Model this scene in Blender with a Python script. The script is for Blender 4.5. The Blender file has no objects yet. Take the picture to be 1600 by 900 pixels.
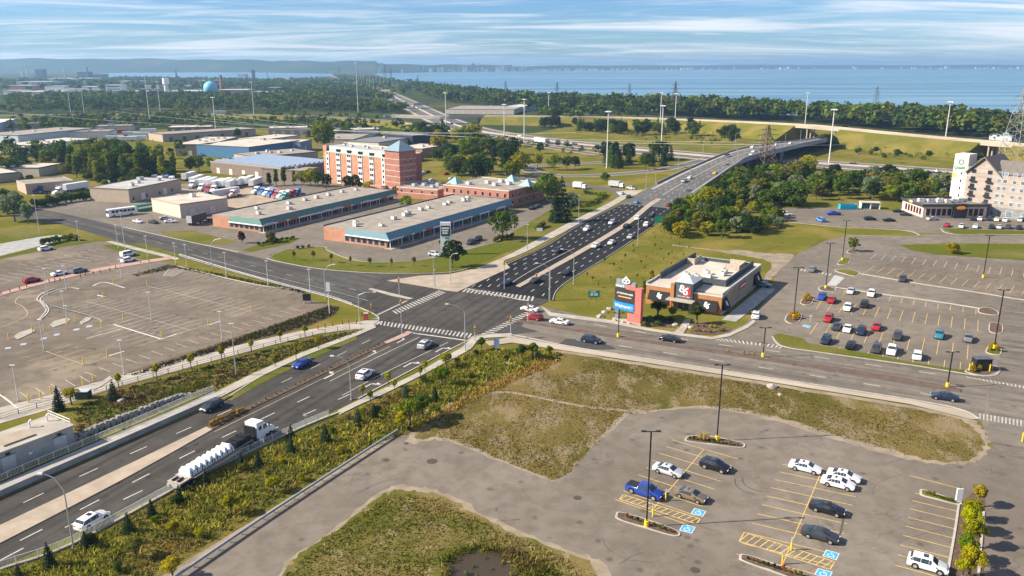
import bpy, bmesh, math, random
import numpy as np
from mathutils import Vector, Matrix
from mathutils.geometry import tessellate_polygon
R = math.radians
rnd = random.Random(7)
scene = bpy.context.scene
col = scene.collection
# ------------------------------------------------------------------ camera
FPX, CAMH, HORIZ = 1250.0, 60.0, 101.0
PITCH = math.atan((450 - HORIZ) / FPX)
cam_d = bpy.data.cameras.new("camera")
cam = bpy.data.objects.new("camera", cam_d)
col.objects.link(cam)
cam_d.sensor_width = 36.0
cam_d.lens = 36.0 * FPX / 1600.0
cam_d.clip_start = 1.0
cam_d.clip_end = 90000.0
cam.location = (0, 0, CAMH)
cam.rotation_euler = (R(90) - PITCH, 0, 0)
scene.camera = cam
# ------------------------------------------------------------------ sky, sun, exposure
SUN_EL, SUN_AZ = R(34), R(6)          # light travels towards +x, 6 degrees away from the viewer
world = bpy.data.worlds.new("World")
scene.world = world
world.use_nodes = True
wt = world.node_tree
for n in list(wt.nodes): wt.nodes.remove(n)
def wn(t, **k):
 n = wt.nodes.new(t)
 for a, b in k.items(): setattr(n, a, b)
 return n
sky = wn('ShaderNodeTexSky', sky_type='NISHITA', sun_disc=False, sun_elevation=SUN_EL,
         sun_rotation=R(264), air_density=1.0, dust_density=0.25, ozone_density=3.0, altitude=100)
tc = wn('ShaderNodeTexCoord')
sep = wn('ShaderNodeSeparateXYZ'); wt.links.new(tc.outputs['Generated'], sep.inputs[0])
dz = wn('ShaderNodeMath', operation='ADD'); wt.links.new(sep.outputs[2], dz.inputs[0]); dz.inputs[1].default_value = 0.055
dz2 = wn('ShaderNodeMath', operation='MAXIMUM'); wt.links.new(dz.outputs[0], dz2.inputs[0]); dz2.inputs[1].default_value = 0.02
ux = wn('ShaderNodeMath', operation='DIVIDE'); wt.links.new(sep.outputs[0], ux.inputs[0]); wt.links.new(dz2.outputs[0], ux.inputs[1])
uy = wn('ShaderNodeMath', operation='DIVIDE'); wt.links.new(sep.outputs[1], uy.inputs[0]); wt.links.new(dz2.outputs[0], uy.inputs[1])
cmb = wn('ShaderNodeCombineXYZ'); wt.links.new(ux.outputs[0], cmb.inputs[0]); wt.links.new(uy.outputs[0], cmb.inputs[1])
def cloud(scale, rot, detail, dist, lo, hi, loc=0.0):
 mp = wn('ShaderNodeMapping'); mp.inputs['Scale'].default_value = scale; mp.inputs['Rotation'].default_value = (0, 0, rot)
 mp.inputs['Location'].default_value = (loc, loc * .7, 0)
 wt.links.new(cmb.outputs[0], mp.inputs[0])
 nz = wn('ShaderNodeTexNoise'); nz.inputs['Scale'].default_value = 1.0; nz.inputs['Detail'].default_value = detail
 nz.inputs['Roughness'].default_value = .58; nz.inputs['Distortion'].default_value = dist
 wt.links.new(mp.outputs[0], nz.inputs[0])
 mr = wn('ShaderNodeMapRange', interpolation_type='SMOOTHSTEP'); mr.inputs[1].default_value = lo; mr.inputs[2].default_value = hi
 wt.links.new(nz.outputs[0], mr.inputs[0]); return mr.outputs[0]
c1 = cloud((.20, .48, 1), R(14), 12, 1.2, .43, .70, 9.7)
c2 = cloud((.55, 1.5, 1), R(-9), 10, 1.0, .46, .74, 8.4)
mx = wn('ShaderNodeMath', operation='MAXIMUM'); wt.links.new(c1, mx.inputs[0])
m2 = wn('ShaderNodeMath', operation='MULTIPLY'); wt.links.new(c2, m2.inputs[0]); m2.inputs[1].default_value = .6
wt.links.new(m2.outputs[0], mx.inputs[1])
m3 = wn('ShaderNodeMath', operation='MULTIPLY'); wt.links.new(mx.outputs[0], m3.inputs[0]); m3.inputs[1].default_value = .85
cmix = wn('ShaderNodeMixRGB'); wt.links.new(m3.outputs[0], cmix.inputs[0]); hsv = wn('ShaderNodeMixRGB', blend_type='MULTIPLY'); hsv.inputs[0].default_value = 1.0; hsv.inputs[2].default_value = (.56, .84, 1.26, 1); wt.links.new(sky.outputs[0], hsv.inputs[1]); wt.links.new(hsv.outputs[0], cmix.inputs[1])
cmix.inputs[2].default_value = (9.6, 9.8, 10.1, 1)
bg = wn('ShaderNodeBackground'); bg.inputs[1].default_value = 0.056
wt.links.new(cmix.outputs[0], bg.inputs[0])
wo = wn('ShaderNodeOutputWorld'); wt.links.new(bg.outputs[0], wo.inputs[0])
sun_d = bpy.data.lights.new("sun", 'SUN'); sun_d.energy = 5.0; sun_d.angle = R(.53); sun_d.color = (1, .90, .74)
sun = bpy.data.objects.new("sun", sun_d); col.objects.link(sun)
ld = Vector((math.cos(SUN_EL) * math.cos(SUN_AZ), math.cos(SUN_EL) * math.sin(SUN_AZ), -math.sin(SUN_EL)))
sun.rotation_euler = ld.to_track_quat('-Z', 'Y').to_euler()
sun.location = (-200, 0, 300)
vs = scene.view_settings
vs.view_transform = 'Standard'; vs.look = 'None'; vs.gamma = 1; vs.use_curve_mapping = False
vs.exposure = 1.0
scene.cycles.max_bounces = 6
scene.cycles.diffuse_bounces = 2
scene.cycles.glossy_bounces = 2
scene.cycles.transmission_bounces = 3
scene.cycles.transparent_max_bounces = 6
scene.cycles.volume_bounces = 0
scene.cycles.use_denoising = True
# ------------------------------------------------------------------ picture point -> place on the level z
CP, SP = math.cos(PITCH), math.sin(PITCH)
def G(x, y, z=0.0):
 u, v = (x - 800) / FPX, (y - 450) / FPX
 dn, fw = SP + v * CP, CP - v * SP
 t = (CAMH - z) / dn
 return Vector((t * u, t * fw, z))
def HT(x, yb, yt, z=0.0):
 """height of an upright thing whose foot is seen at (x, yb) and whose top at row yt"""
 p = G(x, yb, z); v = (yt - 450) / FPX
 t = p.y / (CP - v * SP)
 return CAMH - t * (SP + v * CP) - z
def HD(a, b, z=0.0):
 """heading (angle about z) of the line seen from a to b"""
 d = G(*b, z) - G(*a, z); return math.atan2(d.y, d.x)
# ------------------------------------------------------------------ mesh builder
class MB:
 def __init__(s): s.v = []; s.f = []; s.m = []; s.M = None; s.k = 0
 def add(s, vs_, fs):
  b = len(s.v)
  if s.M is not None: vs_ = [s.M @ Vector(p) for p in vs_]
  s.v += [tuple(p) for p in vs_]
  s.f += [tuple(i + b for i in f) for f in fs]
  s.m += [s.k] * len(fs); return s
 def box(s, x0, x1, y0, y1, z0, z1, t=0.0):
  """t: inset of the top face"""
  v = [(x0, y0, z0), (x1, y0, z0), (x1, y1, z0), (x0, y1, z0), (x0 + t, y0 + t, z1), (x1 - t, y0 + t, z1), (x1 - t, y1 - t, z1), (x0 + t, y1 - t, z1)]
  return s.add(v, [(3, 2, 1, 0), (4, 5, 6, 7), (0, 1, 5, 4), (1, 2, 6, 5), (2, 3, 7, 6), (3, 0, 4, 7)])
 def obox(s, c, hx, hy, h, a=0.0, z=0.0, t=0.0):
  """box with centre c (x, y), half sizes, turned by a"""
  ca, sa = math.cos(a), math.sin(a)
  v = []
  for zz, i in ((z, 0), (z + h, t)):
   for dx, dy in ((-hx + i, -hy + i), (hx - i, -hy + i), (hx - i, hy - i), (-hx + i, hy - i)):
    v.append((c[0] + dx * ca - dy * sa, c[1] + dx * sa + dy * ca, zz))
  return s.add(v, [(3, 2, 1, 0), (4, 5, 6, 7), (0, 1, 5, 4), (1, 2, 6, 5), (2, 3, 7, 6), (3, 0, 4, 7)])
 def tube(s, p, q, r0, r1=None, n=8, cap=True):
  p, q = Vector(p), Vector(q); r1 = r0 if r1 is None else r1
  d = (q - p).normalized(); a = d.orthogonal().normalized(); b = d.cross(a)
  v = []
  for c, r in ((p, r0), (q, r1)):
   for i in range(n):
    an = 2 * math.pi * i / n
    v.append(c + (a * math.cos(an) + b * math.sin(an)) * r)
  f = [(i, (i + 1) % n, n + (i + 1) % n, n + i) for i in range(n)]
  if cap: f += [tuple(range(n - 1, -1, -1)), tuple(range(n, 2 * n))]
  return s.add(v, f)
 def path(s, pts, rs, n=8):
  for i in range(len(pts) - 1): s.tube(pts[i], pts[i + 1], rs[i], rs[i + 1], n)
  return s
 def prism(s, pts, z0, z1):
  n = len(pts)
  ar = sum(pts[i][0] * pts[(i + 1) % n][1] - pts[(i + 1) % n][0] * pts[i][1] for i in range(n))
  if ar < 0: pts = pts[::-1]
  v = [(p[0], p[1], z0) for p in pts] + [(p[0], p[1], z1) for p in pts]
  f = [(i, (i + 1) % n, n + (i + 1) % n, n + i) for i in range(n)]
  for tri in tessellate_polygon([[Vector((p[0], p[1], 0)) for p in pts]]):
   a, b, c = tri
   if (Vector(pts[b][:2]) - Vector(pts[a][:2])).cross(Vector(pts[c][:2]) - Vector(pts[a][:2])) < 0: b, c = c, b
   f.append((a + n, b + n, c + n)); f.append((c, b, a))
  return s.add(v, f)
 def sheet(s, pts, z=None):
  P = [Vector((p[0], p[1], p[2] if (z is None) else z)) for p in pts]
  f = []
  for tri in tessellate_polygon([[Vector((p.x, p.y, 0)) for p in P]]):
   a, b, c = tri
   if (P[b].xy - P[a].xy).cross(P[c].xy - P[a].xy) < 0: b, c = c, b
   f.append((a, b, c))
  return s.add(P, f)
 def strip(s, A, B):
  n = len(A)
  P = [Vector(p) for p in A] + [Vector(p) for p in B]
  f = []
  for i in range(n - 1):
   q = (i, i + 1, n + i + 1, n + i)
   nz = (P[q[1]] - P[q[0]]).cross(P[q[3]] - P[q[0]]).z
   f.append(q if nz >= 0 else q[::-1])
  return s.add(P, f)
 def band(s, pts, w, dz=0.0):
  """flat ribbon of width w along pts"""
  A, B = offs(pts, w / 2), offs(pts, -w / 2)
  up = Vector((0, 0, dz))
  return s.strip([p + up for p in A], [p + up for p in B])
 def wall(s, pts, w, h, dz=0.0):
  """solid ribbon of width w and height h along pts"""
  A, B = offs(pts, w / 2), offs(pts, -w / 2); n = len(A)
  lo, hi = Vector((0, 0, dz)), Vector((0, 0, dz + h))
  v = [p + lo for p in A] + [p + lo for p in B] + [p + hi for p in A] + [p + hi for p in B]
  f = []
  for i in range(n - 1):
   f += [(2 * n + i, 3 * n + i, 3 * n + i + 1, 2 * n + i + 1), (i, 2 * n + i, 2 * n + i + 1, i + 1), (n + i, n + i + 1, 3 * n + i + 1, 3 * n + i)]
  f += [(0, n, 3 * n, 2 * n), (n - 1, 3 * n - 1, 4 * n - 1, 2 * n - 1)[::-1]]
  return s.add(v, f)
 def mesh(s, name, mats, smooth=False, ang=None):
  me = bpy.data.meshes.new(name)
  me.from_pydata(s.v, [], s.f)
  if not isinstance(mats, (list, tuple)): mats = [mats]
  for m in mats: me.materials.append(m)
  if len(mats) > 1: me.polygons.foreach_set('material_index', s.m)
  if smooth or ang:
   me.polygons.foreach_set('use_smooth', [True] * len(me.polygons))
   if ang: me.set_sharp_from_angle(angle=R(ang))
  me.update(); return me
 def obj(s, name, mats, parent=None, smooth=False, ang=None, **k):
  return link(name, s.mesh(name, mats, smooth, ang), parent, **k)
def offs(pts, d):
 P = [Vector(p) for p in pts]; out = []
 for i in range(len(P)):
  a, b = P[max(0, i - 1)], P[min(len(P) - 1, i + 1)]
  t = (b - a).xy.normalized(); nrm = Vector((-t.y, t.x, 0))
  sc = 1.0
  if 0 < i < len(P) - 1:
   t1 = (P[i] - P[i - 1]).xy; t2 = (P[i + 1] - P[i]).xy
   if t1.length > 1e-6 and t2.length > 1e-6:
    c = t1.normalized().dot(t2.normalized()); sc = 1 / max(.5, math.sqrt(max(0, (1 + c) / 2)))
  out.append(P[i] + nrm * d * sc)
 return out
def smooth_line(pts, n=6, closed=False):
 """Catmull-Rom through points"""
 P = [Vector(p) for p in pts]; m = len(P); out = []
 rng = range(m) if closed else range(m - 1)
 for i in rng:
  p0, p1, p2, p3 = (P[(i - 1) % m], P[i], P[(i + 1) % m], P[(i + 2) % m]) if closed else (P[max(0, i - 1)], P[i], P[i + 1], P[min(m - 1, i + 2)])
  for k in range(n):
   t = k / n
   out.append(.5 * ((2 * p1) + (p2 - p0) * t + (2 * p0 - 5 * p1 + 4 * p2 - p3) * t * t + (3 * p1 - p0 - 3 * p2 + p3) * t ** 3))
 if not closed: out.append(P[-1])
 return out
def GP(pts, z=0.0):
 return [G(p[0], p[1], p[2] if len(p) > 2 else z) for p in pts]
def resample(pts, step):
 P = [Vector(p) for p in pts]; out = [P[0]]; acc = 0.0
 for i in range(len(P) - 1):
  L = (P[i + 1] - P[i]).length; d = step - acc
  while d < L:
   out.append(P[i].lerp(P[i + 1], d / L)); d += step
  acc = (L - (d - step))
 return out
def lerpn(a, b, n): return [Vector(a).lerp(Vector(b), i / (n - 1)) for i in range(n)]
def link(name, data, parent=None, loc=None, rz=None, scale=None, color=None, **k):
 o = bpy.data.objects.new(name, data); col.objects.link(o)
 if parent is not None: o.parent = parent
 if loc is not None: o.location = loc
 if rz is not None: o.rotation_euler = (0, 0, rz)
 if scale is not None: o.scale = scale if hasattr(scale, '__len__') else (scale,) * 3
 if color is not None: o.color = (*color, 1)
 tag(o, **k); return o
def tag(o, label=None, cat=None, group=None, kind=None):
 if label: o['label'] = label
 if cat: o['category'] = cat
 if group: o['group'] = group
 if kind: o['kind'] = kind
 return o
def empty(name, loc=(0, 0, 0), rz=0.0, **k):
 return link(name, None, None, loc=loc, rz=rz, **k)
def copy_tree(o, parent=None, color=None):
 c = o.copy(); col.objects.link(c); c.parent = parent
 if color is not None and o.type == 'MESH': c.color = (*color, 1)
 for ch in o.children: copy_tree(ch, c, color)
 return c
def origin_mesh(o):
 return o
# ------------------------------------------------------------------ materials
def nt(name):
 m = bpy.data.materials.new(name); m.use_nodes = True
 t = m.node_tree; b = t.nodes['Principled BSDF']; return m, t, b
def node(t, typ, **k):
 n = t.nodes.new(typ)
 for a, v in k.items(): setattr(n, a, v)
 return n
def noise(t, scale, detail=4, rough=.55, vec=None, dist=0.0):
 n = node(t, 'ShaderNodeTexNoise'); n.inputs['Scale'].default_value = scale; n.inputs['Detail'].default_value = detail
 n.inputs['Roughness'].default_value = rough; n.inputs['Distortion'].default_value = dist
 if vec is not None: t.links.new(vec, n.inputs[0])
 return n.outputs[0]
def ramp(t, src, stops):
 n = node(t, 'ShaderNodeValToRGB'); e = n.color_ramp.elements
 while len(e) < len(stops): e.new(.5)
 for i, (p, c) in enumerate(stops): e[i].position = p; e[i].color = (*c, 1) if len(c) == 3 else c
 t.links.new(src, n.inputs[0]); return n.outputs[0]
def mixc(t, fac, a, b, mode='MIX'):
 n = node(t, 'ShaderNodeMixRGB', blend_type=mode)
 for i, x in ((0, fac), (1, a), (2, b)):
  if isinstance(x, (int, float)): n.inputs[i].default_value = x if i == 0 else (x, x, x, 1)
  elif isinstance(x, tuple): n.inputs[i].default_value = (*x, 1)
  else: t.links.new(x, n.inputs[i])
 return n.outputs[0]
def mrange(t, src, a, b, c=0.0, d=1.0, smooth=True):
 n = node(t, 'ShaderNodeMapRange'); n.interpolation_type = 'SMOOTHSTEP' if smooth else 'LINEAR'
 for i, x in enumerate((a, b, c, d)): n.inputs[i + 1].default_value = x
 t.links.new(src, n.inputs[0]); return n.outputs[0]
def pos(t, scale=None, rot=0.0):
 g = node(t, 'ShaderNodeNewGeometry')
 if scale is None and not rot: return g.outputs['Position']
 mp = node(t, 'ShaderNodeMapping'); mp.inputs['Scale'].default_value = scale or (1, 1, 1); mp.inputs['Rotation'].default_value = (0, 0, rot)
 t.links.new(g.outputs['Position'], mp.inputs[0]); return mp.outputs[0]
def bump(t, b, src, strength=.3, dist=.1):
 n = node(t, 'ShaderNodeBump'); n.inputs['Strength'].default_value = strength; n.inputs['Distance'].default_value = dist
 t.links.new(src, n.inputs['Height']); t.links.new(n.outputs[0], b.inputs['Normal'])
MATS = {}
def M(name, c=(.5, .5, .5), rough=.7, metal=0.0, var=.12, scale=1.2, spec=.35, fine=14.0):
 """plain procedural material with blotches and fine grain"""
 if name in MATS: return MATS[name]
 m, t, b = nt(name)
 p = pos(t)
 n1 = noise(t, scale, 4, .6, p); n2 = noise(t, fine, 3, .6, p)
 a = mixc(t, mrange(t, n1, .3, .7), tuple(x * (1 - var) for x in c), tuple(min(1, x * (1 + var)) for x in c))
 a = mixc(t, mrange(t, n2, .3, .75, 0, var * .9), a, tuple(x * .55 for x in c))
 t.links.new(a, b.inputs['Base Color'])
 b.inputs['Roughness'].default_value = rough; b.inputs['Metallic'].default_value = metal
 b.inputs['Specular IOR Level'].default_value = spec
 MATS[name] = m; return m
def asphalt(name, c, c2, crack=.5, streak=None, warm=None):
 m, t, b = nt(name); p = pos(t)
 n1 = noise(t, .035, 6, .62, p); n2 = noise(t, .33, 5, .65, p); n3 = noise(t, 7.0, 3, .6, p)
 a = mixc(t, mrange(t, n1, .34, .66), c, c2)
 a = mixc(t, mrange(t, n2, .36, .70, 0, .6), a, tuple(x * .68 for x in c))
 a = mixc(t, mrange(t, n3, .35, .7, 0, .35), a, tuple(x * .62 for x in c2))
 if warm: a = mixc(t, mrange(t, noise(t, .06, 5, .6, pos(t, (1, 1, 1), .4)), .52, .7, 0, .75), a, warm)
 if crack:
  v = node(t, 'ShaderNodeTexVoronoi', feature='DISTANCE_TO_EDGE'); v.inputs['Scale'].default_value = .075
  dp = node(t, 'ShaderNodeVectorMath', operation='ADD'); nn = node(t, 'ShaderNodeTexNoise'); nn.inputs['Scale'].default_value = .25; nn.inputs['Detail'].default_value = 6
  t.links.new(p, nn.inputs[0]); sc = node(t, 'ShaderNodeVectorMath', operation='SCALE'); sc.inputs['Scale'].default_value = 9.0
  t.links.new(nn.outputs['Color'], sc.inputs[0]); t.links.new(p, dp.inputs[0]); t.links.new(sc.outputs[0], dp.inputs[1]); t.links.new(dp.outputs[0], v.inputs['Vector'])
  cr = mrange(t, v.outputs['Distance'], .004, .018, crack, 0)
  gate = mrange(t, noise(t, .05, 3, .5, p), .45, .6)
  mm = node(t, 'ShaderNodeMath', operation='MULTIPLY'); t.links.new(cr, mm.inputs[0]); t.links.new(gate, mm.inputs[1])
  a = mixc(t, mm.outputs[0], a, tuple(x * .35 for x in c))
  v2 = node(t, 'ShaderNodeTexVoronoi'); v2.inputs['Scale'].default_value = .27; t.links.new(p, v2.inputs['Vector'])
  a = mixc(t, mrange(t, v2.outputs['Distance'], .05, .20, .6, 0), a, tuple(x * .4 for x in c))
 if streak:
  ang, per = streak
  q = pos(t, (.012, .55, 1), -ang)
  mp = node(t, 'ShaderNodeMapping'); mp.vector_type = 'POINT'; mp.inputs['Rotation'].default_value = (0, 0, -ang); t.links.new(p, mp.inputs[0])
  mp2 = node(t, 'ShaderNodeMapping'); mp2.inputs['Scale'].default_value = (.012, per, 1); t.links.new(mp.outputs[0], mp2.inputs[0])
  a = mixc(t, mrange(t, noise(t, 1.0, 4, .55, mp2.outputs[0]), .4, .68, 0, .62), a, tuple(x * .42 for x in c))
 t.links.new(a, b.inputs['Base Color']); b.inputs['Roughness'].default_value = .9; b.inputs['Specular IOR Level'].default_value = .1
 bump(t, b, n3, .25, .02)
 MATS[name] = m; return m
def grassy(name, greens, dry, dirt, dry_at=.5, dirt_at=.66, sc=1.0, stretch=None):
 m, t, b = nt(name)
 p = pos(t, stretch[0], stretch[1]) if stretch else pos(t)
 n1 = noise(t, .022 * sc, 6, .62, p); n2 = noise(t, .12 * sc, 6, .66, p, .4); n3 = noise(t, 1.1 * sc, 5, .7, p); n4 = noise(t, 5.5, 3, .7, p)
 a = mixc(t, mrange(t, n3, .35, .65), greens[0], greens[1])
 a = mixc(t, mrange(t, n1, dry_at - .10, dry_at + .12), a, dry)
 s = node(t, 'ShaderNodeMath', operation='MULTIPLY_ADD'); t.links.new(n3, s.inputs[0]); s.inputs[1].default_value = .35; t.links.new(n2, s.inputs[2])
 a = mixc(t, mrange(t, s.outputs[0], dirt_at + .12, dirt_at + .24), a, dirt)
 a = mixc(t, mrange(t, n4, .38, .68, 0, .6), a, tuple(x * .42 for x in greens[0]))
 t.links.new(a, b.inputs['Base Color']); b.inputs['Roughness'].default_value = 1.0; b.inputs['Specular IOR Level'].default_value = 0.0
 bump(t, b, n4, .6, .12)
 MATS[name] = m; return m
def leafy(name, mode='obj', base=(.06, .09, .02)):
 """leaf material: colour of the object, varied from leaf to leaf by an attribute"""
 m, t, b = nt(name)
 at = node(t, 'ShaderNodeAttribute', attribute_name='leaf')
 if mode == 'obj':
  oi = node(t, 'ShaderNodeObjectInfo'); c = oi.outputs['Color']
 elif mode == 'attr':
  ac = node(t, 'ShaderNodeAttribute', attribute_name='tint'); c = ac.outputs['Color']
 else:
  rgb = node(t, 'ShaderNodeRGB'); rgb.outputs[0].default_value = (*base, 1); c = rgb.outputs[0]
 h = node(t, 'ShaderNodeHueSaturation'); t.links.new(c, h.inputs['Color'])
 t.links.new(mrange(t, at.outputs['Fac'], 0, 1, .46, .535, False), h.inputs['Hue'])
 t.links.new(mrange(t, at.outputs['Fac'], 0, 1, .6, 1.45, False), h.inputs['Value'])
 h.inputs['Saturation'].default_value = 1.08
 t.links.new(h.outputs[0], b.inputs['Base Color']); b.inputs['Roughness'].default_value = .7; b.inputs['Specular IOR Level'].default_value = .05
 tr = node(t, 'ShaderNodeBsdfTranslucent'); t.links.new(h.outputs[0], tr.inputs[0])
 mx_ = node(t, 'ShaderNodeMixShader'); mx_.inputs[0].default_value = .36
 out = t.nodes['Material Output']
 t.links.new(b.outputs[0], mx_.inputs[1]); t.links.new(tr.outputs[0], mx_.inputs[2]); t.links.new(mx_.outputs[0], out.inputs['Surface'])
 MATS[name] = m; return m
def carpaint():
 m, t, b = nt('car paint'); oi = node(t, 'ShaderNodeObjectInfo')
 n1 = noise(t, 3.0, 3, .5, pos(t))
 t.links.new(mixc(t, mrange(t, n1, .3, .7, 0, .03), oi.outputs['Color'], (.25, .23, .2)), b.inputs['Base Color'])
 b.inputs['Roughness'].default_value = .32; b.inputs['Coat Weight'].default_value = .35; b.inputs['Coat Roughness'].default_value = .1; b.inputs['Specular IOR Level'].default_value = .35
 MATS['car paint'] = m; return m
def objpaint(name, rough=.6, metal=0.0):
 m, t, b = nt(name); oi = node(t, 'ShaderNodeObjectInfo'); n1 = noise(t, 1.6, 4, .6, pos(t))
 t.links.new(mixc(t, mrange(t, n1, .35, .75, 0, .3), oi.outputs['Color'], (.16, .15, .13), 'MULTIPLY'), b.inputs['Base Color'])
 b.inputs['Roughness'].default_value = rough; b.inputs['Metallic'].default_value = metal; MATS[name] = m; return m
def glass(name, c=(.015, .02, .028), rough=.08):
 m, t, b = nt(name); n1 = noise(t, .9, 3, .5, pos(t))
 t.links.new(mixc(t, mrange(t, n1, .3, .7), c, tuple(x * 2.2 for x in c)), b.inputs['Base Color'])
 b.inputs['Roughness'].default_value = rough; b.inputs['Specular IOR Level'].default_value = .7; MATS[name] = m; return m
def brick(name, c1_, c2_, mortar, w=.24, h=.08):
 m, t, b = nt(name)
 g = node(t, 'ShaderNodeNewGeometry'); sx = node(t, 'ShaderNodeSeparateXYZ'); t.links.new(g.outputs['Position'], sx.inputs[0])
 ad = node(t, 'ShaderNodeMath', operation='ADD'); t.links.new(sx.outputs[0], ad.inputs[0]); t.links.new(sx.outputs[1], ad.inputs[1])
 cb = node(t, 'ShaderNodeCombineXYZ'); t.links.new(ad.outputs[0], cb.inputs[0]); t.links.new(sx.outputs[2], cb.inputs[1])
 br = node(t, 'ShaderNodeTexBrick'); t.links.new(cb.outputs[0], br.inputs['Vector'])
 br.inputs['Color1'].default_value = (*c1_, 1); br.inputs['Color2'].default_value = (*c2_, 1); br.inputs['Mortar'].default_value = (*mortar, 1)
 br.inputs['Scale'].default_value = 1; br.inputs['Mortar Size'].default_value = .012; br.inputs['Brick Width'].default_value = w; br.inputs['Row Height'].default_value = h
 n1 = noise(t, .4, 4, .6, g.outputs['Position'])
 t.links.new(mixc(t, mrange(t, n1, .3, .75, 0, .4), br.outputs[0], tuple(x * .6 for x in c1_)), b.inputs['Base Color'])
 b.inputs['Roughness'].default_value = .85; b.inputs['Specular IOR Level'].default_value = .2; MATS[name] = m; return m
ROAD_A = HD((150, 830), (560, 580))
LOT = asphalt('worn lot asphalt', (.165, .139, .110), (.235, .201, .162), .3, None)
LOTW = asphalt('weathered warm lot asphalt', (.150, .120, .091), (.215, .175, .135), .5, None, (.27, .22, .155))
ROADM = asphalt('trafficked road asphalt', (.066, .060, .053), (.098, .089, .078), .2, (ROAD_A, .55))
ROADB = asphalt('cross street asphalt', (.085, .079, .071), (.12, .111, .10), .3, (HD((300, 385), (560, 450)), .5))
ROADC = asphalt('side road asphalt', (.185, .158, .128), (.23, .20, .165), .4, (HD((900, 520), (1400, 600)), .5))
BLACK = asphalt('fresh black asphalt', (.021, .0215, .024), (.033, .033, .035), 0, (HD((800, 455), (1000, 330)), .5))
HWY = asphalt('highway asphalt', (.12, .115, .11), (.165, .158, .15), .2)
CONC = M('pale concrete', (.38, .34, .285), .85, var=.16, scale=.25)
CONCG = M('grey concrete', (.34, .33, .31), .85, var=.18, scale=.4)
KERB = M('kerb concrete', (.42, .385, .33), .85, var=.14, scale=.6)
SHOULD = M('tan shoulder concrete', (.40, .335, .26), .9, var=.14, scale=.05)  # plain tan concrete for shoulders, parapets and barriers
PINK = M('salmon pavers', (.42, .27, .215), .85, var=.15, scale=.8)
REDP = M('rust red pavers', (.125, .085, .066), .9, var=.2, scale=.6)
BUFF = M('buff paver', (.37, .30, .225), .9, var=.14, scale=.3)
WPAINT = M('white road paint', (.60, .57, .52), .7, var=.16, scale=1.5)
YPAINT = M('yellow road paint', (.62, .42, .13), .7, var=.2, scale=1.5)
YFADE = M('faded yellow paint', (.50, .40, .20), .8, var=.2, scale=.8)
WFADE = M('faded white paint', (.50, .455, .39), .8, var=.2, scale=.8)
BLUEP = M('blue bay paint', (.05, .36, .60), .7, var=.12)
DIRT = M('bare dirt', (.27, .215, .15), .95, var=.2, scale=.35, fine=4)
MULCH = M('brown mulch', (.12, .075, .05), .95, var=.35, scale=1.5, fine=6)
LAWN = grassy('mown lawn', ((.085, .110, .012), (.145, .145, .022)), (.21, .175, .06), (.26, .20, .11), .55, .80)
FIELD = grassy('rough vacant lot grass', ((.072, .074, .014), (.132, .108, .028)), (.20, .145, .052), (.27, .205, .12), .46, .535, 2.0, ((1, .45, 1), .5))
FIELDD = grassy('dry meadow', ((.115, .123, .018), (.175, .160, .028)), (.245, .19, .05), (.30, .23, .10), .53, .76, 2.2)
SCRUB = grassy('overgrown slope soil', ((.11, .115, .022), (.18, .165, .035)), (.22, .15, .05), (.24, .18, .11), .5, .74, 2.0)
LAND = grassy('distant land', ((.035, .055, .018), (.07, .085, .03)), (.12, .11, .05), (.2, .18, .13), .56, .8, .25)
STEEL = M('galvanised steel', (.52, .53, .54), .45, .55, var=.08)
PALEP = M('pale concrete pole', (.62, .60, .56), .7, var=.08)
DARKM = M('black painted metal', (.018, .018, .018), .5, 0, var=.2)
YEL = M('safety yellow', (.80, .55, .02), .55, var=.08)
WHITE = M('white paint', (.78, .78, .76), .55, var=.06)
OFFW = M('off white cladding', (.66, .62, .55), .7, var=.08)
LGREY = M('light grey metal', (.50, .51, .51), .55, .2, var=.08)
DGREY = M('dark grey metal', (.10, .105, .11), .55, .1, var=.12)
ROOFB = M('brown gravel roof', (.30, .26, .215), .95, var=.2, scale=.25)
ROOFT = M('tan membrane roof', (.52, .46, .38), .9, var=.14, scale=.15)
ROOFG = M('grey membrane roof', (.40, .39, .37), .9, var=.16, scale=.2)
ROOFD = M('dark shingle roof', (.11, .095, .085), .9, var=.2, scale=.8)
GLASS = glass('tinted glass')
GLASSB = glass('pale sky window', (.10, .13, .16), .06)
TYRE = M('tyre rubber', (.012, .012, .013), .9, var=.2)
RIM = M('alloy rim', (.55, .56, .57), .35, .7, var=.1)
LAMPW = M('headlamp lens', (.75, .77, .8), .15, 0, var=.05, spec=.8)
LAMPR = M('tail lamp lens', (.45, .02, .015), .2, 0, var=.1, spec=.8)
PAINT = carpaint()
OPAINT = objpaint('vehicle panel paint')
LEAF = leafy('leaf'); LEAFA = leafy('ground cover leaf', 'attr')
BARK = M('bark', (.13, .10, .075), .95, var=.3, scale=3)
WOODP = M('wooden pole', (.20, .16, .125), .9, var=.2, scale=2)
BRICKO = brick('orange brick', (.44, .155, .065), (.52, .20, .09), (.5, .4, .32))
BRICKR = brick('red brick', (.40, .105, .06), (.47, .14, .08), (.45, .34, .28))
BRICKD = brick('deep red brick', (.33, .09, .055), (.39, .115, .07), (.4, .3, .26))
HAZE = 1e-4
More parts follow.
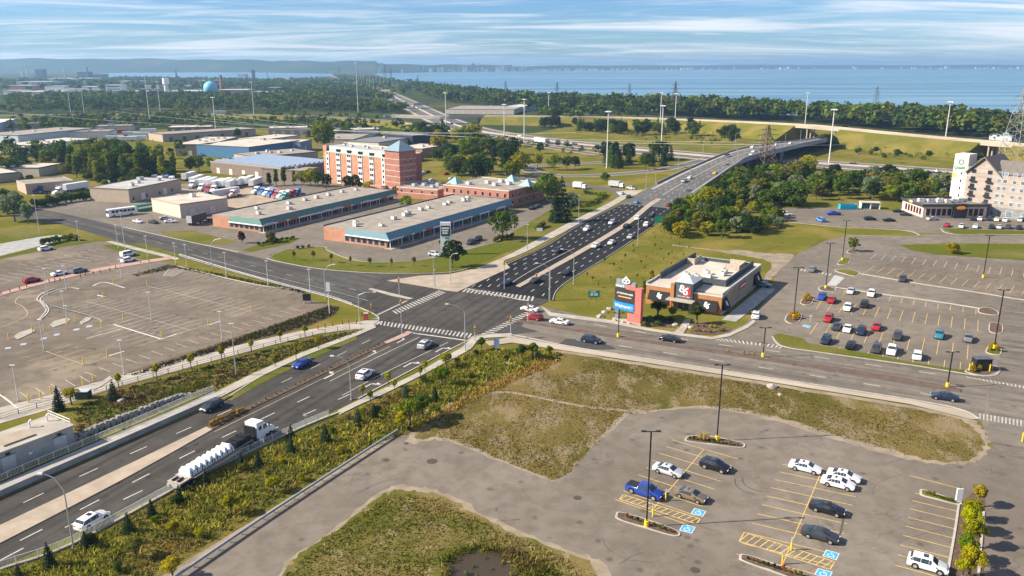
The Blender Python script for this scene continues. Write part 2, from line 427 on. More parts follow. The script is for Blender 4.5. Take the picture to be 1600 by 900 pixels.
# ================================================================== GROUND, ROADS, PAVEMENTS
def S(o): o['kind'] = 'structure'; return o
def sheet(name, px, z, mat, smooth=False, parent=None):
 P = GP(px)
 if smooth:
  P = smooth_line(P, 8, True)
  P = [p + Vector((rnd.uniform(-.4, .4), rnd.uniform(-.4, .4), 0)) for p in P]
 mb = MB().sheet([(p.x, p.y, z) for p in P])
 return S(mb.obj(name, mat, parent))
def slab(name, px, z0, z1, mat, smooth=False):
 P = GP(px)
 if smooth: P = smooth_line(P, 5, True)
 return S(MB().prism([(p.x, p.y) for p in P], z0, z1).obj(name, mat))
def road(name, A, B, z, mat, n=8):
 A = smooth_line(GP(A), n); B = smooth_line(GP(B), n)
 assert len(A) == len(B), name
 up = Vector((0, 0, z))
 return S(MB().strip([p + up for p in A], [p + up for p in B]).obj(name, mat))
def kerb(px, w=.28, h=.13, mat=None, z=0.0, n=6, name='kerb', smooth=True):
 P = GP(px)
 if smooth and len(P) > 2: P = smooth_line(P, n)
 return S(MB().wall(P, w, h, z).obj(name, mat or KERB))
S(MB().sheet([(-17000, -300, -.06), (17000, -300, -.06), (17000, 17000, -.06), (-17000, 17000, -.06)]).obj('ground', LAND))
sheet('meadow', [(-400, 905), (-500, 380), (-300, 250), (0, 215), (300, 200), (620, 205), (800, 215), (950, 185), (1250, 196), (1600, 232), (2300, 300), (2300, 905), (1700, 1300), (0, 1300)], -.03, FIELDD)
# ---- left parking field
sheet('parking_lot', [(-140, 425), (0, 405), (62, 391), (152, 378), (180, 376), (277, 416), (400, 445), (470, 452), (489, 470), (520, 478), (360, 530), (205, 584), (170, 596), (0, 642), (-160, 690)], .010, LOTW)
sheet('walkway', [(-100, 690), (0, 649), (0, 637), (60, 622), (170, 592), (390, 535), (470, 517), (565, 502), (590, 497), (595, 505), (570, 513), (500, 521), (400, 546), (180, 606), (125, 624), (60, 645)], .03, CONC)
sheet('hedge_bed', [(200, 581), (360, 531), (516, 476), (530, 480), (520, 494), (470, 514), (395, 533), (205, 590)], .022, MULCH)
sheet('planting_bed', [(120, 628), (180, 607), (400, 547), (500, 523), (575, 512), (560, 520), (470, 548), (400, 578), (330, 612), (290, 625), (118, 690), (95, 655)], .018, SCRUB)
sheet('sidewalk', [(330, 617), (400, 582), (470, 552), (560, 518), (582, 506), (588, 512), (560, 524), (475, 557), (405, 590), (345, 621)], .12, CONC)
sheet('verge', [(352, 624), (405, 591), (475, 558), (556, 525), (558, 530), (480, 564), (410, 598), (362, 626)], .05, LAWN)
road('sidewalk', [(-40, 476), (0, 463), (60, 446), (130, 429), (200, 416), (270, 405)], [(-40, 470), (0, 458), (60, 441), (130, 424), (200, 411), (268, 401)], .10, PINK)
road('sidewalk', [(165, 378), (200, 388), (250, 400), (275, 407)], [(175, 377), (210, 386), (256, 397), (281, 404)], .09, CONC)
sheet('lawn', [(160, 384), (180, 381), (215, 392), (258, 402), (232, 407), (215, 404)], .03, LAWN)
sheet('lawn', [(205, 380), (222, 380), (290, 400), (277, 402), (255, 396)], .03, LAWN)
sheet('driveway', [(-100, 410), (0, 381), (62, 370), (90, 367), (112, 369), (100, 374), (60, 385), (0, 400), (-100, 428)], .015, CONCG)
sheet('lawn', [(-60, 420), (0, 400), (62, 386), (110, 372), (150, 372), (143, 378), (62, 392), (0, 405), (-60, 425)], .025, LAWN)
sheet('lawn', [(-140, 420), (-100, 366), (0, 360), (40, 354), (85, 363), (50, 371), (0, 380)], .02, LAWN)
# ---- cross street (west), road to the left industrial yard
sheet('service_yard', [(20, 330), (60, 320), (160, 305), (200, 290), (340, 285), (420, 262), (540, 275), (640, 300), (640, 330), (420, 372), (300, 368), (200, 357), (120, 345), (60, 340)], .008, LOT)
sheet('dirt_yard', [(180, 300), (230, 288), (330, 300), (420, 290), (470, 308), (350, 333), (300, 318), (230, 312)], .016, M('tan dirt yard', (.36, .28, .20), .95, var=.2, scale=.2))
road('cross_street', [(20, 340), (100, 352), (180, 376), (280, 401), (400, 436), (520, 467), (590, 490), (640, 520)], [(40, 322), (120, 338), (192, 355), (300, 379), (417, 405), (505, 421), (600, 427.5), (700, 430)], .020, ROADB)
sheet('driveway', [(192, 356), (215, 345), (270, 340), (350, 350), (420, 372), (380, 385), (300, 378)], .0145, LOT)
# ---- plaza parking
sheet('plaza_lot', [(300, 378), (345, 356), (405, 366), (615, 315), (520, 372), (604, 388), (795, 330), (860, 312), (905, 318), (850, 340), (800, 366), (770, 384), (720, 394), (660, 406), (600, 410), (550, 407), (512, 394), (450, 400), (417, 405), (372, 396)], .012, LOT)
sheet('lawn', [(250, 362), (300, 360), (372, 378), (350, 383), (312, 381), (262, 370)], .03, LAWN)
sheet('lawn', [(376, 391), (412, 380), (445, 371), (470, 372), (455, 380), (420, 388), (390, 394)], .03, LAWN)
sheet('lawn', [(420, 399), (450, 389), (505, 385), (514, 392), (550, 406), (600, 410), (662, 406), (720, 393), (775, 378), (820, 352), (868, 322), (912, 298), (945, 296), (960, 301), (940, 318), (905, 340), (830, 378), (760, 407), (733, 417), (697, 426), (600, 427), (505, 421), (440, 409)], .03, LAWN)
kerb([(417, 404), (440, 410), (505, 421), (600, 427.3), (697, 426), (735, 418)])
kerb([(192, 355), (300, 379), (372, 394)]); kerb([(417, 404), (450, 390), (505, 386), (513, 392), (550, 406), (600, 410), (662, 406), (720, 393), (775, 379)], .2)
kerb([(280, 397), (400, 433), (517, 465), (565, 482), (586, 492), (592, 499), (583, 507), (556, 523), (475, 556), (405, 590), (352, 624)])
kerb([(277, 416), (400, 445), (470, 452)], .3, .15)
# ---- main road, southern part, with the crossing
road('main_road', [(-160, 858), (0, 780), (176, 702), (352, 624), (400, 594), (475, 556), (550, 525), (588, 505)], [(-160, 962), (0, 886), (200, 795), (400, 700), (500, 652), (560, 622), (695, 551), (745, 525)], .024, ROADM)
sheet('crossing', [(584, 508), (592, 497), (560, 478), (600, 428), (700, 427), (742, 420), (762, 412), (880, 446), (858, 470), (842, 478), (862, 491), (900, 498), (882, 541), (800, 524), (775, 521), (752, 522), (742, 528), (690, 553), (600, 600), (480, 570)], .0225, ROADM)
slab('traffic_island', [(605, 439), (655, 431.5), (703, 429), (748, 419), (784, 404), (797, 419), (733, 448), (715, 456.5), (697, 454), (640, 444)], .0, .15, BUFF)
slab('traffic_island', [(576, 452), (581, 451), (646, 467), (640, 468), (610, 462)], .0, .15, CONC)
road('sidewalk', [(530, 649), (560, 634), (600, 616), (655, 589), (700, 565), (735, 546), (752, 530), (800, 527)], [(528, 642), (556, 628), (590, 612), (648, 585), (690, 561), (722, 543), (744, 526), (800, 521)], .11, CONC)
sheet('verge', [(553, 634), (600, 607), (690, 556), (735, 531), (742, 536), (700, 560), (655, 584), (590, 616)], .06, LAWN)
kerb([(560, 623), (695, 551), (730, 533), (748, 524), (800, 523.5), (882, 540), (1005, 560), (1200, 590), (1425, 625), (1500, 640), (1530, 655)])
# ---- main road, northern black part
road('main_road', [(733, 449), (775, 419), (850, 384), (910, 347), (972, 318)], [(866, 470), (880, 446), (950, 402), (995, 372), (1058, 327)], .026, BLACK)
WEST = [(972, 318, .0), (1010, 295, .5), (1075, 264, 2.8), (1145, 236, 6.0), (1200, 226, 7.6), (1250, 220, 7.8), (1292, 213.5, 6.0), (1330, 208, 3.0)]
EAST = [(1058, 327, .0), (1087, 302, .5), (1124, 276, 2.8), (1152, 257, 6.0), (1178, 244, 7.6), (1262, 224, 7.8), (1312, 215, 6.0), (1350, 209, 3.0)]
WA, EA = smooth_line(GP(WEST), 8), smooth_line(GP(EAST), 8)
S(MB().strip([p + Vector((0, 0, .03)) for p in WA], [p + Vector((0, 0, .03)) for p in EA]).obj('bridge_road', HWY))
def embank(pts, side, mat, name='embankment', k=1.9, z0=-.04):
 out = []
 for p, q in zip(pts, offs(pts, side)):
  d = (q - p).xy.normalized() if (q - p).length else Vector((0, 0))
  out.append(Vector((p.x + d.x * max(.01, p.z) * k, p.y + d.y * max(.01, p.z) * k, z0)))
 return S(MB().strip(pts, out).obj(name, mat))
embank(WA, 1, FIELDD); embank(EA[:26], -1, LAWN)
def gore(name, A, B, z, mat): return road(name, A, B, z, mat)
gore('sidewalk', [(742, 421), (800, 396), (850, 369), (905, 340), (950, 318), (974, 304)], [(758, 417), (810, 399), (858, 375), (912, 346), (958, 322), (980, 309)], .12, CONC)
def median(name, A, B, mat, h=.16):
 A, B = smooth_line(GP(A), 6), smooth_line(GP(B), 6)
 pts = [(p.x, p.y) for p in A] + [(p.x, p.y) for p in reversed(B)]
 return S(MB().prism(pts, 0, h).obj(name, mat))
median('median', [(-60, 852), (0, 822), (200, 727), (322, 668)], [(-60, 880), (0, 850), (200, 746), (332, 672)], BUFF)
median('median', [(322, 668), (385, 637), (450, 607), (520, 573), (600, 535)], [(331, 673), (391, 640), (455, 609.5), (525, 575.5), (605, 537.5)], MULCH, .14)
median('median', [(600, 535), (625, 524), (637, 518)], [(605, 537.5), (634, 526), (645, 520)], PINK)
median('median', [(806, 447), (900, 394), (975, 349), (1012, 319), (1040, 303)], [(813, 449), (907, 397), (982, 351.5), (1019, 321.5), (1046, 304)], BUFF)
median('median', [(806, 500), (892, 513), (975, 526), (1132, 549), (1300, 573), (1450, 598), (1503, 609)], [(806, 503), (892, 517), (975, 530.5), (1132, 554), (1300, 579), (1450, 604), (1500, 613)], REDP, .14)
# ---- right side road
road('side_road', [(800, 527), (882, 541), (1005, 561), (1200, 591), (1425, 626), (1535, 660)], [(842, 478), (957, 503), (1062, 523), (1200, 538), (1425, 570), (1545, 590)], .024, ROADC)
sheet('sidewalk', [(845, 478), (862, 489), (957, 501), (1012, 513), (1062, 521), (1112, 527), (1140, 521), (1168, 507), (1177, 500), (1181, 503), (1170, 512), (1140, 526), (1112, 531), (1062, 525), (1010, 517), (955, 506), (858, 494)], .12, CONC)
sheet('sidewalk', [(752, 530), (770, 533), (800, 526), (882, 541.5), (1005, 561.5), (1200, 591.5), (1425, 626.5), (1500, 641), (1530, 656), (1518, 656), (1420, 632), (1200, 597), (1000, 566), (880, 548), (800, 536), (765, 541)], .125, SHOULD)
# ---- right parking fields
sheet('parking_lot', [(1112, 529), (1165, 506), (1195, 470), (1215, 425), (1245, 397), (1290, 376), (1330, 367), (1425, 368), (1470, 366), (1800, 375), (2100, 700), (1600, 745), (1545, 690), (1532, 655), (1425, 622), (1250, 590), (1200, 536)], .010, LOT)
sheet('parking_lot', [(1195, 336), (1222, 326), (1330, 324), (1420, 332), (1600, 346), (1800, 356), (1800, 376), (1477, 364), (1432, 365), (1405, 359), (1312, 354), (1232, 346)], .012, LOT)
sheet('parking_lot', [(1290, 440), (1340, 428), (1420, 402), (1500, 404), (1600, 411), (1750, 425), (1750, 485), (1600, 468), (1440, 443), (1345, 428)], .016, LOTW)
sheet('lawn', [(1232, 347), (1312, 355), (1405, 359), (1432, 365), (1425, 369), (1325, 367), (1290, 372), (1245, 398), (1222, 392), (1225, 360)], .02, FIELDD)
sheet('lawn', [(1405, 383), (1475, 380), (1600, 381), (1750, 384), (1750, 418), (1600, 407), (1510, 401), (1462, 398), (1425, 391)], .03, LAWN)
sheet('lawn', [(1473, 357), (1600, 361), (1750, 365), (1750, 372), (1600, 366), (1490, 365)], .04, LAWN)
kerb([(1470, 357), (1490, 366), (1600, 367), (1750, 373)], .3)
kerb([(1232, 347), (1312, 355), (1405, 359.5), (1432, 365), (1425, 369.5), (1325, 368)], .25)
kerb([(1305, 449), (1380, 460), (1460, 471), (1530, 482)], .8, .12); kerb([(1340, 427), (1440, 444), (1520, 456), (1600, 469), (1750, 490)], .6, .12)
sheet('verge', [(1207, 525), (1217, 521), (1255, 529), (1262, 536), (1330, 548), (1425, 566), (1500, 578), (1555, 576), (1560, 580), (1537, 587), (1425, 570), (1282, 550), (1222, 541)], .05, LAWN)
kerb([(1207, 526), (1222, 541), (1282, 551), (1425, 571), (1537, 588), (1562, 580), (1555, 573)], .3)
sheet('service_road', [(1545, 600), (1562, 560), (1570, 480), (1610, 470), (1800, 480), (1900, 700), (1640, 760), (1545, 690)], .016, ROADC)
for P in ([(1300, 398), (1308, 396), (1330, 399), (1342, 406), (1336, 411), (1318, 408)],):
 pass
def island(px, mat, name='traffic_island', z=.14, inner=None):
 P = smooth_line(GP(px), 5, True)
 o = S(MB().prism([(p.x, p.y) for p in P], 0, z).obj(name, KERB))
 c = sum((p for p in P), Vector()) / len(P)
 P2 = [p - (p - c).normalized() * min(.3, (p - c).length * .4) for p in P]
 S(MB().sheet([(p.x, p.y, z + .012) for p in P2]).obj('planting_bed', mat, o)); del o.children[0]['kind']
 return o
island([(1324, 392), (1335, 388), (1343, 391), (1336, 396), (1325, 396)], MULCH)
island([(1308, 411), (1318, 403), (1329, 404), (1325, 413), (1312, 414)], LAWN)
island([(1304, 423), (1320, 421), (1342, 425), (1338, 432), (1318, 428)], LAWN)
island([(1278, 450), (1290, 447), (1306, 452), (1302, 456), (1284, 455)], MULCH)
island([(1250, 473), (1258, 463), (1272, 464), (1268, 475), (1258, 477)], MULCH)
island([(1226, 500), (1233, 490), (1252, 492), (1249, 503), (1236, 506)], MULCH)
island([(1530, 482), (1545, 481), (1560, 488), (1556, 493), (1530, 489)], MULCH)
island([(1545, 508), (1550, 504), (1566, 508), (1565, 521), (1547, 519)], MULCH)
island([(1541, 545), (1548, 540), (1564, 545), (1562, 555), (1542, 552)], LAWN)
island([(1510, 578), (1540, 571), (1560, 574), (1561, 582), (1540, 588), (1512, 583)], MULCH)
island([(962, 805), (969, 801), (1010, 812), (1054, 828), (1063, 836), (1052, 838), (1008, 826), (966, 812)], MULCH)
island([(1070, 687), (1077, 682), (1110, 682), (1158, 692), (1164, 698), (1155, 700), (1110, 695), (1075, 690)], MULCH)
island([(1155, 872), (1162, 867), (1215, 883), (1270, 905), (1258, 910), (1200, 892), (1160, 877)], MULCH)
island([(1437, 770), (1444, 766), (1497, 784), (1496, 789), (1444, 776)], LAWN)
# ---- vacant field, near apron, lower field, pond
sheet('apron', [(190, 950), (270, 898), (610, 684), (640, 675), (690, 672), (840, 715), (880, 715), (975, 635), (1100, 625), (1180, 635), (1350, 682), (1440, 705), (1500, 705), (1530, 690), (1640, 745), (1900, 700), (2100, 1300), (0, 1300)], .0195, LOT)
DIRTB = [(645, 693), (700, 690), (840, 743), (880, 741), (975, 654), (1000, 645), (1110, 639), (1185, 652), (1300, 684), (1350, 700), (1440, 722), (1500, 726), (1535, 715), (1546, 694), (1530, 664), (1500, 648), (1425, 634), (1200, 598), (1000, 567), (880, 549), (840, 566), (760, 600), (690, 640), (640, 680)]
sheet('field_margin', DIRTB, .022, DIRT, True)
c0 = (1050, 650)
sheet('vacant_field', [(660, 687), (705, 686), (845, 743), (873, 747), (900, 725), (975, 645), (1010, 641), (1110, 634), (1185, 645), (1300, 676), (1350, 690), (1440, 716), (1500, 722), (1530, 706), (1538, 692), (1522, 670), (1490, 652), (1425, 639), (1200, 602), (1000, 571), (880, 552), (845, 568), (765, 602), (700, 640), (650, 677)], .028, FIELD, True)
sheet('field_margin', [(427, 905), (505, 838), (602, 766), (640, 759), (700, 773), (798, 824), (885, 857), (960, 905), (960, 1200), (310, 1200)], .022, DIRT, True)
F2 = grassy('rank pond edge grass', ((.085, .10, .014), (.14, .125, .026)), (.22, .165, .065), (.31, .24, .14), .50, .60, 3.0)
sheet('pond_field', [(434, 905), (508, 840), (603, 771), (640, 766), (697, 779), (792, 828), (874, 861), (935, 905), (935, 1200), (320, 1200)], .030, F2, True)
m_, t_, b_ = nt('brown pond water'); b_.inputs['Base Color'].default_value = (.05, .035, .014, 1); b_.inputs['Roughness'].default_value = .12
bump(t_, b_, noise(t_, 2.5, 3, .5, pos(t_)), .12, .05); POND = m_
sheet('pond', [(698, 905), (703, 880), (720, 866), (752, 862), (785, 868), (800, 885), (806, 905), (800, 960), (690, 960)], .036, POND, True)
S(MB().band(smooth_line(GP([(690, 617), (735, 620), (765, 614), (800, 614), (850, 623), (910, 635), (960, 640), (1010, 646)]), 8), .9, .034).obj('footpath', DIRT))
S(MB().band(smooth_line(GP([(1050, 383), (1110, 390), (1160, 396), (1215, 402)]), 8), 1.6, .002).obj('footpath', DIRT))
sheet('bare_patch', [(1130, 394), (1160, 391), (1200, 396), (1240, 398), (1222, 420), (1200, 440), (1190, 440), (1205, 412), (1170, 401)], .004, DIRT, True)
sheet('overgrown_slope', [(-60, 925), (0, 893), (115, 856), (300, 754), (420, 698), (530, 650), (600, 618), (660, 590), (735, 548), (770, 541), (880, 549), (840, 566), (760, 600), (690, 640), (640, 682), (615, 692), (300, 885), (200, 960), (-60, 1100)], .016, SCRUB)
S(MB().band(smooth_line(GP([(240, 915), (300, 876), (400, 815), (500, 752), (560, 716), (605, 690)]), 6), 1.1, .034).obj('gravel_path', DIRT))
# ================================================================== PAINTED MARKINGS
def paint(mb, a, b, w, z):
 a, b = Vector(a), Vector(b)
 mb.band([a, b], w, z)
def dashes(pts, dash, gap, w, z, mat, name='lane_marking', zs=False):
 mb = MB(); P = resample(smooth_line(pts, 8), .5); n1, n2 = int(dash * 2), int((dash + gap) * 2); i = 0
 while i + n1 < len(P):
  seg = [p if zs else Vector((p.x, p.y, 0)) for p in (P[i], P[i + n1 // 2], P[i + n1])]
  mb.band(seg, w, z); i += n2
 return S(mb.obj(name, mat))
def mid(A, B, f): return [Vector(a).lerp(Vector(b), f) for a, b in zip(A, B)]
def line(pts, w, z, mat, name='lane_marking'):
 P = [Vector((p.x, p.y, p.z)) for p in (smooth_line(pts, 6) if len(pts) > 2 else pts)]
 return S(MB().band(P, w, z).obj(name, mat))
ZM = .034
dashes(GP([(-60, 878 - 45), (0, 803), (150, 733), (350, 645), (410, 617)]), 3.2, 5.6, .16, ZM, WPAINT)
dashes(GP([(440, 598), (560, 540), (600, 520)]), 3.2, 5.6, .16, ZM, WFADE)
dashes(GP([(-60, 905), (0, 862), (100, 810), (205, 755), (330, 692), (436, 642), (520, 603)]), 3.2, 5.6, .18, ZM, WPAINT)
dashes(GP([(0, 876), (60, 845), (190, 782), (400, 683), (560, 610)]), 3.2, 5.6, .18, ZM, WPAINT)
line(GP([(515, 596), (580, 563), (655, 527)]), .16, ZM, WFADE)
line(GP([(535, 618), (600, 583), (700, 535)]), .16, ZM, WFADE)
line(GP([(335, 675), (400, 643), (500, 594), (610, 541)]), .12, ZM, YFADE)
line(GP([(642, 520), (728, 532)]), .45, ZM, WPAINT, 'stop_line')
line(GP([(731, 451), (800, 466), (826, 470)]), .45, ZM, WPAINT, 'stop_line')
line(GP([(590, 492), (636, 470)]), .4, ZM, WFADE, 'stop_line')
def arrow(px, hd, turn, mat=WPAINT):
 c = G(*px); ca, sa = math.cos(hd), math.sin(hd); mb = MB()
 def T(l): return [(c.x + x * ca - y * sa, c.y + x * sa + y * ca, ZM) for x, y in l]
 mb.sheet(T([(-2.4, -.14), (.5, -.14), (.5, .14), (-2.4, .14)]))
 if turn == 0: mb.sheet(T([(.5, -.5), (2.2, 0), (.5, .5)]))
 else:
  s = turn
  mb.sheet(T([(.5, -.14 * s), (1.0, .9 * s), (.7, 1.1 * s), (.3, .14 * s)])); mb.sheet(T([(.3, .8 * s), (1.5, .75 * s), (1.1, 1.9 * s)]))
 return S(mb.obj('turn_arrow', mat))
hA = HD((480, 610), (640, 530))
arrow((519, 586), hA, 1); arrow((586, 552), hA, 1); arrow((630, 531), hA, 1)
arrow((578, 601), hA, -1); arrow((641, 568), hA, -1); arrow((690, 545), hA, -1)
XWALK = M('worn crosswalk paint', (.42, .395, .36), .8, var=.3, scale=1.2)
def ladder(A0, A1, B0, B1, n, mat=XWALK, fill=.46):
 a0, a1, b0, b1 = G(*A0), G(*A1), G(*B0), G(*B1); mb = MB()
 for i in range(n):
  f, g = i / n, (i + fill) / n
  mb.sheet([(*p.xy, ZM) for p in (a0.lerp(a1, f), a0.lerp(a1, g), b0.lerp(b1, g), b0.lerp(b1, f))])
 return S(mb.obj('crosswalk_marking', mat))
ladder((590, 501), (741, 522), (588, 507), (736, 529), 26)
ladder((613, 486), (687, 453), (620, 491), (698, 457), 18)
ladder((728, 451), (838, 464), (722, 456), (836, 471), 18)
ladder((752, 522), (832, 482), (766, 523), (842, 485), 16)
ladder((1112, 527), (1228, 541), (1120, 532), (1222, 545), 17)
ladder((1252, 420), (1303, 428), (1250, 423), (1300, 431), 9)
ladder((1508, 588), (1605, 604), (1514, 591), (1604, 608), 15)
ladder((1530, 646), (1612, 659), (1530, 655), (1612, 669), 14)
S(MB().sheet([(*p.xy, ZM) for p in GP([(1292, 446), (1306, 447), (1320, 434), (1304, 430)])]).obj('painted_crossing', M('pale worn paint', (.42, .41, .39), .8)))
for f0 in (.16, .30):
 pass
NW = GP([(733, 449), (775, 419), (850, 384), (910, 347), (972, 318)]); NM1 = GP([(806, 447), (850, 421), (905, 391.5), (965, 355), (1014, 318)])
NM2 = GP([(813, 449), (862, 423), (915, 392), (975, 355), (1019, 321)]); NE = GP([(866, 470), (880, 446), (950, 402), (995, 372), (1058, 327)])
for f in (.2, .4, .6): dashes(mid(NW, NM1, f), 2.6, 4.6, .2, ZM, WPAINT)
line(mid(NW, NM1, .79)[:3], .18, ZM, WPAINT)
dashes(mid(NW, NM1, .8)[2:], 2.6, 4.6, .2, ZM, WPAINT)
for f in (.33, .66): dashes(mid(NM2, NE, f), 2.6, 4.6, .2, ZM, WPAINT)
line(mid(NM2, NE, .95), .15, ZM, WFADE); line(mid(NW, NM1, .05), .15, ZM, WFADE)
line(GP([(972, 318.5), (1012, 320)]), .4, ZM, WPAINT, 'stop_line')
ctr = mid(WA, EA, .47)
line(ctr[6:], .5, .05, CONC, 'median');
line(mid(WA, EA, .12)[8:], 1.6, .06, CONC, 'sidewalk'); line(mid(WA, EA, .92)[8:], .7, .06, CONC, 'sidewalk')
for f in (.24, .36, .60, .74): dashes(mid(WA, EA, f)[4::6], 3, 6, .2, .05, WPAINT, zs=True)
dashes(GP([(180, 365), (300, 391), (420, 422), (520, 445), (570, 457)]), 3, 6, .15, ZM, WFADE)
line(GP([(300, 398), (420, 430), (520, 455), (575, 470)]), .14, ZM, WFADE)
dashes(GP([(870, 497), (960, 512), (1100, 535), (1210, 549), (1400, 576), (1520, 592)]), 3, 7, .18, ZM, WPAINT)
dashes(GP([(900, 531), (1000, 545), (1200, 576), (1420, 611), (1500, 628)]), 3, 7, .18, ZM, WPAINT)
sheet('asphalt_patch', [(873, 537), (886, 529), (936, 533), (966, 546), (925, 547)], .030, M('dark asphalt patch', (.055, .052, .05), .9))
sheet('asphalt_patch', [(800, 506), (842, 518), (800, 523), (790, 512)], .030, MATS['dark asphalt patch'])
# ---- parking bays
def bays(a, b, out, w=2.75, length=5.4, mat=YPAINT, lw=.13, both=False, base=True, lo=0, hi=999, ref=None, skip=()):
 """bay lines along a-b (picture points); out: picture point on the side the bays lie"""
 A, B, O = G(*a), G(*b), G(*out); d = (B - A).normalized(); nrm = Vector((-d.y, d.x, 0))
 if ref is not None:
  nrm = (G(*ref[1]) - G(*ref[0])).normalized()
 if (O - A).dot(nrm) < 0: nrm = -nrm
 n = int(round((B - A).length / w)); mb = MB(); st = (B - A) / n
 for i in range(n + 1):
  if i < lo or i > hi or i in skip: continue
  p = A + st * i; q = p + nrm * length; r = p - nrm * (length if both else 0)
  mb.band([r, q], lw, ZM)
 if base: mb.band([A, B], lw, ZM + .003)
 return S(mb.obj('parking_bay_marking', mat))
bays((1100, 702), (1017, 800), (1160, 716), 2.72, 5.6, YPAINT, both=True, ref=((1048, 696), (1099, 711)), hi=8)
bays((1283, 738), (1222, 884), (1340, 766), 2.72, 5.6, YPAINT, both=True, ref=((1229, 738), (1282, 749)))
bays((1497, 786), (1478, 905), (1420, 770), 2.72, 5.6, YPAINT, ref=((1492, 800), (1420, 783)), base=False)
line(GP([(1420, 743), (1497, 763)]), .13, ZM, YPAINT, 'parking_bay_marking')
def hatch(px, n, mat=YPAINT):
 a, b, c, d = GP(px); mb = MB()
 for p, q in ((a, b), (b, c), (c, d), (d, a)): mb.band([p, q], .15, ZM + .004)
 for i in range(n):
  f, g = i / n, (i + .7) / n
  mb.band([a.lerp(d, f), b.lerp(c, g)], .14, ZM + .008)
 return S(mb.obj('hatched_bay_marking', mat))
hatch([(968, 780), (974, 773), (1094, 811), (1088, 819)], 13); hatch([(1155, 846), (1163, 832), (1304, 878), (1297, 890)], 13)
hatch([(255, 431), (264, 420), (290, 420), (270, 432)], 6, WFADE)
def bay_symbol(px):
 P = GP(px); c = sum(P, Vector()) / 4; o = MB().sheet([(*p.xy, ZM + .002) for p in P]).obj('accessible_bay_marking', WPAINT)
 S(o)
 MB().sheet([(*(c + (p - c) * .86).xy, ZM + .006) for p in P]).obj('blue_field', BLUEP, o)
 u, v = (P[1] - P[0]) / 2, (P[3] - P[0]) / 2; mb = MB()
 def L(pts, w=.12): mb.band([c + u * x + v * y + Vector((0, 0, ZM + .010)) for x, y in pts], w)
 L([(-.1, .62), (-.05, .1), (.35, .05), (.5, -.5)]); L([(-.02, .35), (.25, .35)])
 L([(math.cos(a) * .42 - .02, math.sin(a) * .42 - .2) for a in [2.2 + k * .42 for k in range(10)]]); mb.obj('wheelchair_symbol', WPAINT, o)
 return o
bay_symbol([(1079, 803), (1098, 808), (1104, 799), (1085, 794)]); bay_symbol([(1061, 829), (1081, 834), (1087, 824), (1067, 819)])
bay_symbol([(1285, 869), (1307, 876), (1312, 865), (1291, 859)]); bay_symbol([(1272, 898), (1296, 905), (1301, 894), (1278, 888)])
bay_symbol([(1253, 510), (1264, 513), (1267, 509), (1257, 507)])
RR = ((1426, 489), (1421, 506))
bays((1280, 476), (1528, 509), (1290, 484), 2.8, 5.0, YPAINT, both=True, ref=RR, base=False)
bays((1272, 513), (1512, 550), (1280, 520), 2.8, 5.2, YPAINT, both=True, ref=RR, base=False)
bays((1305, 451), (1525, 483), (1310, 460), 2.8, 5.0, YPAINT, ref=RR, base=False)
bays((1285, 550), (1500, 577), (1285, 540), 2.8, 4.6, YPAINT, ref=RR, base=False)
bays((1365, 400), (1600, 428), (1380, 405), 2.9, 4.8, WFADE, both=True, base=False)
bays((1360, 420), (1600, 455), (1380, 426), 2.9, 4.6, YFADE, both=True, base=False)
bays((230, 447), (390, 486), (220, 452), 2.75, 5.4, WFADE, both=True)
bays((135, 471), (297, 516), (120, 476), 2.75, 5.4, WFADE, both=True)
bays((177, 507), (252, 530), (170, 512), 2.75, 5.4, WFADE, both=True)
bays((72, 549), (131, 570), (60, 555), 2.75, 5.4, YFADE, both=True)
bays((150, 588), (470, 486), (160, 580), 2.9, 4.2, WFADE, base=False)
bays((285, 421), (465, 454), (280, 428), 2.8, 4.6, WFADE, base=False)
bays((20, 630), (140, 597), (25, 620), 2.8, 4.8, WFADE, base=False)
bays((0, 436), (150, 400), (5, 432), 2.8, 5, WFADE, both=True)
bays((30, 412), (150, 388), (40, 415), 2.8, 4.6, WFADE, base=False)
line(GP([(177, 507), (252, 530)]), .4, ZM + .006, WPAINT); line(GP([(252, 530), (276, 522)]), .4, ZM + .005, WPAINT)
line(GP([(135, 529), (190, 514)]), .3, ZM, WFADE); line(GP([(170, 556), (194, 549)]), .4, ZM, WPAINT); line(GP([(325, 508), (345, 502)]), .4, ZM, WPAINT)
line(GP([(145, 447), (163, 441), (195, 450)]), .4, ZM, WPAINT); line(GP([(152, 461), (164, 464)]), .5, ZM, WPAINT)
line(GP([(30, 640), (0, 617), (-40, 590)]), .25, ZM, WPAINT)
for c in [(12, 544), (36, 538), (68, 529), (88, 523), (119, 515), (139, 510)]:
 S(MB().sheet([(*p.xy, ZM) for p in GP([(c[0] - 5, c[1] + 2), (c[0] + 4, c[1] + 1), (c[0] + 6, c[1] - 2), (c[0] - 3, c[1] - 1)])]).obj('accessible_bay_marking', M('worn pale blue paint', (.36, .42, .46), .8)))
line(smooth_line(GP([(0, 512), (30, 500), (43, 490), (34, 478), (24, 473), (30, 464), (52, 455), (90, 446)]), 6), .16, ZM, YFADE)
S(MB().wall(smooth_line(GP([(58, 501), (66, 494), (72, 484), (64, 473), (58, 468), (66, 459), (85, 451)]), 8), .35, .14).obj('kerb', KERB))
S(MB().wall(smooth_line(GP([(62, 500), (71, 493), (76, 484), (69, 474), (63, 468), (71, 461), (86, 455), (110, 450), (124, 452)]), 8), .35, .14).obj('kerb', KERB))
S(MB().band(smooth_line(GP([(60, 500.5), (68.5, 493.5), (74, 484), (66.5, 473.5), (60.5, 468), (68.5, 460), (85.5, 453)]), 8), 1.0, .06).obj('planting_bed', MULCH))
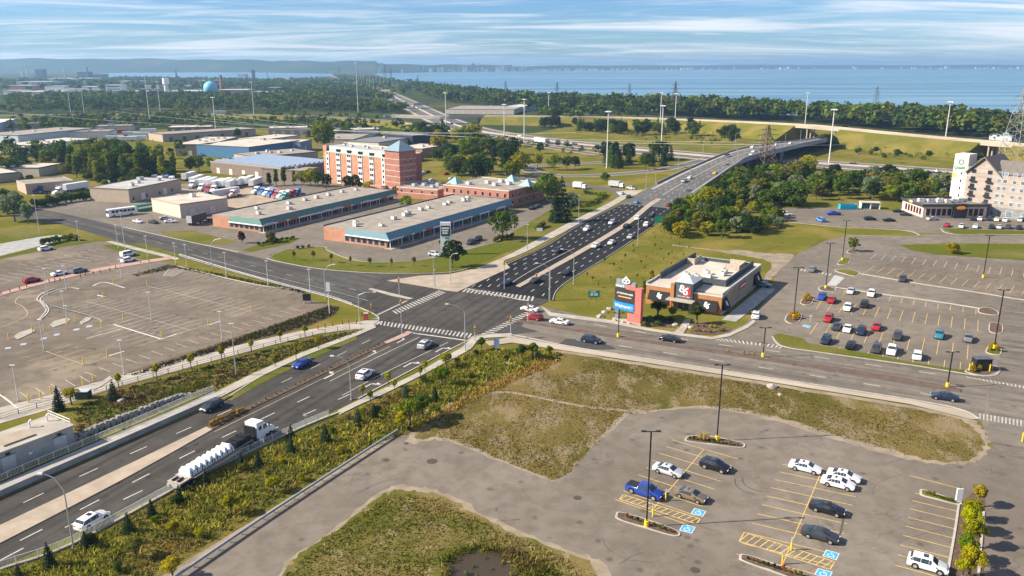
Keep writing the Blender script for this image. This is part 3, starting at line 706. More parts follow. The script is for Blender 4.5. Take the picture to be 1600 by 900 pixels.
line(GP([(75, 477), (110, 486), (140, 494)]), .5, ZM, M('dark asphalt patch')); line(GP([(78, 476.5), (143, 494), (160, 503)]), .16, ZM + .005, WFADE)
slab('traffic_island', [(78, 508), (85, 502), (105, 497), (110, 500), (104, 505), (84, 512)], 0, .14, CONC); slab('traffic_island', [(22, 526), (30, 520), (50, 514), (55, 518), (45, 523), (28, 531)], 0, .14, CONC)
slab('traffic_island', [(124, 504), (135, 496), (144, 497), (140, 501), (128, 507)], 0, .14, CONC)
slab('traffic_island', [(143, 608), (150, 602), (172, 588), (176, 592), (160, 603), (146, 611)], 0, .13, CONC)
for px, r in (((603, 719), .55), ((675, 721), .85), ((902, 778), .6), ((1086, 891), .6), ((635, 693), .4), ((1500, 603), .8)):
 p = G(*px); S(MB().tube((p.x, p.y, .0), (p.x, p.y, .045), r, r, 20).obj('manhole_cover', M('cast iron', (.07, .06, .05), .8)))
SEAL = M('crack sealant', (.085, .075, .065), .85)
for reg, n_, L_ in (([(640, 700), (900, 760), (1000, 670), (1180, 670), (1500, 745), (1540, 900), (950, 900), (720, 770)], 13, 9), ([(20, 560), (200, 450), (330, 440), (440, 470), (200, 570), (60, 610)], 22, 14), ([(1290, 460), (1540, 495), (1540, 560), (1300, 540)], 8, 9), ([(1350, 405), (1590, 420), (1590, 460), (1370, 432)], 7, 10)):
 PR = [(p.x, p.y) for p in GP(reg)]; bx0, bx1 = min(p[0] for p in PR), max(p[0] for p in PR); by0, by1 = min(p[1] for p in PR), max(p[1] for p in PR); mb = MB()
 for _ in range(n_):
  p = Vector((rnd.uniform(bx0, bx1), rnd.uniform(by0, by1), 0)); a = rnd.choice([.3, 1.8, 1.2, 2.6]) + rnd.uniform(-.3, .3); P = [p]
  for _ in range(rnd.randint(4, L_)): a += rnd.uniform(-.35, .35); p = p + Vector((math.cos(a), math.sin(a), 0)) * rnd.uniform(.6, 1.6); P.append(p)
  mb.band(P, rnd.uniform(.04, .09), .0305)
 S(mb.obj('crack_seal', SEAL))
line(smooth_line(GP([(1148, 748), (1150, 758), (1160, 766), (1180, 773)]), 6), .18, ZM, M('tyre mark', (.085, .078, .07), .9), 'tyre_mark')
line(smooth_line(GP([(1160, 746), (1162, 755), (1172, 763), (1192, 769)]), 6), .18, ZM, MATS['tyre mark'], 'tyre_mark')
line(smooth_line(GP([(1310, 843), (1315, 825), (1318, 808)]), 6), .25, ZM, MATS['tyre mark'], 'tyre_mark')
line(GP([(560, 770), (600, 752), (640, 748)]), .08, ZM, MATS['tyre mark'], 'tyre_mark')
# ================================================================== HIGHWAY, RAMPS, LAKE, FAR LAND
HC = [(520, 119), (560, 129), (596, 142), (640, 163), (690, 187), (740, 203), (800, 213), (870, 222), (950, 230), (1100, 244), (1200, 251), (1330, 259), (1520, 272), (1700, 285), (2100, 320)]
HP = smooth_line(GP(HC), 8)
S(MB().band(HP, 44, .006).obj('highway', HWY))
for o_, m_2, w_ in ((0, SHOULD, 3.2), (17, SHOULD, 3.0), (-17.5, SHOULD, 4.6)):
 S(MB().band(offs(HP, o_), w_, .016).obj('shoulder', m_2))
for o_ in (4, 8, 11.8, -4, -8, -12):
 dashes(offs(HP, o_)[::4], 5, 12, .35, .018, WPAINT)
S(MB().wall(HP, .7, .9).obj('highway_barrier', SHOULD))
RP = smooth_line(GP([(-300, 181, 3), (0, 180, 4), (200, 178, 4), (400, 179, 4), (520, 183, 4), (617, 190, 4.5), (695, 202, 4), (760, 213, 2), (807, 222, .6), (940, 242, .1)]), 8)
S(MB().band(RP, 11, .03).obj('ramp_road', HWY)); S(MB().band(offs(RP, 5.2), 2.2, .04).obj('shoulder', SHOULD)); S(MB().band(offs(RP, -5.2), 2.2, .04).obj('shoulder', SHOULD))
embank(offs(RP, 6.2), 1, FIELDD); embank(offs(RP, -6.2), -1, FIELDD)
kw = RP[41:58]; S(MB().wall(offs(kw, -6.0), .5, 4.2, -3.2).obj('retaining_wall', SHOULD))
UP = smooth_line(GP([(756, 182, 7), (800, 182, 7.5), (880, 183, 8), (960, 184, 8), (1050, 187, 8.5), (1150, 191, 10), (1250, 196, 12), (1310, 201, 12), (1400, 210, 11), (1500, 219, 10), (1560, 224, 10), (1620, 230, 10), (1900, 262, 9)]), 8)
S(MB().band(UP, 11, .03).obj('ramp_road', SHOULD)); S(MB().band(UP, 6, .045).obj('ramp_lane', HWY))
g0, g1 = 48, 57
def part_bank(lo, hi):
 A = UP[lo:hi]
 a_ = embank(offs(A, -5.4), -1, FIELDD).data.vertices; b_2 = embank(offs(A, 5.4), 1, FIELDD).data.vertices; n_ = len(A)
 for i in (0, n_ - 1): MB().add([a_[n_ + i].co, a_[i].co, b_2[i].co, b_2[n_ + i].co], [(0, 1, 2, 3)]).obj('embankment', FIELDD)['kind'] = 'structure'
part_bank(0, g0 + 1); part_bank(g1, 78); part_bank(86, len(UP))
for A in (UP[g0:g1 + 1], UP[77:87], UP[:g0], UP[g1:78]):
 pass
S(MB().wall(offs(UP, -5.3), .5, 1.0).obj('ramp_parapet', SHOULD)); S(MB().wall(offs(UP, 5.3), .5, 1.0).obj('ramp_parapet', SHOULD))
R2 = smooth_line(GP([(1040, 187, 8.5), (1090, 190, 7), (1130, 196, 5), (1155, 202, 3), (1168, 209, .5)]), 8)
S(MB().band(R2, 7, .04).obj('ramp_road', SHOULD)); S(MB().band(R2, 4, .055).obj('ramp_lane', HWY)); embank(offs(R2, -3.4), -1, FIELDD); embank(offs(R2, 3.4), 1, FIELDD)
L1 = smooth_line(GP([(1110, 247, 0), (1050, 262, 0), (1000, 269, 0), (930, 274, 0), (870, 274, 0), (832, 268, 0), (826, 262, 0), (845, 258, 0), (900, 256, 0), (960, 252, 0)]), 8)
S(MB().band(L1, 9, .012).obj('ramp_road', HWY)); S(MB().band(offs(L1, -4.4), 1.2, .02).obj('shoulder', SHOULD)); S(MB().band(offs(L1, 4.4), 1.2, .02).obj('shoulder', SHOULD))
L2 = smooth_line(GP([(975, 306, 0), (960, 298, 0), (930, 293, 0), (890, 288, 0), (850, 283, 0), (815, 276, 0), (790, 270, 0)]), 8)
S(MB().band(L2, 9, .014).obj('ramp_road', HWY))
sheet('sidewalk', [(974, 312), (962, 300), (985, 297), (1005, 297), (1012, 294), (1000, 302)], .1, SHOULD)
L3 = smooth_line(GP([(1085, 292, .4), (1125, 278, .4), (1160, 273, .2), (1200, 271, 0), (1260, 268, 0), (1330, 268, 0)]), 8)
S(MB().band(L3, 8, .05).obj('ramp_road', HWY)); S(MB().band(offs(L3, 4), .8, .06).obj('shoulder', SHOULD))
m_, t_, b_ = nt('lake water'); p_ = pos(t_, (1, 1, 1))
q1 = noise(t_, 1.0, 5, .6, pos(t_, (.00025, .0022, 1), .18)); q2 = noise(t_, 1.0, 4, .6, pos(t_, (.0006, .009, 1), .16))
cw = mixc(t_, mrange(t_, q1, .38, .62), (.028, .112, .215), (.085, .215, .300)); cw = mixc(t_, mrange(t_, q2, .46, .62, 0, .75), cw, (.19, .34, .41))
t_.links.new(cw, b_.inputs['Base Color']); t_.links.new(mrange(t_, q1, .35, .65, .30, .46), b_.inputs['Roughness']); b_.inputs['Specular IOR Level'].default_value = .42
bump(t_, b_, noise(t_, .12, 4, .6, p_), .5, .6); WATER = m_
sheet('lake', [(585, 116.2), (622, 127), (660, 135), (720, 145), (800, 154), (900, 160), (1000, 166), (1100, 172), (1200, 178), (1300, 184), (1400, 190), (1500, 197), (1600, 202), (2300, 240), (2200, 107), (1600, 107), (1300, 107.6), (1000, 109), (800, 111.5), (640, 113.3), (590, 114.3)], .05, WATER)
sheet('lake', [(150, 120.5), (240, 119.5), (330, 123), (420, 123), (520, 119), (552, 117), (520, 115.2), (420, 113.5), (300, 113), (170, 114), (140, 117)], .05, WATER)
# ================================================================== BUILDINGS
class Bld:
 """frame on a building: origin at the near corner, +x along the right facade, +y into the building"""
 def __init__(s, name, near, right, left, z=0.0, label=None, cat='building', group=None, base=0.0, depth=None):
  O, Rr, L = G(*near, z), G(*right, z), G(*left, z)
  s.O = Vector((O.x, O.y, base)); d = (Rr - O); s.w = d.length; s.a = math.atan2(d.y, d.x)
  e = Vector((-math.sin(s.a), math.cos(s.a), 0))
  s.d = depth if depth else (L - O).dot(e)
  s.e = empty(name, s.O, s.a, label=label, cat=cat, group=group)
 def part(s, name, mat, *boxes, parent=None, label=None, **k):
  mb = MB()
  for b in boxes: mb.box(*b)
  return mb.obj(name, mat, parent or s.e, label=label, **k)
 def mbpart(s, name, mb, mat, parent=None, **k):
  return mb.obj(name, mat, parent or s.e, **k)
def pane(bld, x0, x1, z0, z1, y=0.0, side='f', mat=None, frame=None, parent=None, name='window', proud=.04):
 """one window: a frame with a pane set in it. side f: front facade (y = const), l: left facade (x = const), r: right end"""
 f = .07
 def put(m, a0, a1, b0, b1, p0, p1):
  if side == 'f': m.box(a0, a1, y - p1, y - p0, b0, b1)
  elif side == 'l': m.box(y - p1, y - p0, a0, a1, b0, b1)
  else: m.box(y + p0, y + p1, a0, a1, b0, b1)
 g = MB(); put(g, x0, x1, z0, z1, .0, proud)
 o = g.obj(name, mat or GLASS, parent or bld.e)
 h = MB()
 for a0, a1, b0, b1 in ((x0 - f, x0, z0 - f, z1 + f), (x1, x1 + f, z0 - f, z1 + f), (x0, x1, z0 - f, z0), (x0, x1, z1, z1 + f)): put(h, a0, a1, b0, b1, .0, proud + .03)
 h.obj('frame', frame or WHITE, o); return o
def hvac(bld, x, y, z, sx=1.6, sy=1.2, sz=1.1, mat=None):
 m = MB(); m.box(x - sx / 2, x + sx / 2, y - sy / 2, y + sy / 2, z + .12, z + sz); m.box(x - sx / 2 - .05, x + sx / 2 + .05, y - sy / 2 - .05, y + sy / 2 + .05, z + sz, z + sz + .07)
 o = m.obj('rooftop_unit', mat or OFFW, bld.e)
 MB().box(x - sx / 2 + .1, x + sx / 2 - .1, y - sy / 2 + .1, y + sy / 2 - .1, z, z + .12).obj('curb', DGREY, o); MB().tube((x, y, z + sz + .07), (x, y, z + sz + .16), min(sx, sy) * .33, None, 12).obj('fan', DGREY, o)
 return o
TEAL = M('teal metal mansard', (.10, .205, .175), .8, 0, var=.08)
TEALB = M('blue teal metal mansard', (.14, .25, .29), .8, 0, var=.08)
STONEC = M('cream stucco', (.62, .53, .42), .85, var=.1)
def plaza(name, near, right, left, h, mans, label, depth=None, brickm=BRICKO):
 b = Bld(name, near, right, left, label=label, depth=depth); w, d = b.w, b.d
 b.part('wall', brickm, (0, w, .0, d, 0, h - .3))
 b.part('roof', ROOFB, (.2, w - .2, .5, d - .2, h - .3, h - .05))
 b.part('parapet', DGREY, (0, w, d - .2, d + .05, h - .3, h + .35), (w - .2, w + .05, .5, d - .2, h - .3, h + .25))
 zt, zb, o0 = h + .15, h - 1.75, 1.9
 mb = MB(); mb.add([(-.9, -o0, zb), (w, -o0, zb), (w, 0, zt), (0, 0, zt)], [(0, 1, 2, 3)])
 mb.add([(w, -o0, zb), (w, 0, zb), (w, 0, zt)], [(0, 1, 2)])
 mb.add([(-.9, -o0, zb), (0, 0, zt), (0, d * .62, zt), (-.9, d * .62, zb)], [(0, 1, 2, 3)]); mb.add([(-.9, d * .62, zb), (0, d * .62, zt), (0, d * .62, zb)], [(0, 1, 2)])
 b.mbpart('mansard_roof', mb, mans)
 mb = MB()
 k = 0.0
 while k < w:
  mb.add([(k, -o0 - .03, zb), (k + .08, -o0 - .03, zb), (k + .08, -.03, zt + .03), (k, -.03, zt + .03)], [(0, 1, 2, 3)]); k += 1.2
 b.mbpart('standing_seam', mb, mans)
 b.part('ridge_cap', DGREY, (-.05, w, .0, .2, zt, zt + .12))
 b.part('fascia', WHITE, (-.9, w, -o0 - .06, -o0 + .14, zb - .45, zb), (-.95, -.75, -o0 + .14, d * .62, zb - .45, zb))
 b.part('soffit', OFFW, (-.75, w, -o0 + .14, -.02, zb - .12, zb - .02))
 n = max(4, int(w / 6.2)); st = w / n
 for i in range(n):
  x0 = i * st + .5
  gl = b.part('shop_window', GLASS, (x0, x0 + st - .9, -.09, -.01, .35, zb - .55))
  m = MB(); nn = 4
  for j in range(nn + 1): m.box(x0 + (st - .9) * j / nn - .04, x0 + (st - .9) * j / nn + .04, -.14, -.09, .35, zb - .55)
  m.box(x0, x0 + st - .9, -.14, -.09, 1.9, 1.98); m.obj('mullion', LGREY, gl)
  cols = [(.62, .60, .56), (.50, .10, .07), (.10, .22, .42), (.65, .62, .55), (.55, .58, .56), (.14, .30, .26)]
  c = cols[rnd.randrange(6)]
  if rnd.random() < .75:
   b.part('shop_sign', OPAINT, (x0 + .4, x0 + st - 1.4, -o0 - .16, -o0 - .07, zb - .42, zb + .35), color=c)
  b.part('post', WHITE, (i * st - .1, i * st + .1, -o0 + .15, -o0 + .35, 0, zb - .45))
 ys = .8
 while ys < d * .6:
  pane(b, ys, ys + 1.8, .7, zb - .6, 0.0, 'l', GLASS, LGREY, name='shop_window'); ys += 2.6
 b.part('walkway', CONC, (-1.2, w, -3.2, 0, 0, .14))
 return b
P1 = plaza('shopping_plaza', (407, 363), (615, 313), (340, 352), 4.7, TEAL, 'long low plaza with green teal roof band and gravel roof, left one')
for x, y in ((.10, .35), (.20, .72), (.27, .25), (.38, .6), (.50, .62), (.58, .6), (.68, .62), (.80, .65), (.90, .6)): hvac(P1, P1.w * x, P1.d * y, 4.65, rnd.uniform(1.3, 2.2), 1.4, rnd.uniform(.9, 1.4))
P2 = plaza('shopping_plaza', (604, 388), (795, 330), (512, 373), 5.0, TEALB, 'long low plaza with sky blue roof band beside the main road')
for x, y in ((.06, .62), (.10, .72), (.12, .35), (.27, .5), (.36, .52), (.40, .56), (.52, .6), (.58, .6), (.70, .55), (.76, .6), (.84, .5), (.88, .52), (.93, .6)): hvac(P2, P2.w * x, P2.d * y, 4.95, rnd.uniform(1.3, 2.4), 1.5, rnd.uniform(.9, 1.5))
b = Bld('brick_annex', (703, 318), (795, 328), (632, 312), label='small red brick block with flat roof between the plaza and the hotel')
b = None
def brick_block(name, near, right, left, h, label, win=6, depth=None, wl=3):
 b = Bld(name, near, right, left, label=label, depth=depth); w, d = b.w, b.d
 b.part('wall', BRICKR, (0, w, 0, d, 0, h)); b.part('roof', ROOFB, (.25, w - .25, .25, d - .25, h, h + .12))
 b.part('parapet', STONEC, (-.06, w + .06, -.06, .2, h, h + .45), (-.06, .2, .2, d - .2, h, h + .45), (-.06, w + .06, d - .2, d + .06, h, h + .45), (w - .2, w + .06, .2, d - .2, h, h + .45))
 b.part('stone_band', STONEC, (-.05, w + .05, -.05, .05, h * .52, h * .52 + .25), (-.05, -.001, .05, d, h * .52, h * .52 + .25))
 for i in range(win):
  x = w * (i + .5) / win
  pane(b, x - .6, x + .6, h * .18, h * .42, 0, 'f', GLASS, STONEC)
  if h > 6: pane(b, x - .6, x + .6, h * .62, h * .85, 0, 'f', GLASS, STONEC)
 for i in range(wl):
  x = d * (i + .5) / wl; pane(b, x - .6, x + .6, h * .62, h * .85, 0, 'l', GLASS, STONEC)
 return b
bpy.data.objects.remove(bpy.data.objects['brick_annex'])
A1 = brick_block('brick_annex', (684, 313.5), (722, 303), (632, 305), 4.6, 'low red brick annex with rooftop units between hotel and plaza', 2, wl=4)
for x, y in ((.3, .3), (.6, .35), (.45, .6), (.75, .6), (.3, .75)): hvac(A1, A1.w * x, A1.d * y, 4.7, 2.2, 1.6, 1.3, LGREY)
A2 = brick_block('brick_office', (795, 326), (850, 311), (706, 312), 7.4, 'two storey red brick office with small green glass pyramids', 5, wl=9)
for x, y in ((.25, .75), (.5, .6), (.35, .4), (.55, .3), (.7, .5)): hvac(A2, A2.w * x, A2.d * y, 7.5, 2.6, 1.8, 1.4)
for x, y in ((.62, .06), (.9, .45), (.25, .97)):
 cx, cy = A2.w * x, A2.d * y; mb = MB(); r = 3.0
 mb.add([(cx - r, cy - r, 7.5), (cx + r, cy - r, 7.5), (cx + r, cy + r, 7.5), (cx - r, cy + r, 7.5), (cx, cy, 10.6)], [(0, 1, 4), (1, 2, 4), (2, 3, 4), (3, 0, 4), (3, 2, 1, 0)])
 mb.obj('pyramid_skylight', M('pale green glass', (.32, .50, .46), .25, 0, var=.06), A2.e)
# ---- six storey hotel
Hh = HT(610, 295, 246)
H = Bld('brick_hotel', (611, 300), (642, 293), (508, 284), label='six storey red brick hotel with white window bays and corner tower', depth=None)
H.d = (G(508, 284) - G(611, 300)).length; H.w = 15
ex = (G(611, 300) - G(508, 284)).normalized(); H.e.location = G(508, 284); H.a = math.atan2(ex.y, ex.x); H.e.rotation_euler = (0, 0, H.a)
w, d, h = (G(611, 300) - G(508, 284)).length, 16, 19.0
H.part('wall', BRICKO, (0, w, 0, d, 0, h - 2.6)); H.part('roof', ROOFG, (.3, w - .3, 1.3, d - .3, h - .3, h))
MGREY = M('seafoam metal band', (.27, .31, .28), .6, .1, var=.1)
mb = MB().add([(3.4, -.15, h - 3.0), (w - 3.4, -.15, h - 3.0), (w - 3.4, 1.2, h + .1), (3.4, 1.2, h + .1)], [(0, 1, 2, 3)]); mb.box(0, w, 1.2, d, h - 2.6, h - .25); H.mbpart('mansard_roof', mb, MGREY)
H.part('wall_end', BRICKO, (0, 3.4, -.1, 1.2, h - 2.6, h + .3), (w - .6, w, -.1, 1.2, h - 2.6, h + .3), label='brick end wall')
H.part('parapet', STONEC, (-.1, w, d - .2, d + .1, h - .2, h + .5), (-.1, .15, 1.2, d - .2, h - .2, h + .5))
bays_n = 6; xs = [3.8 + (w - 8.6) * i / (bays_n - 1) for i in range(bays_n)]
for i, x in enumerate(xs):
 bw = 3.1 if 0 < i < bays_n - 1 else 2.2
 bay = H.part('window_bay', WHITE, (x - bw / 2, x + bw / 2, -.35, 0, 0.3, h - 2.9))
 for fl in range(6):
  z0 = .9 + fl * 2.75
  if fl < 5 or True:
   for s in ((-1, 1) if bw > 3 else (0,)):
    g = MB().box(x + s * .72 - .58, x + s * .72 + .58, -.40, -.351, z0, z0 + 1.35).obj('window', GLASS, bay)
  if fl == 5 and False: pass
 for s in ((-1, 1) if bw > 3 else (0,)):
  MB().box(x + s * .8 - .55, x + s * .8 + .55, -.25, .6, h - 2.2, h - 1.0).obj('dormer_window', GLASS, H.e)
for zz in (3.6, 8.4, 13.2): H.part('stone_band', STONEC, (-.06, 2.2, -.06, .0, zz, zz + .25))
for x, y in ((.15, .5), (.3, .4), (.42, .6), (.55, .4), (.68, .6), (.8, .4), (.9, .6)): hvac(H, w * x, d * y, h, 1.5, 1.3, .9, LGREY)
tw = 10.5
H.part('tower', BRICKD, (w, w + tw, -3.0, tw - 3.0, 0, h + 1.6), label='dark red brick corner tower')
for zz in range(6): H.part('stone_band', STONEC, (w - .05, w + tw + .05, -3.06, -3.001, 2.8 + zz * 2.75, 3.02 + zz * 2.75), (w + tw + .001, w + tw + .06, -3, tw - 3, 2.8 + zz * 2.75, 3.02 + zz * 2.75), (w - .06, w - .001, -3, -.4, 2.8 + zz * 2.75, 3.02 + zz * 2.75))
H.part('wing', BRICKD, (w, w + tw * .5, tw - 3.0, d, 0, h - 1))
for zz in range(5):
 for yy in (1, 4): pane(H, yy - .5, yy + .5, 3.6 + zz * 2.75, 4.9 + zz * 2.75, w + tw, 'r', GLASS, STONEC)
mb = MB(); x0, x1, y0, y1, z0 = w - .7, w + tw + .7, -3.7, tw - 2.3, h + 1.6; cx, cy = (x0 + x1) / 2, (y0 + y1) / 2
mb.add([(x0, y0, z0), (x1, y0, z0), (x1, y1, z0), (x0, y1, z0), (cx, cy, z0 + 4.6)], [(0, 1, 4), (1, 2, 4), (2, 3, 4), (3, 0, 4), (3, 2, 1, 0)])
H.mbpart('pyramid_roof', mb, M('slate blue metal roof', (.20, .29, .34), .6, .1, var=.08))
H.part('canopy', M('salmon canopy', (.55, .25, .18), .7), (w - 9, w + 1, -7, -3.2, 3.0, 3.6))
# ---- restaurant with the pale emblem
RS = Bld('restaurant', (1126, 493), (1187, 443), (1018, 468), label='orange and brown restaurant with dark entrance tower and black awnings', cat='restaurant')
OPAN = M('orange cladding panel', (.40, .175, .06), .6, var=.1); TANB = brick('tan brick', (.36, .23, .14), (.42, .28, .18), (.45, .38, .3)); CHAR = M('charcoal cladding', (.055, .068, .078), .6, var=.12)
w, d, h = RS.w, RS.d, 5.2
RS.part('wall', TANB, (1.0, w, 0, d, 0, h - .2)); RS.part('roof', ROOFT, (1.2, w - .3, .3, d - .3, h - .2, h))
RS.part('parapet', M('pale metal coping', (.52, .50, .47), .6), (0, w + .05, -.08, .25, h, h + .55), (w - .25, w + .05, .25, d - .25, h, h + .55), (0, w + .05, d - .25, d + .08, h, h + .55))
RS.part('roof_screen', CHAR, (8, w - 2, 1.6, 1.9, h, h + 1.7), (8, 8.3, 1.9, d * .42, h, h + 1.7), (7, w - 1, d - 1.2, d - .9, h, h + 1.8), (w - 2.3, w - 2, 1.9, d - 1.3, h, h + .9))
WOODF = M('weathered timber panel', (.45, .38, .30), .8, var=.2, scale=2)
RS.part('unit_enclosure', WOODF, (w - 9, w - 3, d - 3.6, d - 3.4, h, h + 1.8), (w - 9, w - 8.8, d - 3.4, d - 1.4, h, h + 1.8))
RS.part('unit_enclosure', WOODF, (w - 10, w - 3, 3.4, 3.6, h, h + 1.6), (w - 10, w - 9.8, 3.6, 8.0, h, h + 1.6), (w - 3.2, w - 3, 3.6, 8.0, h, h + 1.6))
for x, y in ((10, .45), (12.5, .55), (15, .42), (18, .5), (13, .7), (19, .3), (22, .32), (11, .62)): hvac(RS, min(x, w - 4), d * y, h, 1.7, 1.4, 1.1, OFFW)
RS.part('front_bay', OPAN, (0, 4.5, 0, d * .36, 0, h - .6), label='orange clad right front bay'); RS.part('bay_roof', ROOFG, (.25, 4.3, .3, d * .35, h - .6, h - .45)); RS.part('bay_coping', MATS['pale metal coping'], (-.08, 4.5, -.1, .22, h - .6, h - .2), (-.08, .2, .22, d * .36, h - .6, h - .2))
RS.part('front_bay', OPAN, (0, 6.5, d * .60, d, 0, h - .2), label='orange clad left front bay'); RS.part('bay_coping', MATS['pale metal coping'], (-.08, 6.5, d - .2, d + .1, h - .2, h + .2), (-.08, .2, d * .6, d - .2, h - .2, h + .2))
tw0, tw1 = d * .36, d * .60
RS.part('entrance_tower', CHAR, (-.9, 6.5, tw0, tw1, 2.9, h + 2.0)); RS.part('tower_base', TANB, (-.3, 6.3, tw0 + .1, tw1 - .1, 0, 2.9))
RS.part('tower_fin', OPAN, (-1.3, -.2, tw1 - .05, tw1 + .9, 0, h + 1.5), label='orange fin beside the entrance tower')
mb = MB(); cx, cy = 2.8, (tw0 + tw1) / 2; x0, x1, y0, y1, z0 = -1.0, 6.6, tw0 - .1, tw1 + .1, h + 2.0
mb.add([(x0, y0, z0), (x1, y0, z0), (x1, y1, z0), (x0, y1, z0), (cx, cy, z0 + 1.3)], [(0, 1, 4), (1, 2, 4), (2, 3, 4), (3, 0, 4), (3, 2, 1, 0)]); RS.mbpart('pyramid_roof', mb, LGREY)
dr = RS.part('entrance_door', GLASS, (-.36, -.30, cy - 1.5, cy + 1.5, .1, 2.4)); MB().box(-.40, -.36, cy - .05, cy + .05, .1, 2.4).box(-.40, -.36, cy - 1.55, cy - 1.45, .1, 2.4).box(-.40, -.36, cy + 1.45, cy + 1.55, .1, 2.4).obj('frame', LGREY, dr)
RS.part('entrance_canopy', CONC, (-3.2, -.9, tw0 - .8, tw1 + 1.4, 2.75, 3.05)); RS.part('canopy_post', M('red post', (.35, .04, .03), .6), (-2.9, -2.6, tw1 - .3, tw1, 0, 2.75))
BLK = M('black awning cloth', (.012, .012, .014), .8, var=.2)
def awning(x0, x1, z0, z1, side, out=1.1, at=0.0):
 mb = MB()
 if side == 'l':
  v = [(at, x0, z1), (at, x1, z1), (at - out, x1 + .1, z0), (at - out, x0 - .1, z0), (at, x0, z0), (at, x1, z0)]
 else:
  v = [(x0, at, z1), (x1, at, z1), (x1 + .1, at - out, z0), (x0 - .1, at - out, z0), (x0, at, z0), (x1, at, z0)]
 mb.add(v, [(0, 1, 2, 3), (0, 3, 4), (1, 5, 2), (3, 2, 5, 4)]); return RS.mbpart('awning', mb, BLK)
def emblem(fx, s, parent, red=True, flip=1):
 """white linked S and J on a red burst, drawn on a facade; fx(a, b, o) puts a point right a, up b, out o"""
 def ribbon(pts, wd, o, mat, nm):
  mb = MB(); P = [Vector((p[0], p[1], 0)) for p in pts]; A, B = offs(P, wd / 2), offs(P, -wd / 2)
  for i in range(len(P) - 1):
   mb.add([fx(q.x * s, q.y * s, o) for q in (A[i], A[i + 1], B[i + 1], B[i])], [(0, 1, 2, 3)])
  mb.obj(nm, mat, parent)
 if red:
  mb = MB(); pts = [(math.cos(k * .35) * (.85 + .2 * (k % 2)) + .45, math.sin(k * .35) * (.9 + .25 * (k % 2)) - .25) for k in range(18)]
  mb.add([fx(x * s, y * s, .02) for x, y in pts], [tuple(range(18))]); mb.obj('emblem_burst', M('emblem red', (.55, .03, .05), .5), parent)
 ribbon([(math.cos(k * .45) * .33 - .45, math.sin(k * .45) * .3 + .68, 0) for k in range(15)], .3, .04, WHITE, 'emblem_letter'); ribbon([(math.cos(k * .45) * .4 - .5, math.sin(k * .45) * .36 + .02, 0) for k in range(15)], .3, .045, WHITE, 'emblem_letter')
 ribbon([(math.cos(k * .45) * .38 + .3, math.sin(k * .45) * .36 - .42, 0) for k in range(15)], .28, .05, WHITE, 'emblem_letter')
 ribbon([(.05, -.2, 0), (.3, .3, 0), (.85, .6, 0)], .3, .055, WHITE, 'emblem_letter')
a1 = awning(.9, d * .36 - 1.2, .9, 3.5, 'l', 1.2); a2 = awning(d * .60 + 1.0, d - 1.0, 1.6, 3.9, 'l', 1.3)
a3 = awning(.8, 4.2, 1.2, 3.9, 'f', 1.2); a4 = awning(w - 7, w - 1.5, 1.2, 4.0, 'f', 1.2)
def fl(cy_, cz, sl=0.0, at=0.0): return lambda a, b, o: (at - o - .02 - sl * (-(b)) , cy_ - a, cz + b)
sgn = MB().box(-.98, -.9, tw0 + .4, tw1 - .4, h - 2.0, h + 1.5).obj('sign_board', M('dark sign board', (.085, .10, .11), .6), RS.e)
emblem(fl(cy - .2, h + .1, 0, -.98), 1.25, sgn)
def text(body, size, loc, rot, mat, parent=None, name='lettering', ext=.015, align='CENTER', bold=.012):
 c = bpy.data.curves.new(name, 'FONT'); c.body = body; c.size = size; c.extrude = ext; c.align_x = align; c.align_y = 'CENTER'; c.resolution_u = 2; c.offset = bold
 o = bpy.data.objects.new(name, c); dg = None; col.objects.link(o)
 me = bpy.data.meshes.new_from_object(o); bpy.data.objects.remove(o); bpy.data.curves.remove(c)
 me.materials.clear(); me.materials.append(mat)
 o = link(name, me, parent); o.location = loc; o.rotation_euler = rot; return o
MB().box(-1.02, -.98, cy + .5, cy + 1.5, h - 1.6, h - 1.4).box(-1.02, -.98, cy - .5, cy + .3, h - 1.62, h - 1.42).box(-1.02, -.98, cy - 1.7, cy - .7, h - 1.64, h - 1.44).obj('small_print', LGREY, sgn)
def slope_fx(c0, side, at, out, z0, z1, mid_):
 k = out / (z1 - z0); zc = (z0 + z1) / 2
 if side == 'l': return lambda a, b, o: (at - (z1 - (zc + b)) * k - o - .03, mid_ - a, zc + b)
 return lambda a, b, o: (mid_ + a, at - (z1 - (zc + b)) * k - o - .03, zc + b)
emblem(slope_fx(0, 'l', 0, 1.2, .9, 3.5, (d * .36 - .3) / 2), .75, a1, False); emblem(slope_fx(0, 'l', 0, 1.3, 1.6, 3.9, d * .80), .7, a2, False)
emblem(slope_fx(0, 'f', 0, 1.2, 1.2, 3.9, 2.6), .7, a3, False); emblem(slope_fx(0, 'f', 0, 1.2, 1.2, 4.0, w - 4.2), .7, a4, False)
sg2 = RS.part('wall_sign', M('sign red', (.45, .02, .03), .5), (w * .42, w * .42 + 5.5, -.12, -.01, 3.1, 4.4)); MB().box(w * .42 + .3, w * .42 + 5.2, -.16, -.12, 3.55, 3.95).obj('small_print', WHITE, sg2)
RS.part('base_course', CONC, (-.15, w + .1, -.15, -.001, 0, .8))
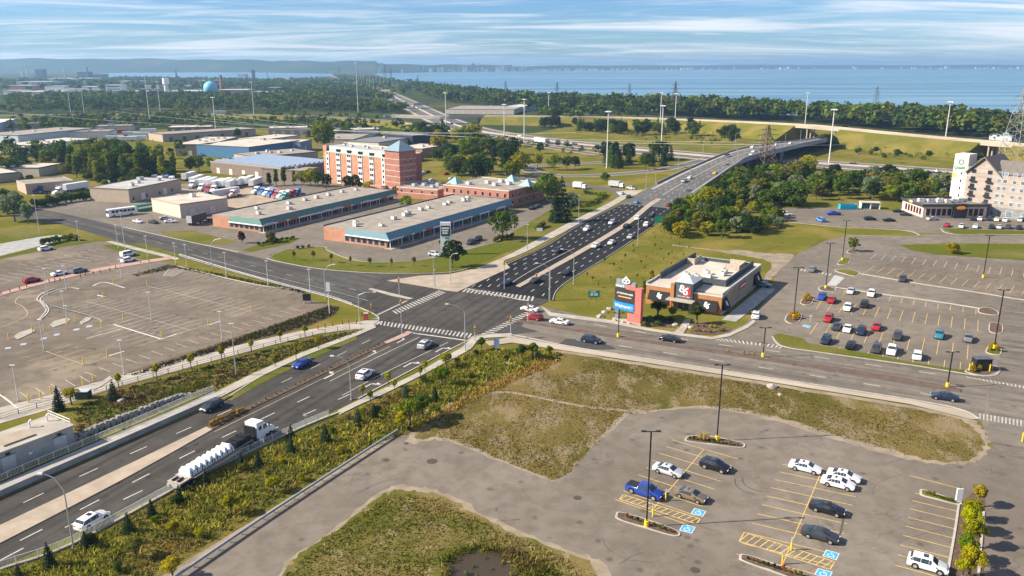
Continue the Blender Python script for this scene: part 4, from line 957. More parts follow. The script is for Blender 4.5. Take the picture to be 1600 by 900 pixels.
# ---- pylon sign with screen and blue panel
ps = G(1003, 508); pz = HT(1003, 508, 447); hd_ = HD((965, 500), (1003, 509))
PS = empty('pylon_sign', ps, hd_, label='tall salmon pylon sign with dark screen and blue panel by the side road', cat='sign')
SAL = M('salmon pink sign post', (.62, .15, .12), .55, var=.06)
def psp(name, mat, *bx, parent=None):
 mb = MB()
 for q in bx: mb.box(*q)
 return mb.obj(name, mat, parent or PS)
psp('post', SAL, (-3.9, -.2, -.5, .5, 0, 2.3), (-1.9, -.2, -.55, .55, 2.3, 9.0))
psp('post', M('slate sign post', (.16, .19, .21), .6), (-7.4, -6.5, -.4, .4, 0, 2.7))
TOPP = M('slate sign head', (.20, .25, .27), .6)
hd1 = psp('sign_head', TOPP, (-7.6, -1.92, -.45, .45, 8.4, 9.1), (-7.4, -5.0, -.4, .4, 9.1, 10.3), (-4.2, -2.0, -.4, .4, 9.1, 10.0)); psp('head_panel', SAL, (-4.6, -1.95, -.5, -.46, 8.2, 9.3), parent=hd1)
text('SMART', .75, (-6.2, -.48, 8.7), (R(90), 0, 0), WHITE, hd1)
mb = MB()
for cx, cz, r in ((-5.1, 10.2, .55), (-4.5, 10.7, .55), (-3.9, 10.2, .55), (-4.5, 10.0, .55)):
 mb.tube((cx, -.7, cz), (cx, -.52, cz), r, r, 16)
mb.add([(-5.0, -.72, 10.4), (-4.0, -.72, 10.4), (-4.5, -.72, 11.6)], [(0, 1, 2)]); mb.obj('emblem', WHITE, hd1)
mb = MB()
for cx, cz, r in ((-5.05, 10.15, .22), (-4.5, 10.75, .22), (-3.95, 10.15, .22)): mb.tube((cx, -.76, cz), (cx, -.705, cz), r, r, 12)
mb.obj('emblem_eye', M('emblem plum', (.12, .03, .12), .6), hd1)
sc = psp('screen', M('dark display', (.05, .045, .04), .35, var=.1), (-7.6, -1.95, -.55, .3, 4.9, 8.15))
text('ATTENTION HERE', .56, (-4.75, -.58, 7.0), (R(90), 0, 0), WHITE, sc); MB().box(-6.6, -2.9, -.58, -.55, 6.05, 6.3).obj('small_print', M('amber letters', (.75, .38, .18), .5), sc)
bp = psp('blue_panel', M('bright blue sign', (.02, .24, .68), .45, var=.06), (-7.8, -2.1, -.62, .35, 2.9, 4.75))
text('Walmart', 1.15, (-5.3, -.66, 3.85), (R(90), 0, 0), WHITE, bp); mb = MB()
for k in range(6):
 a = k * math.pi / 3; mb.tube((-2.75 + math.cos(a) * .18, -.66, 3.85 + math.sin(a) * .18), (-2.75 + math.cos(a) * .5, -.66, 3.85 + math.sin(a) * .5), .07, .07, 6)
mb.obj('spark_mark', M('light blue mark', (.55, .75, .85), .5), bp)
psp('footing', CONC, (-8.0, .1, -.8, .8, 0, .35))
# ---- diner and stone-clad hotel at the right
DN = Bld('diner', (1441, 340), (1540, 340), (1410, 328), label='low cream diner with dark flat roof and orange oval sign', cat='restaurant', depth=18)
w, d, h = DN.w, DN.d, 5.6
PINKW = M('pale pink stucco', (.64, .52, .45), .8, var=.06)
DN.part('wall', PINKW, (0, w, 0, d, 0, h - .9)); DN.part('roof', M('grey brown roof membrane', (.17, .16, .155), .9, var=.25, scale=.3), (-.8, w + .8, -1.0, d, h - .9, h - .6))
DN.part('cornice', M('charcoal cornice', (.05, .05, .052), .7), (-1.0, w + 1, -1.2, -.7, h - .95, h + .05), (-1.0, -.6, -.7, d, h - .95, h - .1), (w + .6, w + 1, -.7, d, h - .95, h + .05), (-1.0, w + 1, d - .3, d + .2, h - .95, h + .3))
n = 11
for i in range(n):
 x = 1.0 + (w - 2) * i / n
 if i in (5, 6): continue
 pane(DN, x + .2, x + (w - 2) / n - .3, .8, 3.6, 0, 'f', M('dark red window', (.05, .012, .012), .2), PINKW)
for i in range(6): pane(DN, 1.5 + i * 2.4, 3.1 + i * 2.4, .9, 3.5, 0, 'l', MATS['dark red window'], PINKW)
EP = DN.part('entrance_portal', DARKM, (w * .46, w * .64, -1.8, -.02, 0, h + .2)); MB().box(w * .48, w * .62, -1.86, -1.81, 2.6, h - .4).obj('sign_panel', M('dark maroon', (.07, .015, .015), .6), EP)
mb = MB(); mb.add([(w * .55 + math.cos(k * .26) * 2.0, -1.98, h - 1.3 + math.sin(k * .26) * .75 * (1.15 if math.sin(k * .26) > 0 else 1)) for k in range(24)], [tuple(range(24))]); mb.obj('oval_sign', M('orange sign face', (.85, .30, .06), .5), EP)
text("Denny's", .95, (w * .55, -2.02, h - 1.3), (R(90), 0, R(0)), M('sign yellow', (.85, .62, .15), .5), EP)
MB().box(w * .49, w * .61, -1.86, -1.805, .1, 2.4).obj('glass_door', GLASS, EP)
mb = MB(); mb.add([(-1.03, 9 + math.cos(k * .35) * 1.6, h - .35 + math.sin(k * .35) * .5) for k in range(18)], [tuple(range(18))]); DN.mbpart('oval_sign', mb, M('sign yellow'))
for x, y in ((.12, .5), (.25, .45), (.38, .4), (.45, .55), (.5, .35), (.62, .4), (.75, .5), (.82, .6)): hvac(DN, w * x, d * y, h - .6, 2.2, 1.7, 1.3, LGREY if rnd.random() < .5 else OFFW)
HB = Bld('stone_hotel', (1536, 340), (1640, 354), (1515, 330), label='tall stone clad hotel with white sign tower and gabled dark roof', cat='hotel', depth=17)
w, d = 46, 17; h = 22.5
STN = brick('mottled stone cladding', (.36, .29, .24), (.46, .39, .33), (.42, .37, .32), .9, .42); STG = brick('grey stone base', (.20, .20, .19), (.28, .27, .26), (.3, .3, .29), .9, .4)
HB.part('wall', STN, (1.5, w, -1, d, 4.2, 17)); HB.part('base', STG, (1.4, w, -1.1, d, 0, 4.2)); HB.part('wall_link', M('grey stucco', (.30, .30, .29), .8), (14, w, 1.6, d, 4.2, 17.6), label='grey set back wall')
HB.e.location.x -= 3.0; HB.e.location.y += 13
tower = HB.part('sign_tower', M('cream white stucco', (.60, .565, .50), .75, var=.05), (-5.5, .2, 2.0, 9.5, 0, h + 1.4));
HB.part('tower_side', STONEC, (.2, 1.5, -.5, 9.4, 0, h - 3.5))
mb = MB(); DKR = M('grey brown shingle roof', (.17, .145, .13), .9, var=.15, scale=.8)
mb.add([(.6, -2.0, 17.0), (7.6, -2.0, 24.0), (14.6, -2.0, 17.0), (.6, d, 17.0), (7.6, d, 24.0), (14.6, d, 17.0), (.6, -2, 16.5), (7.6, -2, 23.4), (14.6, -2, 16.5)], [(0, 1, 4, 3), (1, 2, 5, 4), (0, 6, 7, 1), (1, 7, 8, 2)]); HB.mbpart('gable_roof', mb, DKR)
mb = MB(); mb.add([(1.5, -1, 16.9), (13.6, -1, 16.9), (7.6, -1, 23.1), (1.5, d, 16.9), (13.6, d, 16.9), (7.6, d, 23.1)], [(0, 1, 2), (3, 5, 4)]); HB.mbpart('gable_wall', mb, STN)
mb = MB(); mb.add([(12, .6, 17.2), (w, .6, 17.2), (w, d / 2, 22.2), (10, d / 2, 22.2), (10, d, 17.2), (w, d, 17.2)], [(0, 1, 2, 3), (3, 2, 5, 4)]); HB.mbpart('main_roof', mb, DKR)
for fl_ in range(5):
 z0 = 5.2 + fl_ * 2.95
 for x in (3.2, 9.4):
  wn_ = pane(HB, x, x + 1.7, z0, z0 + 1.5, -1.0, 'f', GLASS, STG)
  if fl_ in (1, 2, 3): MB().box(x - .2, x + 2.2, -1.9, -1.02, z0 - .5, z0 - .38).box(x - .2, x + 2.2, -1.9, -1.84, z0 - .38, z0 + .5).obj('balcony', DARKM, wn_)
 for x in (13.4, 15.6, 19, 22, 26, 30):
  pane(HB, x, x + 1.4, z0, z0 + 1.4, -1.0 if fl_ < 3 else (-1.0), 'f', GLASSB, WHITE)
for x in (8.5, 12.5, 18.5, 24, 30): pane(HB, x, x + 2.4, .6, 3.2, -1.1, 'f', GLASSB, WHITE)
mb = MB()
for k in range(14):
 a0, a1 = k * .449, (k + 1) * .449
 mb.add([(-2.6 + math.cos(a) * r, 1.96, 20.6 + math.sin(a) * r) for a, r in ((a0, 1.1), (a1, 1.1), (a1, .75), (a0, .75))], [(0, 1, 2, 3)])
mb.obj('emblem_ring', M('dark green sign', (.02, .09, .05), .6), tower)
text('Quality', 1.75, (-2.65, 1.95, 18.2), (R(90), 0, 0), M('leaf green letters', (.02, .20, .08), .6), tower, bold=.05)
mb = MB().add([(-4.6 + math.cos(k * .4) * 1.0, 1.96, 14.8 + math.sin(k * .4) * 1.0) for k in range(16)], [tuple(range(16))]); mb.obj('sun_mark', M('sun yellow', (.80, .48, .08), .6), tower)
for k in range(4): MB().box(-2.1, -1.6, 1.93, 1.98, 15.4 - k * 3.1, 16.5 - k * 3.1).obj('window', GLASS, tower)
# ---- utility building by the retaining wall (lower left)
UB = Bld('utility_building', (-62, 729), (113, 664), (-100, 705), 3.4, label='flat roofed concrete utility building beside the left road edge', cat='building', depth=7.0)
w, d, h = UB.w, UB.d, 3.4
UB.part('wall', M('weathered concrete wall', (.36, .35, .33), .85, var=.14, scale=.5), (0, w, 0, d, 0, h - .3)); UB.part('roof', CONC, (-.25, w + .25, -.25, d + .25, h - .3, h))
UB.part('roof_hatch', BUFF, (w - 10, w - 5.2, 1.2, 4.6, h, h + .25)); UB.part('roof_hatch', LGREY, (w - 13.5, w - 11, 1.4, 3.2, h, h + .2))
for x in (w - 11.2, w - 3.3):
 dr = UB.part('door', LGREY, (x, x + 2.0, -.06, 0, 0, 2.3)); MB().box(x - .1, x + 2.1, -.12, -.061, 2.3, 2.42).obj('door_frame', M('green grey trim', (.10, .17, .14), .7), dr)
 UB.part('wall_lamp', DARKM, (x + .7, x + 1.3, -.3, -.25 + .249, 2.55, 2.85))
for x in (w - 1.4, w - 4.2):
 m = MB(); m.path([(x, 4.9, h), (x, 4.9, h + 1.0), (x + .25, 4.9, h + 1.2), (x + .5, 4.9, h + 1.0)], [.14] * 4, 8); UB.mbpart('vent_pipe', m, WHITE)
m = MB()
for z in (h + .5, h + 1.0): m.tube((w - .15, .2, z), (w - .15, d - .2, z), .05)
for y in (.2, 2, 4, 6, d - .2): m.tube((w - .15, y, h), (w - .15, y, h + 1.0), .05)
UB.mbpart('roof_railing', m, WHITE); UB.part('plaque', WHITE, (w - 7.2, w - 6.7, -.04, -.001, 1.2, 1.5))
UB.part('rear_deck', CONC, (-8, w + .2, d + .3, d + 3.2, 0, .5))
# ---- industrial buildings (left half), boxes with walls, roof, trim, doors, rooftop gear
def shed(near, right, left, h, wallm, roofm, label, z=0.0, doors=3, units=3, trim=None, depth=None, name='industrial_building', gable=False, wins=0, doorm=None):
 b = Bld(name, near, right, left, z, label=label, depth=depth); w, d = b.w, b.d
 if d < 4: d = b.d = 12.0
 b.part('wall', wallm, (0, w, 0, d, 0, h - .25))
 if gable:
  mb = MB(); mb.add([(-.4, -.4, h - .25), (w + .4, -.4, h - .25), (w + .4, d / 2, h + d * .09), (-.4, d / 2, h + d * .09), (-.4, d + .4, h - .25), (w + .4, d + .4, h - .25)], [(0, 1, 2, 3), (3, 2, 5, 4), (0, 3, 4), (1, 5, 2)]); b.mbpart('roof', mb, roofm)
 else:
  b.part('roof', roofm, (.2, w - .2, .2, d - .2, h - .25, h))
  b.part('roof_edge', trim or DGREY, (-.08, w + .08, -.08, .2, h - .35, h + .22), (-.08, .2, .2, d - .2, h - .35, h + .22), (w - .2, w + .08, .2, d - .2, h - .35, h + .22), (-.08, w + .08, d - .2, d + .08, h - .35, h + .22))
 for i in range(doors):
  x = w * (i + .6) / (doors + .4); pane(b, x - 1.4, x + 1.4, .15, min(h - 1.0, 3.4), 0, 'f', doorm or OFFW, DGREY, name='dock_door')
 for i in range(wins):
  x = w * (i + .3) / (wins + .1); pane(b, x - .5, x + .5, 1.0, 2.3, 0, 'f', GLASS, DGREY)
 if not gable:
  for i in range(units): hvac(b, w * rnd.uniform(.12, .88), d * rnd.uniform(.25, .8), h, rnd.uniform(1.5, 3), rnd.uniform(1.3, 2.2), rnd.uniform(.9, 1.6), LGREY if rnd.random() < .4 else OFFW)
 return b
TANW = M('tan block wall', (.42, .335, .25), .85, var=.08); CREAM = M('cream block wall', (.58, .50, .40), .85, var=.08); BRW = M('brown cladding', (.22, .17, .13), .8, var=.12); BLUEW = M('royal blue cladding', (.06, .17, .32), .6, var=.1)
GRNW = M('bottle green cladding', (.02, .17, .12), .6, var=.1)
shed((203, 317), (284, 299), (165, 309), 6.0, TANW, ROOFG, 'tan workshop with grey roof and yellow sign near the road bend', doors=2, units=4, trim=BRW, wins=4)
s1 = shed((283, 341), (357, 330), (250, 329), 5.6, CREAM, ROOFT, 'cream garage with open bay and tan roof beside the left plaza', doors=2, units=1, trim=TANW)
shed((42, 304), (117, 297), (20, 298), 4.8, TANW, ROOFB, 'tan shed with brown roof behind the left hedge', doors=2, units=0, trim=TANW)
sb = shed((330, 270), (440, 282), (304, 262), 6.5, BRW, ROOFB, 'long warehouse with blue solar panel roof behind the truck yard', doors=5, units=0, trim=TANW, depth=38)
w, d = sb.w, sb.d; PVM = M('solar panel blue', (.25, .31, .40), .25, .1, var=.12, scale=.8)
for r_ in range(10):
 y = 2 + r_ * 3.6; mb = MB(); mb.add([(1, y, 6.6), (w - 1, y, 6.6), (w - 1, y + 2.4, 7.6), (1, y + 2.4, 7.6), (1, y + 2.4, 6.6), (w - 1, y + 2.4, 6.6)], [(0, 1, 2, 3), (3, 2, 5, 4), (0, 3, 4), (1, 5, 2)]); sb.mbpart('solar_panel_row', mb, PVM)
shed((470, 284), (500, 278), (440, 275), 5.6, BRW, ROOFB, 'brown annex with rooftop unit right of the solar roof', units=2, doors=1, depth=26)
shed((404, 258), (497, 249), (402, 250), 5.0, TANW, ROOFB, 'low tan warehouse in front of the blue warehouse', units=5, doors=2, depth=30)
shed((390, 248), (469, 236), (370, 236), 7.5, BLUEW, ROOFT, 'blue clad warehouse with pale tan roof', units=2, doors=6, depth=45, doorm=M('dull blue door', (.10, .22, .36), .6))
shed((470, 238), (488, 233), (462, 226), 7.0, M('slate blue cladding', (.18, .26, .36), .6), ROOFT, 'small slate blue shed right of the blue warehouse', units=0, doors=1, depth=20)
shed((275, 243), (328, 243), (256, 226), 7.5, BRW, ROOFT, 'brown warehouse with wide tan roof behind the left grove', units=6, doors=1, depth=60)
shed((255, 222), (400, 212), (244, 214), 6.0, TANW, ROOFB, 'long tan depot with dark eave at the far yard', units=0, doors=7, depth=26, doorm=DGREY)
shed((400, 232), (470, 222), (395, 222), 5.5, CREAM, ROOFT, 'cream low shed behind the blue warehouse roof', units=1, doors=2, depth=25)
shed((553, 232), (580, 222), (524, 226), 6.5, TANW, ROOFB, 'tan warehouse behind the brick hotel roof, leftmost of four', units=1, doors=1, depth=28)
shed((592, 236), (640, 228), (577, 228), 6.0, CREAM, M('slate grey roof', (.19, .19, .20), .8, var=.12), 'cream warehouse with slate roof behind the hotel', units=1, doors=1, depth=30)
shed((645, 229), (672, 226), (628, 222), 8.0, M('navy black wall', (.02, .025, .045), .6), M('slate grey roof'), 'dark navy shed with slate roof behind the hotel tower', units=0, doors=0, depth=30, gable=False)
shed((660, 247), (698, 240), (640, 238), 6.0, BRICKO, ROOFT, 'orange brick shed right of the hotel tower', units=1, doors=0, depth=22)
shed((641, 254), (662, 250), (632, 246), 5.0, M('dull blue door'), ROOFT, 'low blue fronted shed beside the hotel tower', units=0, doors=1, depth=12)
shed((610, 225), (636, 220), (596, 219), 4.5, WHITE, M('white and orange roof', (.70, .52, .40), .7, var=.3, scale=.2), 'small white roofed store behind the hotel', units=0, doors=0, depth=14)
shed((62, 276), (100, 268), (20, 262), 4.8, CREAM, ROOFT, 'pale flat roofed shed among trees at far left', units=1, doors=0, depth=26)
shed((-30, 288), (32, 282), (-60, 270), 4.5, TANW, ROOFT, 'pale roofed shed at the left picture edge', units=0, doors=0, depth=30)
shed((30, 226), (150, 213), (-20, 215), 7.0, M('pale blue grey cladding', (.50, .54, .58), .6), ROOFB, 'long pale blue factory under the far yard', units=3, doors=8, depth=40, doorm=M('light blue door', (.45, .55, .68), .6))
shed((-20, 214), (30, 200), (-60, 205), 9.0, M('pale blue grey cladding'), WHITE, 'white roofed factory at the left picture edge', units=0, doors=4, depth=30)
shed((50, 240), (150, 228), (0, 232), 5.5, WHITE, ROOFT, 'white low warehouse behind the left grove', units=2, doors=4, depth=30)
shed((697, 178), (803, 179), (690, 174), 6.0, CREAM, ROOFB, 'wide cream warehouse beside the far highway bridge', units=6, doors=6, depth=90)
shed((820, 174), (838, 172), (808, 171), 7.0, WHITE, WHITE, 'small white building beside the wide cream warehouse', units=0, doors=1, depth=25)
shed((1545, 218), (1580, 222), (1535, 212), 5.0, LGREY, M('pale teal roof', (.38, .45, .46), .7), 'pale teal roofed house among lakeside trees', units=0, doors=0, depth=18, gable=True)
for k_, (a_, w_, d_, h_, wm_, lb_) in enumerate((((150, 208), 60, 20, 6, CREAM, 'cream shed beside the far white trailers'), ((262, 208), 70, 24, 5, BRW, 'brown low shed behind the long tan depot'), ((80, 218), 90, 24, 6, OFFW, 'off white hall behind the pale blue factory'), ((420, 211), 60, 20, 6, TANW, 'tan hall behind the cream low shed'), ((500, 217), 50, 22, 6, CREAM, 'cream hall left of the big bright tree'), ((160, 196), 70, 20, 6, LGREY, 'grey hall below the far ramp, left'), ((20, 206), 60, 20, 7, TANW, 'tan hall below the far ramp, far left'), ((545, 214), 46, 20, 6, LGREY, 'grey hall below the far ramp, right'))):
 q_ = G(*a_); r_ = math.hypot(q_.x, q_.y); shed(a_, (a_[0] + w_ * .62 * FPX / r_, a_[1] - 1.2), (a_[0] - 4, a_[1] - 3), h_, wm_, ROOFT if k_ % 2 else ROOFB, lb_, doors=4, units=3, depth=d_)
DU = Bld('dumpster', (1313, 327.5), (1339, 327.5), (1312, 323), label='bright teal blue skip in the diner lot', cat='skip', depth=2.6)
w = DU.w; TB = M('teal blue steel', (.02, .36, .50), .5, var=.1)
DU.part('body', TB, (0, w, 0, .12, .1, 2.2), (0, w, 2.48, 2.6, .1, 2.2), (0, .12, .12, 2.48, .1, 2.2), (w - .12, w, .12, 2.48, .1, 2.2), (.12, w - .12, .12, 2.48, .1, .25))
DU.part('rib', TB, *[(k * w / 8 - .06, k * w / 8 + .06, -.1, 0, .1, 2.1) for k in range(9)]); DU.part('skid', DARKM, (.2, w - .2, .2, .4, 0, .1), (.2, w - .2, 2.1, 2.3, 0, .1))
EN = Bld('waste_enclosure', (1345, 326), (1375, 327), (1344, 321), label='white open fronted waste enclosure beside the teal skip', cat='enclosure', depth=4)
w = EN.w; EN.part('wall', WHITE, (0, .3, 0, 4, 0, 2.6), (w - .3, w, 0, 4, 0, 2.6), (.3, w - .3, 3.7, 4, 0, 2.6), (w * .5 - .15, w * .5 + .15, 0, 3.7, 0, 2.6)); EN.part('roof', ROOFT, (-.2, w + .2, -.3, 4.3, 2.6, 2.8)); EN.part('bin', GRNW, (w * .12, w * .4, .8, 2.6, 0, 1.5))
# ================================================================== VEHICLES
def car_mesh(kind):
 """stations (x, zbelt, ztop, width factor) from rear to front; returns MB and window patches"""
 if kind == 'sedan':
  W, st = .91, [(-2.38, .66, .76, .82), (-2.30, .86, 1.0, .93), (-1.66, .92, 1.08, .97), (-.86, .90, 1.40, 1), (.05, .88, 1.47, 1), (.40, .88, 1.43, 1), (1.20, .85, 1.02, .99), (2.10, .74, .86, .94), (2.34, .58, .70, .84)]; cab = (2, 6)
 elif kind == 'suv':
  W, st = .94, [(-2.30, .75, .86, .86), (-2.24, .98, 1.12, .95), (-2.05, 1.05, 1.20, .98), (-1.70, 1.02, 1.60, 1), (.10, 1.0, 1.68, 1), (.40, .98, 1.63, 1), (1.10, .97, 1.12, .99), (2.0, .84, .94, .94), (2.28, .60, .70, .82)]; cab = (2, 6)
 elif kind == 'van':
  W, st = .96, [(-2.5, .80, .90, .9), (-2.46, 1.05, 1.5, .97), (-2.38, 1.08, 1.80, .99), (-2.2, 1.08, 1.88, 1), (.5, 1.06, 1.90, 1), (.9, 1.02, 1.80, 1), (1.75, .98, 1.10, .98), (2.3, .80, .90, .92), (2.5, .58, .66, .82)]; cab = (2, 6)
 else:  # pickup
  W, st = .97, [(-2.85, .95, 1.02, .92), (-2.80, 1.08, 1.14, .98), (-.95, 1.10, 1.16, 1), (-.80, 1.12, 1.78, 1), (.55, 1.10, 1.82, 1), (.80, 1.08, 1.76, 1), (1.45, 1.06, 1.16, 1), (2.45, 1.0, 1.08, .95), (2.72, .7, .8, .88)]; cab = (2, 6)
 mb = MB(); rows = []
 for i, (x, zb, zt, wf) in enumerate(st):
  w = W * wf; incab = cab[0] < i < cab[1]
  wr = w * (.76 if incab else .90)
  lo = .24 if 0 < i < len(st) - 1 else .34
  prof = [(-w * .93, lo), (-w, lo + .14), (-w * 1.0, (zb + lo) / 2 + .05), (-w * .97, zb), (-wr, zt - (.08 if incab else .03)), (-wr * .62, zt), (wr * .62, zt), (wr, zt - (.08 if incab else .03)), (w * .97, zb), (w, (zb + lo) / 2 + .05), (w, lo + .14), (w * .93, lo)]
  rows.append([(x, y, z) for y, z in prof])
 n = len(rows[0]); v = [p for r_ in rows for p in r_]; f = []
 for i in range(len(rows) - 1):
  for j in range(n): f.append((i * n + j, i * n + (j + 1) % n, (i + 1) * n + (j + 1) % n, (i + 1) * n + j)[::-1])
 f.append(tuple(range(n))); f.append(tuple(range((len(rows) - 1) * n, len(rows) * n))[::-1])
 mb.add(v, f)
 V = lambda i, j: Vector(rows[i][j])
 def patch(a, b, c, d, ins=.07, out=.012):
  P = [Vector(q) for q in (a, b, c, d)]; ce = sum(P, Vector()) / 4
  nr = (P[1] - P[0]).cross(P[2] - P[0]); nr = (nr if nr.length else (P[2] - P[0]).cross(P[3] - P[0])).normalized()
  if nr.dot(ce - Vector((0, 0, .9))) < 0: nr = -nr
  Q = [p + (ce - p).normalized() * ins + nr * out for p in P]
  m = (Q[1] - Q[0]).cross(Q[2] - Q[0])
  return Q if m.dot(nr) > 0 else Q[::-1]
 i0, i1 = cab
 def screen(i, k):
  ra, rb = [V(i, j).lerp(V(k, j), .08) for j in (4, 5, 6, 7)], [V(i, j).lerp(V(k, j), .92) for j in (4, 5, 6, 7)]; L = []
  for r_ in (ra, rb): r_[0] = r_[0].lerp(r_[1], .15); r_[3] = r_[3].lerp(r_[2], .15)
  return [patch(ra[j], ra[j + 1], rb[j + 1], rb[j], 0.0, .014) for j in range(3)]
 win = {'windscreen': screen(i1 - 1, i1), 'rear_window': screen(i0 + 1, i0)}
 for nm, a, b in (('side_window_left', 8, 7), ('side_window_right', 3, 4)):
  L = []
  for i in range(i0, i1):
   if i == i0: q = (V(i, a), V(i + 1, a), V(i + 1, b), V(i + 1, b)) if kind != 'pickup' else None
   elif i == i1 - 1: q = (V(i, a), V(i + 1, a), V(i, b), V(i, b)) if kind == 'x' else None
   elif i == i0 + 1:
    m1, m2 = V(i, a).lerp(V(i + 1, a), .5), V(i, b).lerp(V(i + 1, b), .5)
    L.append(patch(V(i, a), m1, m2, V(i, b), .035)); q = (m1, V(i + 1, a), V(i + 1, b), m2)
   else: q = (V(i, a), V(i + 1, a), V(i + 1, b), V(i, b))
   if q: L.append(patch(*q, .03))
  win[nm] = L
 if kind == 'suv' or kind == 'sedan':
  c = [(-.62, -.42), (-.02, -.42), (-.02, .42), (-.62, .42)]; z = (1.655 if kind == 'suv' else 1.438)
  if kind == 'sedan': c = [(-.5, -.36), (-.02, -.36), (-.02, .36), (-.5, .36)]
  win['sunroof'] = [[Vector((x, y, z + .012 + (x + .3) * (.03 if kind == 'sedan' else .04))) for x, y in c]]
 wb = {'sedan': (-1.35, 1.42), 'suv': (-1.33, 1.40), 'van': (-1.5, 1.6), 'pickup': (-1.75, 1.75)}[kind]
 rad = {'sedan': .33, 'suv': .37, 'van': .35, 'pickup': .42}[kind]
 return mb, win, wb, rad, W, st
def make_car(kind):
 """full car with every part; returns root empty"""
 mb, win, wb, rad, W, st = car_mesh(kind)
 root = empty({'sedan': 'sedan', 'suv': 'suv', 'van': 'van', 'pickup': 'pickup_truck'}[kind])
 mb.obj('body', PAINT, root, ang=50)
 MB().box(st[0][0] + .25, st[-1][0] - .25, -W * .9, W * .9, .18, .3).obj('underbody', TYRE, root)
 for nm, L in win.items():
  if nm.startswith('side'):
   for q in L: MB().add(q, [(0, 1, 2, 3)]).obj('side_window', GLASS, root)
  else:
   g = MB()
   for q in L: g.add(q, [(0, 1, 2, 3)])
   g.obj(nm, GLASS, root)
 tm = MB().tube((0, -.11, 0), (0, .11, 0), rad, rad, 18).mesh('tyre', TYRE)
 rm = MB().tube((0, -.125, 0), (0, .125, 0), rad * .62, rad * .62, 14).mesh('rim', RIM)
 am = MB().tube((0, -.02, 0), (0, .02, 0), rad * 1.16, rad * 1.16, 18).mesh('wheel_arch', TYRE)
 for x in wb:
  for s in (-1, 1):
   link('wheel_arch', am, root, loc=(x, s * W * .985, rad + .02))
   t_ = link('wheel', tm, root, loc=(x, s * W * .93, rad)); link('rim', rm, t_)
 xf, xr = st[-1][0], st[0][0]
 for s in (-1, 1):
  y = s * W * .58; z = st[-1][1] + .06
  MB().box(xf - .16, xf + .02, y - .2, y + .2, z - .06, z + .08).obj('headlight', LAMPW, root)
  z = st[0][1] + .06; MB().box(xr - .02, xr + .14, y - .2, y + .2, z - .06, z + .1).obj('taillight', LAMPR, root)
  mx_ = [s_ for s_ in st][5][0] + .42; MB().box(mx_ - .1, mx_ + .08, s * (W + .13) - .09, s * (W + .13) + .09, st[5][1] - .02, st[5][1] + .13).box(mx_ - .04, mx_ + .04, min(s * W * .9, s * (W + .1)), max(s * W * .9, s * (W + .1)), st[5][1], st[5][1] + .05).obj('mirror', PAINT, root)
 MB().box(xf - .05, xf + .03, -W * .4, W * .4, .42, .58).obj('grille', DARKM, root)
 if kind == 'pickup':
  MB().box(-2.72, -.98, -.80, .80, 1.145, 1.19).obj('bed_cover', DARKM, root)
 return root
def make_small(kind):
 """car for the middle distance: body, glazing and four wheels"""
 mb, win, wb, rad, W, st = car_mesh(kind)
 root = empty({'sedan': 'sedan', 'suv': 'suv', 'van': 'van', 'pickup': 'pickup_truck'}[kind])
 mb.obj('body', PAINT, root, ang=50)
 for nm, L in win.items():
  if nm != 'sunroof':
   g = MB()
   for q in L: g.add(q, [(0, 1, 2, 3)])
   g.obj('side_window' if nm.startswith('side') else nm, GLASS, root)
 tm = MB().tube((0, -.12, 0), (0, .12, 0), rad, rad, 12).mesh('wheel', TYRE)
 for x in wb:
  for s in (-1, 1): link('wheel', tm, root, loc=(x, s * W * .93, rad))
 if kind == 'pickup': MB().box(-2.72, -.98, -.80, .80, 1.145, 1.17).obj('bed_cover', DARKM, root)
 return root
CARS = {}
COLS = dict(white=(.80, .80, .78), silver=(.48, .50, .51), grey=(.16, .165, .17), black=(.010, .010, .012), navy=(.012, .022, .05), blue=(.015, .05, .30), sky=(.10, .28, .55), red=(.36, .012, .014), gold=(.17, .13, .085), teal=(.03, .17, .22), yellow=(.75, .45, .02), green=(.02, .16, .08), charcoal=(.035, .038, .042))
def car(kind, px, hd, colr, label, big=False, group=None, z=0.0, sc=1.0):
 key = (kind, big)
 c = COLS[colr]
 if key not in CARS:
  CARS[key] = make_car(kind) if big else make_small(kind); o = CARS[key]
  for ch in o.children: ch.color = (*c, 1)
 else: o = copy_tree(CARS[key], None, c)
 p = G(*px, z); o.location = (p.x, p.y, z + .03); o.rotation_euler = (0, 0, hd); o.scale = (sc,) * 3
 for k in ('label', 'category', 'group'):
  if k in o: del o[k]
 tag(o, label, {'suv': 'suv', 'sedan': 'car', 'van': 'van', 'pickup': 'pickup truck'}[kind], group)
 return o
hs = HD((1048, 696), (1099, 711)); hs2 = HD((1232, 737), (1284, 750)); NL = 'cars in the near parking lot'
car('sedan', (1044, 740), hs + math.pi * 0, 'silver', 'silver sedan parked left of the yellow centre line in the near lot', True, NL)
car('suv', (1117, 733), hs, 'black', 'black suv with pale windscreen, farthest car in the near left rows', True, NL)
car('pickup', (1008, 773), hs, 'blue', 'bright blue pickup truck with black bed cover', True, NL)
car('sedan', (1079, 779), hs, 'gold', 'gold brown sedan next to the blue pickup', True, NL)
car('sedan', (1258, 735), hs2, 'white', 'white sedan parked alone left of the two white sedans', True, NL)
car('sedan', (1318, 749), hs2, 'white', 'white sedan half hidden behind another white sedan', True, NL)
car('sedan', (1309, 760), hs2, 'white', 'white sedan in front of another white sedan', True, NL)
car('sedan', (1292, 800), hs2, 'black', 'black sedan parked below the white sedans', True, NL)
car('sedan', (1281, 841), hs2, 'charcoal', 'dark charcoal sedan beside the hatched accessible bay', True, NL)
car('suv', (1449, 888), hs2, 'white', 'white suv with sunroof at the bottom right', True, NL)
car('suv', (145, 819), ROAD_A, 'white', 'white hatchback driving beside the railing at lower left', True)
